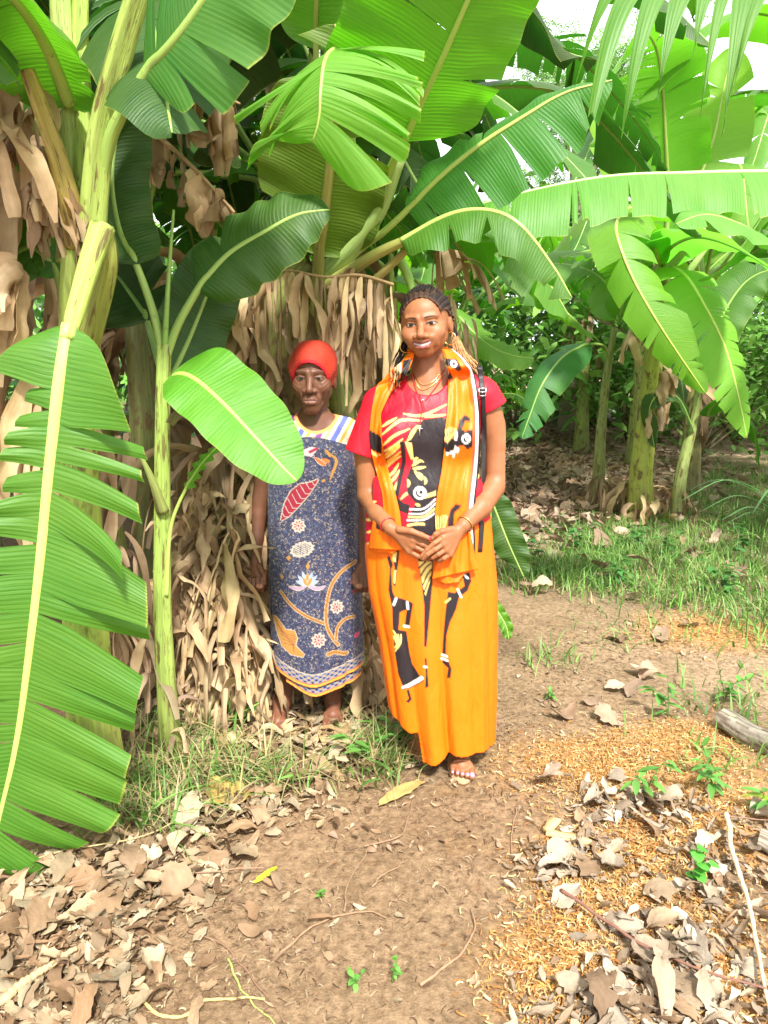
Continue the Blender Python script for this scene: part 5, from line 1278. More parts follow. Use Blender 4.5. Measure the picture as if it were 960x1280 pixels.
# ------------------------------------------------------------------ the smiling woman
WY = 2.50
W = lambda u, v, dy=0.0: P(u, v, WY + dy)
S1 = lambda n: n * WY / FPX
hd = Head(P(526.3, 405.3, 2.415), R(-13), R(-5), R(3), 1.07, .985, True)
cx0 = P(545, 640, WY)[0]
bf = Field(axis((P(425, 0, WY)[0], P(480, 0, WY)[0], .003), (P(480, 0, WY)[0], P(590, 0, WY)[0], .0018), (P(590, 0, WY)[0], P(650, 0, WY)[0], .003)),
           axis((2.26, 2.62, .0022), (2.62, 2.72, .005)),
           axis((-.02, .12, .003), (.12, .70, .012), (.70, .90, .0021), (.90, 1.34, .005), (1.34, 1.70, .0017)))
tz = lambda v, dy=0: P(500, v, WY + dy)[2]
# trunk
bf.ell(W(537, 540, .02), (.165, .095, .17), .02)
bf.ell(W(538, 620, .02), (.135, .085, .16), .05)
bf.ell(W(540, 705, .02), (.160, .105, .15), .05)
bf.cap(W(478, 503, .03), W(602, 494, .03), .044, .044, .03)
nk = hd.w(0, .022, -.075)
bf.cap(nk, W(535, 488, .03), .050, .058, .03)
bf.cap(W(533, 482, .035), W(490, 498, .035), .046, .034, .04); bf.cap(W(537, 478, .035), W(592, 488, .035), .048, .036, .04)
bf.cap(W(518, 720, .0), W(524, 850, .0), .078, .05, .03); bf.cap(W(524, 850, .0), W(528, 925, .03), .05, .032, .03)
bf.cap(W(565, 720, .0), W(570, 850, .0), .078, .05, .03); bf.cap(W(570, 850, .0), P(576, 935, 2.53), .05, .030, .03)
# arms
for ch, rd in (((W(474, 506, .03), W(458, 565, .04), W(461, 618, .03), W(474, 642, -.05), W(487, 659, -.125)), (.046, .043, .038, .034, .023)),
               ((W(606, 498, .03), W(622, 555, .04), W(621, 603, .02), W(601, 634, -.06), W(579, 657, -.128)), (.046, .044, .040, .036, .024))):
    bf.chain(ch, rd, .012)
# hands
def hand(f, wrist, knuckles, fingers, thumb, rp=.0125, rf=(.0090, .0082, .0075, .0062), kp=.010):
    for kn in knuckles: f.cap(wrist, kn, rp * 1.25, rp * .95, kp)
    for i in range(len(knuckles) - 1): f.cap(knuckles[i], knuckles[i + 1], rp * .85, rp * .85, .006)
    for kn, fg in zip(knuckles, fingers): f.chain([kn] + list(fg), rf, .0022)
    f.chain(thumb, (rp * 1.05, .0105, .0092, .0072), .004)
Q = lambda *a: [P(*p) for p in a]
hand(bf, P(489, 661, 2.372), Q((515, 668, 2.352), (517, 675, 2.350), (516, 682, 2.353), (512, 689, 2.360)),
     [Q((527, 674, 2.345), (536, 679, 2.343), (543, 683, 2.345)), Q((529, 681, 2.343), (538, 686, 2.343), (545, 690, 2.345)), Q((528, 688, 2.345), (537, 692, 2.345), (543, 695, 2.348)), Q((522, 695, 2.352), (530, 698, 2.352), (536, 700, 2.353))],
     Q((499, 662, 2.352), (514, 664, 2.335), (527, 669, 2.327), (537, 673, 2.325)))
hand(bf, P(578, 658, 2.372), Q((554, 672, 2.328), (554, 680, 2.325), (557, 687, 2.327), (562, 693, 2.334)),
     [Q((543, 679, 2.312), (534, 687, 2.312), (527, 695, 2.316)), Q((544, 687, 2.309), (535, 693, 2.309), (529, 699, 2.318)), Q((548, 693, 2.311), (541, 697, 2.318), (537, 698, 2.336)), Q((555, 698, 2.319), (549, 700, 2.328), (545, 700, 2.345))],
     Q((566, 662, 2.350), (553, 664, 2.330), (545, 668, 2.330), (540, 674, 2.333)))
# feet
def foot(f, heel, ball, ankle, toes, k=.012):
    f.cap(ankle, heel, .032, .030, .02); f.cap(heel, ball, .029, .024, .015); f.cap(ankle, ball, .030, .022, .02)
    side = unit(np.cross(ball - heel, (0, 0, 1))); d = unit(ball - heel)
    f.cap(ball - side * .024, ball + side * .026, .017, .016, .012)
    for i in range(5):
        o_ = (i - 2) * .0165 * toes; b0 = ball + side * o_ + d * .004; L = (.046, .042, .037, .031, .024)[i]
        f.cap(b0 - (0, 0, .004), b0 + d * L - (0, 0, .010), (.011, .0085, .008, .0078, .0072)[i], (.0105, .0078, .0074, .007, .0065)[i], .003)
ga_ = G(574, 968)
foot(bf, np.array([P(576, 950, 2.5)[0], 2.54, .045]), np.array([P(575, 950, 2.45)[0], 2.392, .042]), np.array([P(576, 950, 2.5)[0], 2.53, .09]), 1)
foot(bf, np.array([P(532, 950, 2.65)[0], 2.68, .045]), np.array([P(524, 950, 2.55)[0], 2.54, .042]), np.array([P(532, 950, 2.65)[0], 2.66, .09]), -1)
# head
lo, hi = hd.o - .19, hd.o + .19
bf.put(lo, hi, hd.sdf, .016)
V, F = bf.mesh()
skinW = (.285, .112, .047)
cw = hd.paint(V, skinW, (.22, .058, .05), (.36, .33, .30))
# lighter palms side, nails
hx, hy, hz = hd.loc(V[:, 0], V[:, 1], V[:, 2])
for c_, col, rad in ((P(538.5, 672.5, 2.318), (.75, .02, .06), .0058), (P(543.5, 682, 2.337), (.75, .02, .06), .0)):
    cw[np.linalg.norm(V - c_, axis=1) < rad] = col
sideW = 1
for i in range(5):
    bx = P(575, 950, 2.45)[0] + (-1) * (i - 2) * .0165; L = (.046, .042, .037, .031, .024)[i]
    cw[np.linalg.norm(V - [bx, 2.388 - L - .003, .040], axis=1) < (.0095 if i == 0 else .0065)] = (.85, .25, .45)
woman = mesh_obj('person', V, F, M['skin'], loc=(cx0, WY, 0), col=cw)
tag(woman, 'smiling young woman in red top and long orange skirt, hands clasped, braided hair', 'person')
bvh_body = BVHTree.FromPolygons([tuple(v) for v in V], [tuple(f) for f in F])

# ---- dress
vE = [480, 520, 560, 600, 650, 700, 740, 800, 850, 890, 920, 955, 985]
uL = [470, 466, 463, 459, 456, 457, 461, 473, 481, 487, 494, 500, 504]
uR = [608, 607, 607, 608, 613, 620, 622, 622, 621, 620, 619, 618, 617]
zE = np.array([P(0, v, WY)[2] for v in vE])[::-1]
xL = np.array([P(u, v, WY)[0] for u, v in zip(uL, vE)])[::-1]; xR = np.array([P(u, v, WY)[0] for u, v in zip(uR, vE)])[::-1]
bD = np.array([.10, .10, .105, .108, .115, .12, .13, .145, .155, .16, .165, .17, .17])[::-1]
zhips, zhem = tz(690), tz(950)
def skirt_rho(X, Y, Z):
    l, r_, b = np.interp(Z, zE, xL), np.interp(Z, zE, xR), np.interp(Z, zE, bD)
    a, c_ = (r_ - l) / 2, (r_ + l) / 2
    x, y = (X - c_) / a, (Y - WY - .01) / b
    ph = np.arctan2(x, -y); k = np.clip((zhips + .12 - Z) / (zhips - zhem + .12), 0, 1) ** .8
    gs = lambda c0, w: np.exp(-((ph - c0) / w) ** 2)
    z_ = Z * 2.0
    Fd = 1 + k * (.10 * gs(-.22 - .05 * k, .13) - .21 * gs(.015, .075) * k + .06 * gs(.22, .14) - .075 * gs(-.52, .09) + .04 * gs(-.75, .12) - .07 * gs(-1.0, .08)
                  - .045 * gs(.55, .08) - .05 * gs(.86 + .1 * k, .08) + .03 * gs(.70, .06) + .007 * np.cos(13 * ph + z_ * 2) + .006 * np.cos(21 * ph - z_ * 3) + .02 * np.sin(9 * Z + 2.2 * ph) * gs(.3, .5)) \
        + .008 * np.sin(17 * Z + 3 * ph) * (1 - k) + .006 * np.sin(31 * Z - 5 * ph) * (1 - k)
    rho = (np.abs(x) ** 2.3 + np.abs(y) ** 2.3) ** (1 / 2.3)
    return rho, Fd, np.minimum(a, b)
df = Field(axis((P(425, 0, WY)[0], P(650, 0, WY)[0], .0028)), axis((2.27, 2.70, .0042)), axis((.0, 1.46, .0028)))
def skirt(X, Y, Z):
    rho, Fd, m = skirt_rho(X, Y, Z); return (rho / Fd - 1) * m * .8
wl, wh = df.ax[0][[0, -1]], df.ax[1][[0, -1]]
df.put((wl[0], wh[0], 0), (wl[1], wh[1], tz(540)), lambda X, Y, Z: smax(skirt(X, Y, Z), Z - tz(585), .08), 0)
df.ell(W(537, 545, .02), (.174, .108, .20), .06)
df.ell(W(497, 545, -.045), (.058, .052, .065), .05); df.ell(W(572, 542, -.045), (.058, .052, .065), .05)
df.cap(W(476, 503, .03), W(604, 494, .03), .052, .052, .03)
df.cap(W(533, 482, .035), W(488, 496, .035), .053, .042, .04); df.cap(W(537, 478, .035), W(594, 486, .035), .055, .045, .04)
df.cap(W(472, 506, .03), W(452, 570, .035), .052, .062, .02); df.cap(W(606, 497, .03), W(620, 520, .035), .054, .060, .02)
# sleeve openings, arms pass freely
def below(u0, v0, u1, v1):
    a, b = W(u0, v0, .03), W(u1, v1, .03); d = unit(b - a); n = np.array([d[2], 0, -d[0]]);
    return a, n
for (aa, side, arm) in (((W(434, 563), W(470, 574)), -1, (W(476, 500, .03), W(450, 590, .038), .040, .049)), ((W(597, 522), W(640, 499)), 1, (W(602, 490, .03), W(628, 545, .038), .043, .048))):
    d = unit(aa[1] - aa[0]); n = np.array([d[2], 0, -d[0]]); n = n if n[2] < 0 else -n
    o_ = aa[0]
    lim = P(466, 600, WY)[0] if side < 0 else P(603, 560, WY)[0]
    df.put((wl[0], wh[0], tz(640)) if side < 0 else (lim, wh[0], tz(640)), (lim, wh[1], 1.46) if side < 0 else (wl[1], wh[1], 1.46),
           lambda X, Y, Z: np.maximum(-((X - o_[0]) * n[0] + (Z - o_[2]) * n[2]) + 0 * Y, np.maximum((X - lim) * (1 if side < 0 else -1), tz(632) - Z)), .0, True)
    df.cap(arm[0] + (arm[1] - arm[0]) * .45, arm[1], arm[2], arm[3], .004, True)
df.ell(W(534, 463, -.05), (.078, .15, .080), .004, True)
# hollow skirt and uneven hem
def hollow(X, Y, Z):
    rho, Fd, m = skirt_rho(X, Y, Z); return np.maximum((rho / Fd - .925) * m * .8, Z - .45)
df.put((wl[0], wh[0], 0), (wl[1], wh[1], .5), hollow, 0, True)
uh = np.array([440, 488, 512, 522, 528, 546, 560, 612, 640]); vh = np.array([880, 892, 905, 915, 952, 948, 939, 940, 943])
xh = np.array([P(u, v, WY - .10)[0] for u, v in zip(uh, vh)]); zh_ = np.array([P(u, v, WY - (.12 if u > 520 else .05))[2] for u, v in zip(uh, vh)])
df.put((wl[0], wh[0], 0), (wl[1], wh[1], .35), lambda X, Y, Z: Z - np.interp(X, xh, zh_) + 0 * Y, .0, True)
V, F = df.mesh()
RED, ORA, BLK, YEL, WHT = (.52, .006, .020), (.78, .140, .002), (.018, .012, .014), (.80, .58, .16), (.85, .83, .78)
z1 = lambda pts, ox=420, oy=340, s=4.0: [(ox + a / s, oy + b / s) for a, b in pts]
z2 = lambda pts: z1(pts, 420, 640, 3.657)
Z8 = lambda pts: z1(pts, 440, 600, 5.333)
def ring(u, v, c0, r1, r0): d = np.hypot(u - c0[0], v - c0[1]); return (d < r1) & (d > r0)
def dress_color(u, v):
    c = np.tile(np.array(RED), (len(u), 1))
    line = lambda pts, w=1.3, col=YEL, tp=True: c.__setitem__(nearline(u, v, z1(pts), w, tp), col)
    for p_ in ([(340, 712), (400, 722), (460, 712), (565, 662)], [(445, 728), (500, 722), (560, 715)], [(232, 778), (265, 755), (305, 732)], [(228, 820), (290, 765), (340, 742), (445, 748)],
               [(228, 880), (290, 822), (370, 785)], [(228, 912), (280, 880), (335, 835)], [(232, 955), (260, 932), (325, 868)], [(242, 1005), (280, 962), (325, 925)], [(255, 1040), (290, 1010), (315, 965)],
               [(265, 1070), (300, 1030), (318, 1000)], [(280, 1110), (300, 1080), (315, 1045)], [(325, 1140), (350, 1115), (385, 1098)], [(450, 1115), (475, 1105), (500, 1088)], [(440, 1135), (470, 1125), (500, 1110)],
               [(690, 860), (740, 850)], [(690, 905), (745, 890)], [(690, 960), (745, 920)], [(690, 1010), (745, 975)], [(690, 1060), (745, 1030)], [(150, 1180), (200, 1160)], [(140, 1230), (210, 1190)], [(140, 1270), (210, 1240)], [(150, 1330), (230, 1290)], [(150, 1390), (230, 1350)]):
        line(p_, 1.5)
    for p_ in ([(240, 930), (300, 880), (340, 850)], [(235, 985), (285, 940), (325, 900)]): line(p_, 2.0, (.78, .42, .06))
    c[v > 688 - (u - 455) * .20] = ORA
    poly = lambda pts, col, f=z1: c.__setitem__(inpoly(u, v, f(pts)), col)
    poly([(318, 850), (345, 848), (352, 960), (332, 1040), (312, 1138), (340, 1160), (372, 1166), (362, 1215), (300, 1192), (288, 1150), (308, 1050), (332, 950)], BLK)
    poly([(440, 742), (535, 728), (560, 740), (560, 1320), (360, 1320), (365, 1215), (400, 1160), (358, 1110), (352, 1050), (368, 1000), (388, 960), (378, 900), (345, 860), (360, 810), (400, 768)], BLK)
    poly([(352, 852), (375, 800), (405, 768), (428, 770), (400, 800), (375, 840)], YEL); poly([(345, 850), (380, 858), (390, 940), (378, 945), (362, 905)], YEL)
    poly([(440, 1118), (495, 1100), (500, 1090), (500, 1120), (445, 1135)], YEL)
    for p_ in ([(385, 975), (420, 950), (440, 955)], [(388, 990), (420, 985), (450, 980)], [(395, 1000), (410, 1020), (420, 1040)], [(415, 1010), (430, 1025), (428, 1045)], [(445, 1030), (450, 1050), (445, 1065)], [(360, 1045), (366, 1060), (360, 1078)], [(392, 965), (400, 940), (412, 935)], [(400, 1165), (420, 1170)]): line(p_, 1.6)
    cc = z1([(421, 1108)])[0]
    c[ring(u, v, cc, 8.2, 5.6)] = WHT; c[ring(u, v, (cc[0] + 1.2, cc[1] - 1.0), 4.4, 2.6)] = WHT
    for k_, (a, b, d) in enumerate((((372, 1190), (440, 1185), (498, 1140)), ((368, 1212), (440, 1208), (500, 1160)), ((358, 1245), (440, 1240), (500, 1205)))):
        q = spline(np.array(z1([a, b, d])), 15)
        for p_ in q: c[np.hypot(u - p_[0], v - p_[1]) < 1.15] = WHT
    c[nearline(u, v, z1([(365, 1228), (440, 1225), (498, 1185)]), 1.2)] = YEL; c[nearline(u, v, z1([(360, 1270), (400, 1262), (440, 1262)]), 1.5)] = YEL
    # lower black and yellow sheaf, dancers
    poly([(372, 195), (445, 195), (440, 330), (428, 450), (412, 602), (401, 602), (402, 420), (392, 330)], BLK, z2)
    poly([(376, 225), (440, 228), (434, 300), (408, 380), (396, 330)], YEL, z2)
    for p_ in ([(388, 290), (410, 255), (435, 235)], [(398, 330), (415, 290), (436, 262)], [(402, 365), (420, 320), (434, 295)], [(380, 255), (398, 238), (410, 228)]): c[nearline(u, v, z2(p_), 1.0)] = BLK
    poly([(250, 165), (290, 165), (285, 240), (272, 345), (262, 340), (268, 260)], BLK, z2)
    poly([(255, 178), (280, 190), (272, 235), (262, 232)], YEL, z2); poly([(266, 275), (276, 270), (270, 335), (264, 330)], YEL, z2)
    poly([(232, 215), (246, 208), (262, 250), (252, 268), (258, 365), (268, 392), (340, 408), (352, 416), (334, 522), (314, 520), (324, 445), (292, 462), (286, 540), (322, 545), (336, 640), (348, 690), (395, 752), (310, 806), (284, 740), (268, 640), (260, 540), (256, 440), (240, 362), (246, 262)], BLK, z2)
    c[nearline(u, v, z2([(308, 800), (350, 778), (390, 742)]), 2.2)] = (.8, .7, .6); c[nearline(u, v, z2([(306, 806), (350, 790), (396, 752)]), .7)] = BLK
    poly([(322, 810), (332, 805), (346, 850), (332, 866), (318, 862), (332, 846)], BLK, z2)
    for p_ in ([(262, 545), (275, 570), (272, 600)], [(298, 560), (292, 600), (270, 640)], [(285, 560), (282, 600), (268, 625)], [(264, 570), (272, 590)]): c[nearline(u, v, z2(p_), 1.2, True)] = YEL
    for p_ in ([(264, 428), (275, 400)], [(312, 522), (332, 522)], [(326, 412), (328, 440)]): c[nearline(u, v, z2(p_), 1.4)] = WHT
    poly([(578, 286), (612, 280), (620, 320), (602, 362), (562, 388), (548, 440), (518, 500), (502, 560), (500, 640), (484, 640), (489, 560), (498, 460), (510, 360), (540, 368), (588, 340)], BLK, z2)
    poly([(486, 668), (512, 672), (524, 700), (520, 742), (503, 746), (510, 700), (484, 680)], BLK, z2)
    for p_ in ([(556, 352), (572, 388)], [(484, 645), (504, 648)], [(482, 662), (506, 666)], [(590, 292), (604, 305)]): c[nearline(u, v, z2(p_), 1.3)] = WHT
    c[nearline(u, v, z2([(500, 408), (520, 392)]), 1.2)] = YEL
    poly([(403, 650), (412, 655), (420, 775), (404, 786), (408, 720)], BLK, z2); c[nearline(u, v, z2([(400, 690), (410, 690)]), 1.2)] = WHT
    return c
u_, v_ = plane_uv(V, WY - .11)
dcol = antialias(dress_color, u_, v_)
back = V[:, 1] > WY + .03
dcol[back] = np.where((v_[back] > 680)[:, None], np.array(ORA), np.array(RED))
slv = ((u_ < 466) | (u_ > 606)) & (v_ < 575); dcol[slv] = RED
mesh_obj('dress', V, F, M['silk'], woman, col=dcol)
bvh_dress = BVHTree.FromPolygons([tuple(v) for v in V], [tuple(f) for f in F])
def front(u, v, off, trees=None, dflt=None):
    """where the sight line meets the clothes, lifted off by off"""
    o_ = Vector((0, 0, CAM_H)); d = Vector(P(u, v, 2.5) - np.array([0, 0, CAM_H])).normalized(); best = None
    for t in trees or (bvh_dress, bvh_body):
        h = t.ray_cast(o_, d)
        if h[0] is not None and (best is None or h[3] < best): best = h[3]
    if best is None: return P(u, v, dflt if dflt else WY)
    return np.array(o_ + d * (best - off))

# ---- scarf: two pleated lengths hanging from the neck, ends folded over the forearms
def cloth_strip(rows, trees, npl, amp, off, ncol=48, nrow=130):
    R_ = np.asarray(rows, float); t = np.linspace(0, len(R_) - 1, nrow); R_[:, 4:][R_[:, 4:] == 0] = np.nan
    R2 = np.stack([np.interp(t, np.arange(len(R_)), R_[:, k]) for k in range(R_.shape[1])], 1)
    for _ in range(3): R2[1:-1, :4] = (R2[:-2, :4] + 2 * R2[1:-1, :4] + R2[2:, :4]) / 4
    f = np.linspace(0, 1, ncol); Y = np.zeros((nrow, ncol)); U = np.zeros_like(Y); Vv = np.zeros_like(Y)
    for i, row in enumerate(R2):
        U[i] = row[0] + (row[2] - row[0]) * f; Vv[i] = row[1] + (row[3] - row[1]) * f
        if row[4] > 1: Y[i] = row[4] + (row[5] - row[4]) * f
        else:
            for j in range(ncol): Y[i, j] = front(U[i, j], Vv[i, j], 0, trees if Vv[i, j] > 560 or trees is None else (bvh_dress, bvh_body))[1]
    for _ in range(9): Y[1:-1] = (Y[:-2] + Y[1:-1] * 2 + Y[2:]) / 4; Y[:, 1:-1] = (Y[:, :-2] + Y[:, 1:-1] * 2 + Y[:, 2:]) / 4
    X = np.zeros((nrow, ncol, 3))
    for i in range(nrow):
        for j in range(ncol):
            pl = amp * (np.cos(2 * np.pi * npl * f[j] + .8 * math.sin(i * .09)) + .4 * np.cos(2 * np.pi * npl * 2.3 * f[j] + i * .05))
            X[i, j] = P(U[i, j], Vv[i, j], Y[i, j] - off - amp * 1.3 + pl)
    return X
def thick(X, th):
    nr, nc = X.shape[:2]; gx = np.cross(np.gradient(X, axis=1), np.gradient(X, axis=0)); n_ = unit(gx)
    n_ = n_ if n_[..., 1].mean() > 0 else -n_
    A_, B_ = X.reshape(-1, 3), (X + n_ * th).reshape(-1, 3); F = grid_faces(nr, nc); N_ = nr * nc
    idx = np.arange(N_).reshape(nr, nc); loop = np.concatenate([idx[0], idx[1:, -1], idx[-1, -2::-1], idx[-2:0:-1, 0]])
    nx = np.roll(loop, -1)
    return np.vstack([A_, B_]), np.vstack([F, F[:, ::-1] + N_, np.stack([loop, loop + N_, nx + N_, nx], 1)])
TD = (bvh_dress,)
def scarf_color(u, v):
    c = np.tile(np.array(ORA), (len(u), 1)); poly = lambda pts, col, f=z1: c.__setitem__(inpoly(u, v, f(pts)), col)
    poly([(160, 800), (228, 835), (228, 930), (170, 905)], BLK); poly([(160, 895), (195, 925), (230, 935), (200, 945), (160, 920)], YEL)
    poly([(340, 440), (385, 430), (350, 540), (310, 560), (330, 500)], BLK); poly([(300, 460), (330, 450), (325, 540), (290, 510)], (.75, .55, .3)); 
    for p_ in ([(305, 470), (300, 520)], [(318, 465), (314, 530)]): c[nearline(u, v, z1(p_), .7)] = BLK
    poly([(555, 430), (615, 435), (640, 490), (625, 500), (590, 475), (555, 470)], BLK); c[ring(u, v, z1([(598, 458)])[0], 4.6, 2.4)] = WHT
    poly([(575, 495), (600, 530), (580, 545), (560, 515)], BLK); poly([(560, 505), (575, 500), (570, 530)], WHT)
    poly([(605, 800), (620, 745), (650, 718), (680, 735), (678, 755), (650, 750), (632, 790), (650, 800), (690, 790), (690, 880), (665, 895), (640, 870), (600, 880), (560, 925), (535, 860), (570, 840), (600, 830)], BLK)
    c[ring(u, v, z1([(655, 838)])[0], 6.2, 4.0)] = WHT; c[ring(u, v, z1([(661, 832)])[0], 3.2, 1.8)] = WHT
    poly([(533, 785), (590, 780), (606, 790), (585, 825), (560, 860), (535, 830)], YEL)
    for p_ in ([(540, 785), (550, 830)], [(555, 783), (562, 825)], [(572, 785), (572, 820)], [(588, 788), (580, 812)]): c[nearline(u, v, z1(p_), .7)] = BLK
    for p_ in ([(560, 915), (590, 905), (592, 925)], [(600, 880), (615, 890)], [(600, 895), (612, 905)], [(604, 808), (600, 840)]): c[nearline(u, v, z1(p_), 1.6)] = WHT
    poly([(560, 1240), (575, 1190), (605, 1165), (632, 1172), (620, 1195), (595, 1210), (590, 1260), (600, 1320), (560, 1320)], BLK)
    poly([(498, 1225), (560, 1222), (545, 1290), (495, 1285)], YEL)
    for p_ in ([(505, 1228), (508, 1280)], [(518, 1228), (518, 1280)], [(532, 1228), (530, 1280)], [(546, 1228), (538, 1275)]): c[nearline(u, v, z1(p_), .7)] = BLK
    poly([(160, 270), (228, 262), (240, 335), (215, 350), (158, 338)], BLK, Z8)
    return c
mbS = MB()
def add_scarf(X, th=.003, stripe=False):
    Vs, Fs = thick(X, th); u, v = plane_uv(Vs, WY - .13); cc = antialias(scarf_color, u, v)
    if stripe:
        f = np.tile(np.tile(np.linspace(0, 1, X.shape[1]), X.shape[0]), 2)
        cc[f > .80] = BLK; cc[(f > .865) & (f < .955)] = WHT
        cc[(f > .80) & (f < .86)] = (.75, .10, .05)
    mbS.add(Vs, Fs, None, cc)
add_scarf(cloth_strip([(511, 438, 518, 441, 2.51, 2.47), (503, 451, 513, 456, 2.475, 2.445), (488, 464, 504, 474, 2.455, 2.425), (470, 484, 488, 491, 0, 0), (464, 515, 476, 517, 0, 0), (462, 542, 476, 543, 0, 0), (465, 568, 479, 567, 0, 0), (471, 592, 486, 590, 0, 0), (478, 618, 494, 615, 0, 0), (480, 645, 500, 641, 0, 0), (470, 668, 503, 668, 0, 0)], TD, .9, .004, .007))
add_scarf(cloth_strip([(553, 436, 566, 436, 2.475, 2.52), (557, 450, 580, 447, 2.445, 2.48), (560, 466, 592, 462, 2.425, 2.455), (560, 490, 597, 488, 0, 0), (559, 515, 600, 513, 0, 0), (556, 540, 601, 540, 0, 0), (555, 565, 600, 566, 0, 0), (552, 590, 598, 592, 0, 0), (547, 615, 595, 620, 0, 0), (544, 640, 592, 648, 0, 0), (545, 668, 594, 672, 0, 0), (546, 690, 594, 692, 0, 0)], TD, 1.7, .005, .009), stripe=True)
add_scarf(cloth_strip([(508, 436, 560, 434, 2.53, 2.53), (512, 446, 556, 444, 2.56, 2.56), (516, 452, 552, 450, 2.56, 2.56)], None, 2, .003, 0, 24, 10))
add_scarf(cloth_strip([(466, 650, 496, 660, 0, 0), (462, 672, 503, 674, 0, 0), (461, 686, 503, 688, 0, 0)], TD, 1.2, .005, .022, 30, 24), .008)
add_scarf(cloth_strip([(461, 681, 503, 684, 0, 0), (462, 689, 490, 692, 0, 0)], TD, 1.0, .003, .014, 24, 8), .006)
add_scarf(cloth_strip([(558, 668, 588, 664, 0, 0), (550, 690, 592, 684, 0, 0), (542, 710, 595, 700, 0, 0), (540, 724, 598, 711, 0, 0)], TD, 2.6, .006, .024, 34, 36), .008)
add_scarf(cloth_strip([(542, 715, 585, 710, 0, 0), (546, 727, 575, 724, 0, 0), (555, 730, 572, 728, 0, 0)], TD, 1.4, .004, .014, 24, 10), .006)
mbS.build('scarf', M['silk'], woman)

# ---- hair: cornrow cap, plaits
def hair_cap(X, Y, Z):
    x, y, z = hd.loc(X, Y, Z)
    an = np.arctan2(x, z + .02); rid = .0032 * np.abs(np.cos(an * 21)) + .0014 * np.cos(y * 520 + an * 8)
    d = np.minimum(hd.sdf(X, Y, Z) / .9 - .0025, d_ell(x, y, z, (0, .014, .033), (.0765, .0955, .0865))) - rid
    face = d_ell(x, y, z, (0, -.098, -.018), (.0745, .090, .107))
    ear = d_ell(np.abs(x), y, z, (.078, -.005, -.035), (.03, .045, .052))
    temple = d_ell(np.abs(x), y, z, (.068, -.040, -.004), (.026, .044, .042)); face = np.minimum(face, temple)
    return np.maximum(np.maximum(np.maximum(np.maximum(d, -face), -ear), -(z + .075) * .8), np.minimum(-.006 - z, .03 - y))
hf = Field(*[axis((hd.o[i] - .15, hd.o[i] + .15, .0019)) for i in range(3)])
hf.put(hd.o - .15, hd.o + .15, lambda X, Y, Z: hair_cap(X, Y, Z) * .9)
V, F = hf.mesh(); x, y, z = hd.loc(V[:, 0], V[:, 1], V[:, 2])
br = np.clip((z - .085) / .03, 0, 1)[:, None]
hc = np.array([.010, .006, .005]) * (1 - br * .55) + np.array([.15, .07, .028]) * br * .55
gap_ = (np.abs(np.cos(np.arctan2(x, z + .02) * 21)) < .2)[:, None]
fd = np.minimum(d_ell(x, y, z, (0, -.098, -.018), (.0745, .090, .107)), d_ell(np.abs(x), y, z, (.068, -.040, -.004), (.026, .044, .042)))
fe = np.clip(1 - fd / .014, 0, 1)[:, None] * .55; hc = hc * (1 - fe) + np.array([.12, .06, .032]) * fe
hair = mesh_obj('hair', V, F, M['hair'], woman, col=np.where(gap_, np.array([.06, .03, .018]), hc))
rh = np.random.default_rng(9)
def braid(pts, r0, r1, blond, parent=hair, n=70):
    C = spline(pts, n); t = np.linspace(0, 1, n); q = MB()
    for k in range(2):
        T, N, S = frames(C, (0, -1, 0)); a = t * 26 + k * math.pi
        D = C + (N * np.cos(a)[:, None] + S * np.sin(a)[:, None]) * (r0 + (r1 - r0) * t)[:, None] * .55
        V, F, uv = tube_geo(D, (r0 + (r1 - r0) * t) * .75, 7)
        b_ = np.repeat(np.clip((t - blond) / .2, 0, 1), 7)[:, None]
        q.add(V, F, uv, np.array([.010, .006, .005]) * (1 - b_) + np.array([.42, .24, .10]) * b_ * (1 if n > 50 else .4))
    q.build('braid', M['hair'], parent)
for i in range(7):   # falling behind the shoulder on the viewer's left
    s_ = i / 6; a = hd.w(-.070 + rh.normal(0, .003), .0 + .06 * s_, -.01 - .015 * s_)
    braid([a, P(506 - 3 * s_ + rh.normal(0, 1.5), 432, 2.49 + .03 * s_), P(499 - 4 * s_ + rh.normal(0, 3), 455, 2.47 + .02 * s_), P(497 - 7 * s_ + rh.normal(0, 4), 480 + rh.uniform(-12, 10), 2.425 + .02 * s_)], .0035, .0022, rh.uniform(.6, .95))
for i in range(20):  # behind the ear on the other side
    s_ = i / 19; a = hd.w(.070 + rh.normal(0, .003), .025 + .06 * s_, -.005 - .01 * s_)
    braid([a, P(565 + 6 * s_ + rh.normal(0, 1), 418, 2.55 + .03 * s_), P(569 + 13 * s_ + rh.normal(0, 2), 440, 2.56 + .02 * s_), P(572 + 24 * s_ + rh.normal(0, 3), 464 + rh.uniform(-12, 6), 2.57)], .0040, .0028, rh.uniform(.0, .45))
for i in range(13):  # gathered over the crown
    a = (i - 6) / 6
    braid([hd.w(a * .048, -.048 + .02 * a * a, .100 - .022 * a * a), hd.w(a * .05, -.015, .119 - .026 * a * a), hd.w(a * .045, .03, .122 - .028 * a * a), hd.w(a * .03, .075, .100 - .02 * a * a)], .0050, .0046, 1.05 - .75 * (i % 3 == 1), n=50)
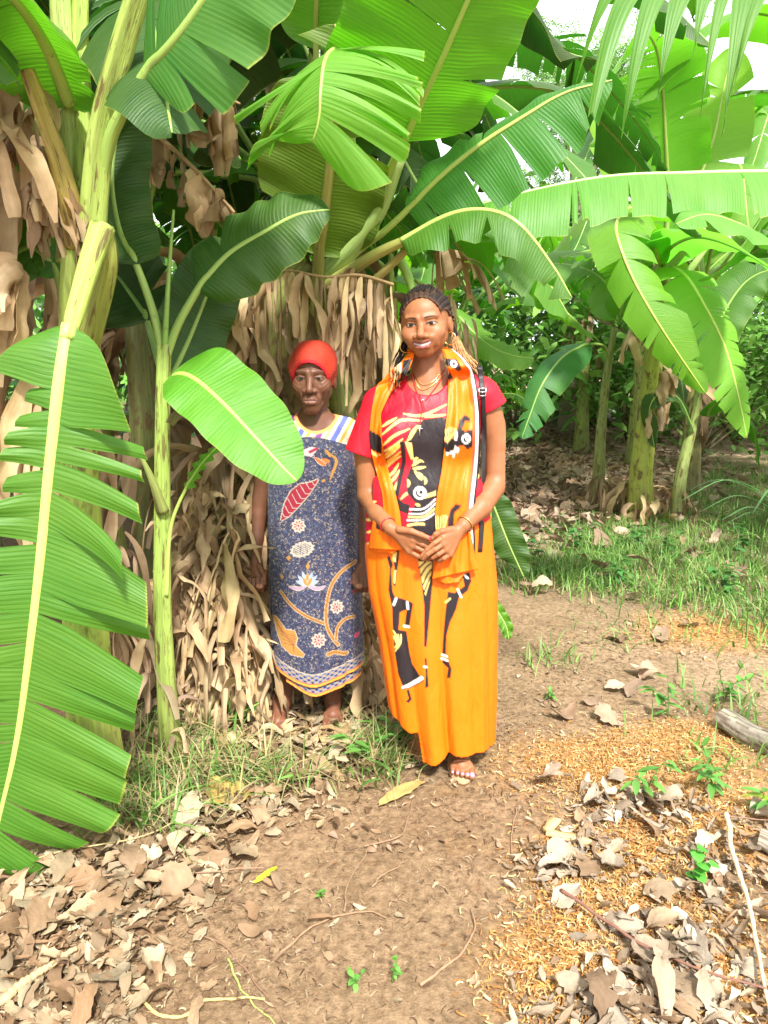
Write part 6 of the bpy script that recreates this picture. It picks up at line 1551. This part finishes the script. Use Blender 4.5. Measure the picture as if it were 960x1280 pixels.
# ---- jewellery
def torus(c, r, r2, N, name, mat, parent, th0=0, th1=2 * math.pi, sy=1.0):
    N = unit(np.array(N, float)); a = unit(np.cross(N, (0, 0, 1))); b = np.cross(N, a); t = np.linspace(th0, th1, 48)
    q = MB(); C = c + (a * np.cos(t)[:, None] + b * np.sin(t)[:, None] * sy) * r
    V, F, uv = tube_geo(C, r2, 8, N0=N); q.add(V, F, uv); return q.build(name, mat, parent)
torus(P(507, 433, 2.47), .0195, .0015, (.35, -1, 0), 'earring', M['gold'], woman)
torus(P(562.5, 423, 2.475), .0200, .0015, (-.55, -1, 0), 'earring', M['gold'], woman)
TB = (bvh_dress, bvh_body)
def chain_on(pts, name, mat, rad, off=.003, bead=None, col=None):
    q0 = spline(np.array(pts, float), 60 if bead is None else bead); Cc = np.array([front(u, v, off, TB) for u, v in q0])
    q = MB()
    if bead is None:
        for _ in range(2): Cc[1:-1] = (Cc[:-2] + 2 * Cc[1:-1] + Cc[2:]) / 4
        tube(q, Cc, rad, 6, col)
    else:
        th = np.linspace(0, np.pi, 7); ph = np.linspace(0, 2 * np.pi, 9)[:-1]
        sp = np.stack([np.sin(th)[:, None] * np.cos(ph), np.sin(th)[:, None] * np.sin(ph), np.cos(th)[:, None] + 0 * ph], -1).reshape(-1, 3)
        for c_ in Cc: q.add(c_ + sp * rad, grid_faces(7, 8, True), None, col)
    return q.build(name, mat, woman)
chain_on([(516, 466), (522, 475), (530, 481), (542, 476), (552, 464)], 'necklace', M['gold'], .0010)
chain_on([(514, 462), (520, 478), (527, 487), (540, 482), (556, 466)], 'necklace', M['gold'], .0011)
M['bead'] = mat_vcol('red_beads', .3, .6, 0, 50, .05, var=.1)
rosary = chain_on([(513, 456), (516, 472), (521, 490), (528, 502), (540, 490), (550, 476), (556, 462)], 'rosary', M['bead'], .0024, .003, 58, (.45, .02, .02))
q = MB(); cc_ = np.array([front(u, v, .004, TB) for u, v in spline(np.array([(528, 503), (527, 515), (525, 530)], float), 14)])
for c_ in cc_: tube(q, np.array([c_ - (0, 0, .0024), c_ + (0, 0, .0024)]), .0019, 6, (.45, .02, .02))
q.build('pendant_beads', M['bead'], rosary)
q = MB(); c_ = front(524.5, 538, .006, TB)
tube(q, np.array([c_ + (0, 0, .017), c_ - (0, 0, .019)]), .0024, 6); tube(q, np.array([c_ + (-.010, 0, .006), c_ + (.010, 0, .006)]), .0024, 6)
q.build('cross', M['silver'], rosary)
torus(front(528.5, 501, .004, TB), .004, .0015, (0, -1, 0), 'medal', M['silver'], rosary)
def bangle(a, b, r, r2, name, mat, parent, f, col=None):
    a, b = np.asarray(a), np.asarray(b); c_ = a + (b - a) * f; return torus(c_, r, r2, b - a, name, mat, parent)
bangle(W(601, 634, -.06), W(579, 657, -.128), .0285, .0021, 'bangle', M['gold'], woman, .90)
o = bangle(W(474, 642, -.05), W(487, 659, -.125), .0272, .0019, 'bracelet', M['bead'], woman, .85)
at = o.data.color_attributes.get('Col'); at.data.foreach_set('color', np.tile(np.array([.6, .02, .03, 1], np.float32), len(o.data.vertices)))
# ---- sandals
for (bx, hy_, by_, nm) in ((P(575, 950, 2.45)[0], 2.565, 2.330, 1), (P(527, 950, 2.55)[0], 2.70, 2.485, 2)):
    t = np.linspace(0, 2 * np.pi, 40, endpoint=False); L = (hy_ - by_) / 2
    ol = np.stack([bx + .044 * np.sin(t) * (1 - .14 * np.cos(t)), (hy_ + by_) / 2 + L * np.cos(t)], 1)
    q = MB(); rows = [np.column_stack([ol[:, 0] * f + bx * (1 - f), ol[:, 1] * f + (hy_ + by_) / 2 * (1 - f), np.full(40, z_)]) for f, z_ in ((.02, .004), (1, .004), (1.02, .010), (1, .017), (.02, .017))]
    q.add(np.concatenate(rows), grid_faces(5, 40, True), None, (.42, .24, .13))
    sd_ = q.build('sandal', M['bark'], woman)
    q = MB(); C = spline([(bx - .036, by_ + .075, .02), (bx - .028, by_ + .062, .055), (bx, by_ + .055, .066), (bx + .028, by_ + .062, .055), (bx + .036, by_ + .075, .02)], 20)
    tube(q, C, .006, 8, (.36, .18, .10), flat=.4); q.build('strap', M['bark'], sd_)
# ---- shoulder bag
bag_c = np.array([P(601, 690, WY - .02)[0], WY - .03, tz(700)])
bag = empty('shoulder_bag', (bag_c[0], bag_c[1], tz(715)), 'small dark shoulder bag on a buckled black strap at the smiling woman\'s side', 'bag')
X = cloth_strip([(596, 457, 603, 457, 2.52, 2.52), (597, 464, 604, 464, 0, 0), (599, 480, 606, 480, 0, 0), (601, 500, 607, 500, 0, 0), (602, 540, 608, 540, 0, 0), (602, 590, 607, 590, 0, 0), (600, 650, 606, 650, 0, 0), (598, 690, 603, 690, 0, 0)], TD, 0, .0, .004, 6, 60)
Vs, Fs = thick(X, .003); q = MB(); q.add(Vs, Fs, None, (.022, .018, .018)); st_ = q.build('strap', M['silk'], bag)
bp = front(603, 490, .010, TD); q = MB()
for sx in (-1, 1): tube(q, np.array([bp + (sx * .011, 0, -.012), bp + (sx * .011, 0, .012)]), .0018, 6)
for sz in (-1, 0, 1): tube(q, np.array([bp + (-.011, 0, sz * .012), bp + (.011, 0, sz * .012)]), .0018, 6)
q.build('buckle', M['silver'], st_)
xx = np.linspace(-1, 1, 14); th = np.linspace(0, 2 * np.pi, 24, endpoint=False); rows = []
for k_ in xx:
    s_ = (1 - abs(k_) ** 4) ** .5 * .98 + .02; rows.append(np.column_stack([bag_c[0] + .030 * s_ * np.sign(np.cos(th)) * np.abs(np.cos(th)) ** .6, bag_c[1] + .0 + .022 * s_ * np.sin(th), np.full(24, bag_c[2] + k_ * .045)]))
q = MB(); q.add(np.concatenate(rows), grid_faces(14, 24, True), None, (.085, .035, .020)); q.build('pouch', M['silk'], bag)

# ------------------------------------------------------------------ the older woman
OY = 2.82
O = lambda u, v, dy=0.0: P(u, v, OY + dy)
ho = Head(P(387.3, 473.5, 2.735), R(-3), R(0), R(3), 1.06, 1.17, False)
ox0 = P(390, 640, OY)[0]
bo = Field(axis((P(292, 0, OY)[0], P(340, 0, OY)[0], .0024), (P(340, 0, OY)[0], P(360, 0, OY)[0], .004), (P(360, 0, OY)[0], P(418, 0, OY)[0], .0019), (P(418, 0, OY)[0], P(442, 0, OY)[0], .004), (P(442, 0, OY)[0], P(478, 0, OY)[0], .0024)),
           axis((2.62, 2.86, .0022), (2.86, 3.0, .005)),
           axis((-.03, .12, .0028), (.12, .52, .010), (.52, .74, .0023), (.74, 1.16, .006), (1.16, 1.58, .0019)))
bo.ell(O(391, 585, .02), (.150, .090, .17), .02); bo.ell(O(391, 650, .02), (.135, .085, .15), .05); bo.ell(O(391, 715, .02), (.15, .10, .15), .05)
bo.cap(O(350, 540, .03), O(432, 540, .03), .046, .046, .03)
bo.cap(ho.w(0, .022, -.075), O(393, 533, .03), .046, .055, .03)
bo.cap(O(393, 524, .035), O(360, 537, .035), .038, .03, .04); bo.cap(O(393, 524, .035), O(424, 535, .035), .038, .03, .04)
bo.cap(O(365, 725), O(358, 830), .072, .045, .03); bo.cap(O(358, 830), O(352, 888), .044, .030, .03)
bo.cap(O(415, 725), O(416, 830), .072, .045, .03); bo.cap(O(416, 830), O(416, 885, .05), .044, .030, .03)
bo.chain((O(344, 545, .03), O(331, 600, .04), O(323, 642, .03), O(320, 672, .01), O(320, 700, -.02)), (.044, .039, .033, .030, .021), .012)
bo.chain((O(438, 545, .03), O(446, 600, .04), O(449, 642, .03), O(451, 672, .01), O(453, 702, -.02)), (.044, .039, .033, .030, .021), .012)
def fist(f, w_, s):
    """knuckles down, fingers curled in; s = +1 mirrors the thumb to the right"""
    def q(du, v, dy): return P(w_[0] + s * du, v, OY + dy)
    kn = [q(-10 + 6.2 * i, 727 - (0, 1.5, 1, 0)[3 - i] + (2 if i == 0 else 0), -.055 - .006 * i) for i in range(4)]
    fg = [[q(-10 + 6.2 * i, 738 - (i == 0) * 2, -.080 - .004 * i), q(-8.5 + 5.6 * i, 733, -.100 - .003 * i), q(-7.5 + 5.2 * i, 724, -.088)] for i in range(4)]
    hand(f, P(w_[0], w_[1], OY - .02), kn, fg, [q(5, 708, -.045), q(11, 719, -.072), q(11, 729, -.095), q(5, 734, -.112)], .0130, (.0098, .0092, .0088, .0078), .012)
fist(bo, (319, 700), 1); fist(bo, (454, 702), -1)
g1, g2 = G(345, 921), G(416, 906)
foot(bo, np.array([P(352, 905, 2.86)[0], 2.86, .036]), np.array([P(347, 905, 2.745)[0], 2.745, .030]), np.array([P(352, 905, 2.83)[0], 2.835, .085]), 1)
foot(bo, np.array([P(416, 905, 2.9)[0], 2.92, .036]), np.array([P(416, 905, 2.8)[0], 2.805, .030]), np.array([P(416, 905, 2.88)[0], 2.89, .085]), -1)
bo.put(ho.o - .20, ho.o + .20, ho.sdf, .016)
V, F = bo.mesh()
skinO = (.135, .056, .031)
co = ho.paint(V, skinO, (.21, .095, .07), (.8, .8, .8))
co[V[:, 2] < .11] = np.array(skinO) * np.array([1.25, 1.2, 1.15])
for s_, w_ in ((1, 319), (-1, 454)):
    m = np.linalg.norm(V - P(w_ + s_ * 5, 733, OY - .115), axis=1) < .012; co[m] = (.30, .14, .08)
old = mesh_obj('person', V, F, M['skin'], loc=(ox0, OY, 0), col=co)
tag(old, 'older barefoot woman in red knit cap and dark patterned wrap, arms at her sides', 'person')
bvh_old = BVHTree.FromPolygons([tuple(v) for v in V], [tuple(f) for f in F])
# cap
kf = Field(*[axis((ho.o[i] - .16, ho.o[i] + .17, .0022)) for i in range(3)])
def capf(X, Y, Z):
    x, y, z = ho.loc(X, Y, Z)
    d = d_ell(x, y, z, (0, .006, .030), (.0865, .1085, .0905)) + .0003 * np.cos(z * 700) - .002 * np.sin(x * 60 + z * 40) - .0015 * np.sin(y * 80 - z * 70)
    edge = d_ell(x, y, z, (-.002, -.105, -.044), (.0725, .105, .0925))
    return smax(np.maximum(d, -(z + .034 + .35 * (y + .02) * (y > -.02))), -edge, .004)
kf.put(ho.o - .16, ho.o + .17, lambda X, Y, Z: capf(X, Y, Z) * .9)
V, F = kf.mesh(); x, y, z = ho.loc(V[:, 0], V[:, 1], V[:, 2])
ed = d_ell(x, y, z, (-.002, -.105, -.044), (.0725, .105, .0925))
kc = np.where((ed < .011)[:, None], np.array([.36, .006, .012]), np.array([.40, .026, .009])); 
kc = kc * (.90 + .10 * np.clip(.5 + .5 * np.sin(z * 900), 0, 1) * .5 + .1 * np.sin(x * 45)[:, None].ravel())[:, None]
mesh_obj('knit_cap', V, F, M['cloth'], old, col=kc)
# blouse
bl = Field(axis((P(325, 0, OY)[0], P(470, 0, OY)[0], .003)), axis((2.66, 3.0, .0035)), axis((tz(640) - .1, P(0, 500, OY)[2], .003)))
bl.ell(O(391, 585, .02), (.157, .098, .177), .02); bl.cap(O(350, 540, .03), O(434, 540, .03), .053, .053, .03)
bl.cap(O(393, 524, .035), O(360, 537, .035), .044, .036, .04); bl.cap(O(393, 524, .035), O(424, 535, .035), .044, .036, .04)
def flutter(a, b, s):
    v = b - a; L = np.linalg.norm(v); v = v / L
    def fn(X, Y, Z):
        t = ((X - a[0]) * v[0] + (Y - a[1]) * v[1] + (Z - a[2]) * v[2]) / L
        px_, py_, pz_ = X - a[0] - t * L * v[0], Y - a[1] - t * L * v[1], Z - a[2] - t * L * v[2]
        an = np.arctan2(py_, px_); r_ = .050 + .024 * t + .007 * np.clip(t, 0, 1) * np.cos(6 * an + s)
        rr = np.sqrt(px_ ** 2 + py_ ** 2 + pz_ ** 2)
        return np.maximum(np.maximum((rr - r_) * .8, (.030 + .02 * t - rr) * np.where(t > .35, 1, -1)), np.maximum(t - 1, -t - .1) * L)
    return fn
for a, b, s_ in ((O(437, 538, .03), O(446, 578, .035), 0.5), (O(346, 538, .03), O(336, 580, .035), 2.0)):
    bl.put(np.minimum(a, b) - .1, np.maximum(a, b) + .1, flutter(a, b, s_), .006)
bl.ell(O(394, 497, -.05), (.098, .17, .125), .004, True)
V, F = bl.mesh(); u, v = plane_uv(V, OY - .09)
t_ = (u + np.where(u < 393, -1, 1) * 0 + (v - 530) * .55) % 46
pal_ = [(0, 5, (.74, .34, .15)), (5, 9, (.70, .60, .50)), (9, 17, (.09, .11, .36)), (17, 21, (.70, .60, .50)), (21, 26, (.70, .26, .05)), (26, 31, (.72, .52, .36)), (31, 34, (.85, .45, .3)), (34, 42, (.16, .035, .17)), (42, 46, (.80, .45, .32))]
bc = np.tile(np.array([.82, .7, .6]), (len(V), 1))
for a, b, c_ in pal_: bc[(t_ >= a) & (t_ < b)] = c_
nd = np.abs(d_ell(V[:, 0], V[:, 1], V[:, 2], O(394, 497, -.05), np.array((.098, .17, .125))))
bc[nd < .011] = (.80, .27, .08)
sl = (u > 441) & (v > 540) | (u < 341) & (v > 545); bc[sl] = (.78, .24, .06)
mesh_obj('blouse', V, F, M['cloth'], old, col=bc)
# wrap
vO = [545, 560, 590, 620, 700, 760, 800, 840, 875]
lO = [366, 356, 340, 333, 331, 332, 334, 336, 338]; rO = [443, 444, 445, 446, 449, 451, 452, 452, 452]
zO = np.array([P(0, v, OY)[2] for v in vO])[::-1]; xlO = np.array([P(u, v, OY)[0] for u, v in zip(lO, vO)])[::-1]; xrO = np.array([P(u, v, OY)[0] for u, v in zip(rO, vO)])[::-1]
bO = np.array([.112, .118, .122, .12, .125, .135, .14, .14, .14])[::-1]
of = Field(axis((P(318, 0, OY)[0], P(464, 0, OY)[0], .0026)), axis((2.63, 3.02, .0034)), axis((.12, P(0, 540, OY)[2], .0026)))
def wrap_f(s, grow):
    def fn(X, Y, Z):
        l, r_, b = np.interp(Z, zO, xlO), np.interp(Z, zO, xrO), np.interp(Z, zO, bO)
        a, c_ = (r_ - l) / 2, (r_ + l) / 2; x, y = (X - c_) / (a + grow), (Y - OY - .015) / (b + grow); ph = np.arctan2(x, -y)
        k = np.clip((1.0 - Z) / .7, 0, 1)
        Fd = 1 + .012 * np.cos(5 * ph + 3 * Z) + k * (-.05 * np.exp(-((ph - .75) / .07) ** 2) + .03 * np.exp(-((ph - .6) / .1) ** 2) - .04 * np.exp(-((ph + .9) / .08) ** 2) + .015 * np.cos(9 * ph - 2 * Z)) + .006 * np.sin(40 * Z - 6 * ph) * (1 - k) + .01 * np.exp(-((Z - 1.13) / .018) ** 2)
        rho = (np.abs(x) ** 2.4 + np.abs(y) ** 2.4) ** (1 / 2.4)
        return np.abs((rho / Fd - 1) * np.minimum(a, b) * .8) - .004
    return fn
bxl = ((of.ax[0][0], 2.63, .12), (of.ax[0][-1], 3.02, 2))
def hemz(pts):
    pts = [tuple(q) for q in spline(np.array(pts, float), 60)]
    return np.array([P(u, v, OY - .12)[0] for u, v in pts]), np.array([P(u, v, OY - .12)[2] for u, v in pts])
hx1, hz1 = hemz([(300, 822), (336, 834), (352, 844), (375, 855), (395, 858), (415, 853), (435, 846), (452, 843), (480, 840)])
hx2, hz2 = hemz([(300, 836), (340, 846), (362, 857), (380, 867), (395, 871), (412, 867), (430, 861), (445, 858), (480, 852)])
tx, tzz = hemz([(300, 600), (340, 575), (366, 552), (385, 547), (410, 550), (440, 560), (480, 575)])
of.put(*bxl, lambda X, Y, Z: np.maximum(wrap_f(1, 0)(X, Y, Z), np.maximum(np.interp(X, hx1, hz1) - Z, Z - np.interp(X, tx, tzz))))
of.put(*bxl, lambda X, Y, Z: np.maximum(wrap_f(1, -.010)(X, Y, Z), np.maximum(np.maximum(np.interp(X, hx2, hz2) - Z, Z - .6), P(362, 850, OY)[0] - X - .6 * (Y < OY) * 0)))
V, F = of.mesh(); u, v = plane_uv(V, OY - .12)
wc = np.zeros((len(V), 4))
o4 = lambda pts: [(280 + a / 4.414, 650 + b / 4.414) for a, b in pts]
o3 = lambda pts: [(280 + a / 4.571, 410 + b / 4.571) for a, b in pts]
def wp(mask, col): wc[mask] = (*col, 1)
GO, CR, MA, LB, NV = (.34, .165, .04), (.36, .31, .26), (.22, .012, .03), (.22, .30, .45), (.012, .014, .05)
# red leaf with cream outline and dark veins
lf_ = o3([(320, 1110), (340, 1010), (380, 935), (430, 895), (490, 885), (540, 865), (520, 900), (480, 960), (420, 1030), (370, 1080)])
for du, dv in ((-1.6, 0), (1.6, 0), (0, 1.6), (0, -1.6)): wp(inpoly(u + du, v + dv, lf_), CR)
wp(inpoly(u, v, lf_), MA)
for k_ in range(8):
    t = .1 + k_ * .11; p0 = np.array([320, 1110]) * (1 - t) + np.array([540, 865]) * t
    wp(nearline(u, v, o3([p0, p0 + [-28, -50]]), .45) & inpoly(u, v, lf_), CR); wp(nearline(u, v, o3([p0, p0 + [45, 0]]), .45) & inpoly(u, v, lf_), CR)
def rosette(p, r, f=o4):
    c0 = f([p])[0]; d = np.hypot(u - c0[0], v - c0[1]); an = np.arctan2(v - c0[1], u - c0[0])
    wp(d < r * (1 + .12 * np.cos(9 * an)), CR); wp((d < r * .7) & (np.cos(9 * an) > .2), MA); wp(d < r * .28, CR); wp(d < r * .15, MA)
rosette((622, 485), 8.2); rosette((523, 660), 8.8); rosette((410, 35), 8.5)
c0 = o4([(430, 165)])[0]; an = np.arctan2((v - c0[1]) * 1.5, u - c0[0]); d = np.hypot(u - c0[0] + (v - c0[1]) * .4, (v - c0[1]) * 1.45) 
wp(d < 14.5 * (1 + .08 * np.cos(14 * an)), CR); wp((d < 11) & (np.sin(u * 2.2) * np.sin(v * 2.4 + u) > .15), NV)
# lotus
for a_, l_, col in ((-1.15, 15, LB), (-.75, 17, LB), (1.15, 15, LB), (.75, 17, LB), (-.35, 18, LB), (.35, 18, LB), (0, 16, GO), (-.5, 11, GO), (.5, 11, GO)):
    b0 = o4([(460, 365)])[0]; e_ = (b0[0] + math.sin(a_) * l_, b0[1] - math.cos(a_) * l_)
    wp(nearline(u, v, [b0, ((b0[0] + e_[0]) / 2, (b0[1] + e_[1]) / 2), e_], 2.4, True), CR); wp(nearline(u, v, [b0, ((b0[0] + e_[0]) / 2, (b0[1] + e_[1]) / 2), e_], 1.7, True), col)
for q_ in ([(360, 370), (410, 380), (450, 370)], [(470, 370), (520, 380), (560, 368)]): wp(nearline(u, v, o4(q_), 2.6, True), CR); wp(nearline(u, v, o4(q_), 1.5, True), (.35, .2, .3))
wp(inpoly(u, v, o4([(448, 258), (462, 235), (476, 258), (462, 280)])), GO); wp(inpoly(u, v, o4([(338, 210), (358, 198), (372, 215), (352, 230)])), GO); wp(inpoly(u, v, o4([(304, 318), (318, 304), (330, 318), (316, 335)])), GO)
# golden branch and bird shaped leaf
for q_, w_ in (([(310, 400), (370, 470), (440, 520), (550, 570)], 2.2), ([(720, 252), (650, 290), (600, 350), (575, 420), (562, 520), (572, 600), (605, 660), (630, 690)], 2.6), ([(710, 550), (660, 560), (625, 600), (618, 660)], 2.4), ([(575, 740), (610, 730), (640, 735), (675, 745)], 3.0)):
    wp(nearline(u, v, o4(q_), w_ * .8 + .6), CR); wp(nearline(u, v, o4(q_), w_ * .8), GO); wp(nearline(u, v, o4(q_), .35), (.12, .03, .01))
bd = o4([(258, 540), (290, 545), (320, 580), (340, 605), (390, 610), (405, 650), (395, 690), (445, 735), (435, 752), (370, 740), (320, 700), (295, 640), (280, 590)])
for du, dv in ((-1.2, 0), (1.2, 0), (0, 1.2), (0, -1.2)): wp(inpoly(u + du, v + dv, bd), CR)
wp(inpoly(u, v, bd), GO)
for k_ in range(6): wp(nearline(u, v, o4([(280 + k_ * 10, 560 + k_ * 24), (330 + k_ * 10, 620 + k_ * 14), (395 - k_ * 2, 640 + k_ * 16)]), .4) & inpoly(u, v, bd), (.2, .06, .02))
for c_ in ((712, 360), (722, 410), (730, 660)): wp(np.hypot(u - o4([c_])[0][0], v - o4([c_])[0][1]) < 3.6, (.45, .05, .12))
for c_ in ((560, 770), (575, 760)): wp(np.hypot((u - o3([c_])[0][0]) * .5 - (v - o3([c_])[0][1]) * .3, v - o3([c_])[0][1]) < 3.0, (.5, .12, .03))
for q_ in ([(520, 745), (550, 770), (580, 790)],): wp(nearline(u, v, o3(q_), 2.8, True), CR); wp(nearline(u, v, o3(q_), 2.0, True), (.5, .10, .03))
for q_ in ([(600, 720), (640, 760), (620, 830), (600, 880)], [(580, 700), (610, 740)], [(560, 880), (575, 870)]): wp(nearline(u, v, o3(q_), 1.8, True), GO)
wp(inpoly(u, v, o3([(440, 700), (500, 680), (540, 690), (500, 740), (450, 730)])), (.42, .30, .32)); wp(nearline(u, v, o3([(490, 710), (530, 690)]), 1.8), MA)
# border band along the hem, top edge
for hx, hz, m in ((hx1, hz1, V[:, 2] * 0 == 0),):
    dz = V[:, 2] - np.interp(V[:, 0], hx, hz); low = dz < -.002
    dz2 = V[:, 2] - np.interp(V[:, 0], hx2, hz2); dz = np.where(low, dz2, dz)
    band = (dz < .052) & (dz >= .012); ch = np.sin(V[:, 0] * 210) * np.sin(dz * 330 + 1)
    wp(band, (.15, .17, .27)); wp(band & (ch > .35), (.36, .22, .08)); wp(band & (ch < -.45), NV); wp((np.abs(dz - .053) < .003), CR); wp((np.abs(dz - .013) < .003), (.5, .12, .05))
    wp((dz < .011) & (dz > -.02), (.70, .28, .04))
def mat_wrap():
    k = NT('wax_print_cotton'); tc = k.n('ShaderNodeTexCoord'); o_ = tc.outputs['Object']; at = k.n('ShaderNodeVertexColor', layer_name='Col')
    n_ = k.n('ShaderNodeTexNoise'); k.l(o_, n_.inputs['Vector']); n_.inputs['Scale'].default_value = 60
    ds = k.mix(.020, o_, n_.outputs['Color'])
    v1 = k.voro(ds, 105, 'DISTANCE_TO_EDGE', 1.0); v2 = k.voro(ds, 105, 'F1', 1.0); v3 = k.voro(ds, 160, 'SMOOTH_F1', 1.0)
    ring_ = k.math('ABSOLUTE', k.math('SUBTRACT', v2.outputs['Distance'], .34))
    pat = k.ramp(ring_, [(.05, (1, 1, 1)), (.10, (0, 0, 0))])
    dot = k.ramp(v3.outputs['Distance'], [(.13, (1, 1, 1)), (.2, (0, 0, 0))])
    hue = k.mix(k.ramp(v2.outputs['Color'], [(.35, (0, 0, 0)), (.45, (1, 1, 1))], 'CONSTANT'), (.34, .28, .22, 1), (.10, .12, .20, 1))
    base = k.mix(k.noise(o_, 12, 3), (.010, .012, .032, 1), (.022, .024, .06, 1))
    c = k.mix(k.math('MULTIPLY', pat, .75), base, hue); c = k.mix(k.math('MULTIPLY', dot, .7), c, (.26, .10, .08, 1))
    c = k.mix(k.math('MULTIPLY', k.ramp(v1.outputs['Distance'], [(.02, (1, 1, 1)), (.05, (0, 0, 0))]), .35), c, (.16, .18, .26, 1))
    c = k.mix(at.outputs[1], c, at.outputs[0])
    return k.done(k.bsdf(c, .72, .25, k.bump(k.math('ADD', k.math('MULTIPLY', k.noise(o_, 300, 3), .15), k.noise(k.mapping(o_, (22, 22, 6)), 1.0, 3, .5, .8)), .3, .02), Sheen_Weight=.1))
mesh_obj('wrap_dress', V, F, mat_wrap(), old, col=wc)
# ================================================================== light
w = bpy.data.worlds.new('World'); scene.world = w; w.use_nodes = True
nt = w.node_tree
for n in list(nt.nodes): nt.nodes.remove(n)
SUN_EL, SUN_AZ = R(50), R(166)   # azimuth clockwise from +Y: behind the viewer, to the right
out = nt.nodes.new('ShaderNodeOutputWorld'); bg = nt.nodes.new('ShaderNodeBackground'); sky = nt.nodes.new('ShaderNodeTexSky')
sky.sky_type = 'NISHITA'; sky.sun_disc = False; sky.sun_elevation = SUN_EL; sky.sun_rotation = SUN_AZ; sky.dust_density = 4.0; sky.air_density = 1.0
tc = nt.nodes.new('ShaderNodeTexCoord'); nz_ = nt.nodes.new('ShaderNodeTexNoise'); nz_.inputs['Scale'].default_value = 3.0; nz_.inputs['Detail'].default_value = 6
nt.links.new(tc.outputs['Generated'], nz_.inputs['Vector'])
rp = nt.nodes.new('ShaderNodeValToRGB'); rp.color_ramp.elements[0].position = .30; rp.color_ramp.elements[0].color = (.72, .72, .72, 1); rp.color_ramp.elements[1].position = .6
nt.links.new(nz_.outputs['Fac'], rp.inputs[0])
mx = nt.nodes.new('ShaderNodeMix'); mx.data_type = 'RGBA'
nt.links.new(rp.outputs[0], mx.inputs[0]); nt.links.new(sky.outputs[0], mx.inputs[6]); mx.inputs[7].default_value = (9.5, 9.6, 9.8, 1)
nt.links.new(mx.outputs[2], bg.inputs[0]); bg.inputs[1].default_value = 0.11
nt.links.new(bg.outputs[0], out.inputs[0])
sd = bpy.data.lights.new('sun', 'SUN'); sd.energy = 4.2; sd.angle = R(6); sd.color = (1, .975, .93)
so = bpy.data.objects.new('sun', sd); COL.objects.link(so)
dirv = Vector((math.sin(SUN_AZ) * math.cos(SUN_EL), math.cos(SUN_AZ) * math.cos(SUN_EL), math.sin(SUN_EL)))
so.rotation_euler = dirv.to_track_quat('Z', 'Y').to_euler()
so.location = (0, 0, 8)
vs = scene.view_settings
vs.view_transform = 'Standard'; vs.look = 'None'; vs.gamma = 1; vs.use_curve_mapping = False
vs.exposure = 1.33
scene.cycles.max_bounces = 5; scene.cycles.diffuse_bounces = 3; scene.cycles.transmission_bounces = 3; scene.cycles.glossy_bounces = 2
scene.cycles.use_adaptive_sampling = True; scene.cycles.adaptive_threshold = .02
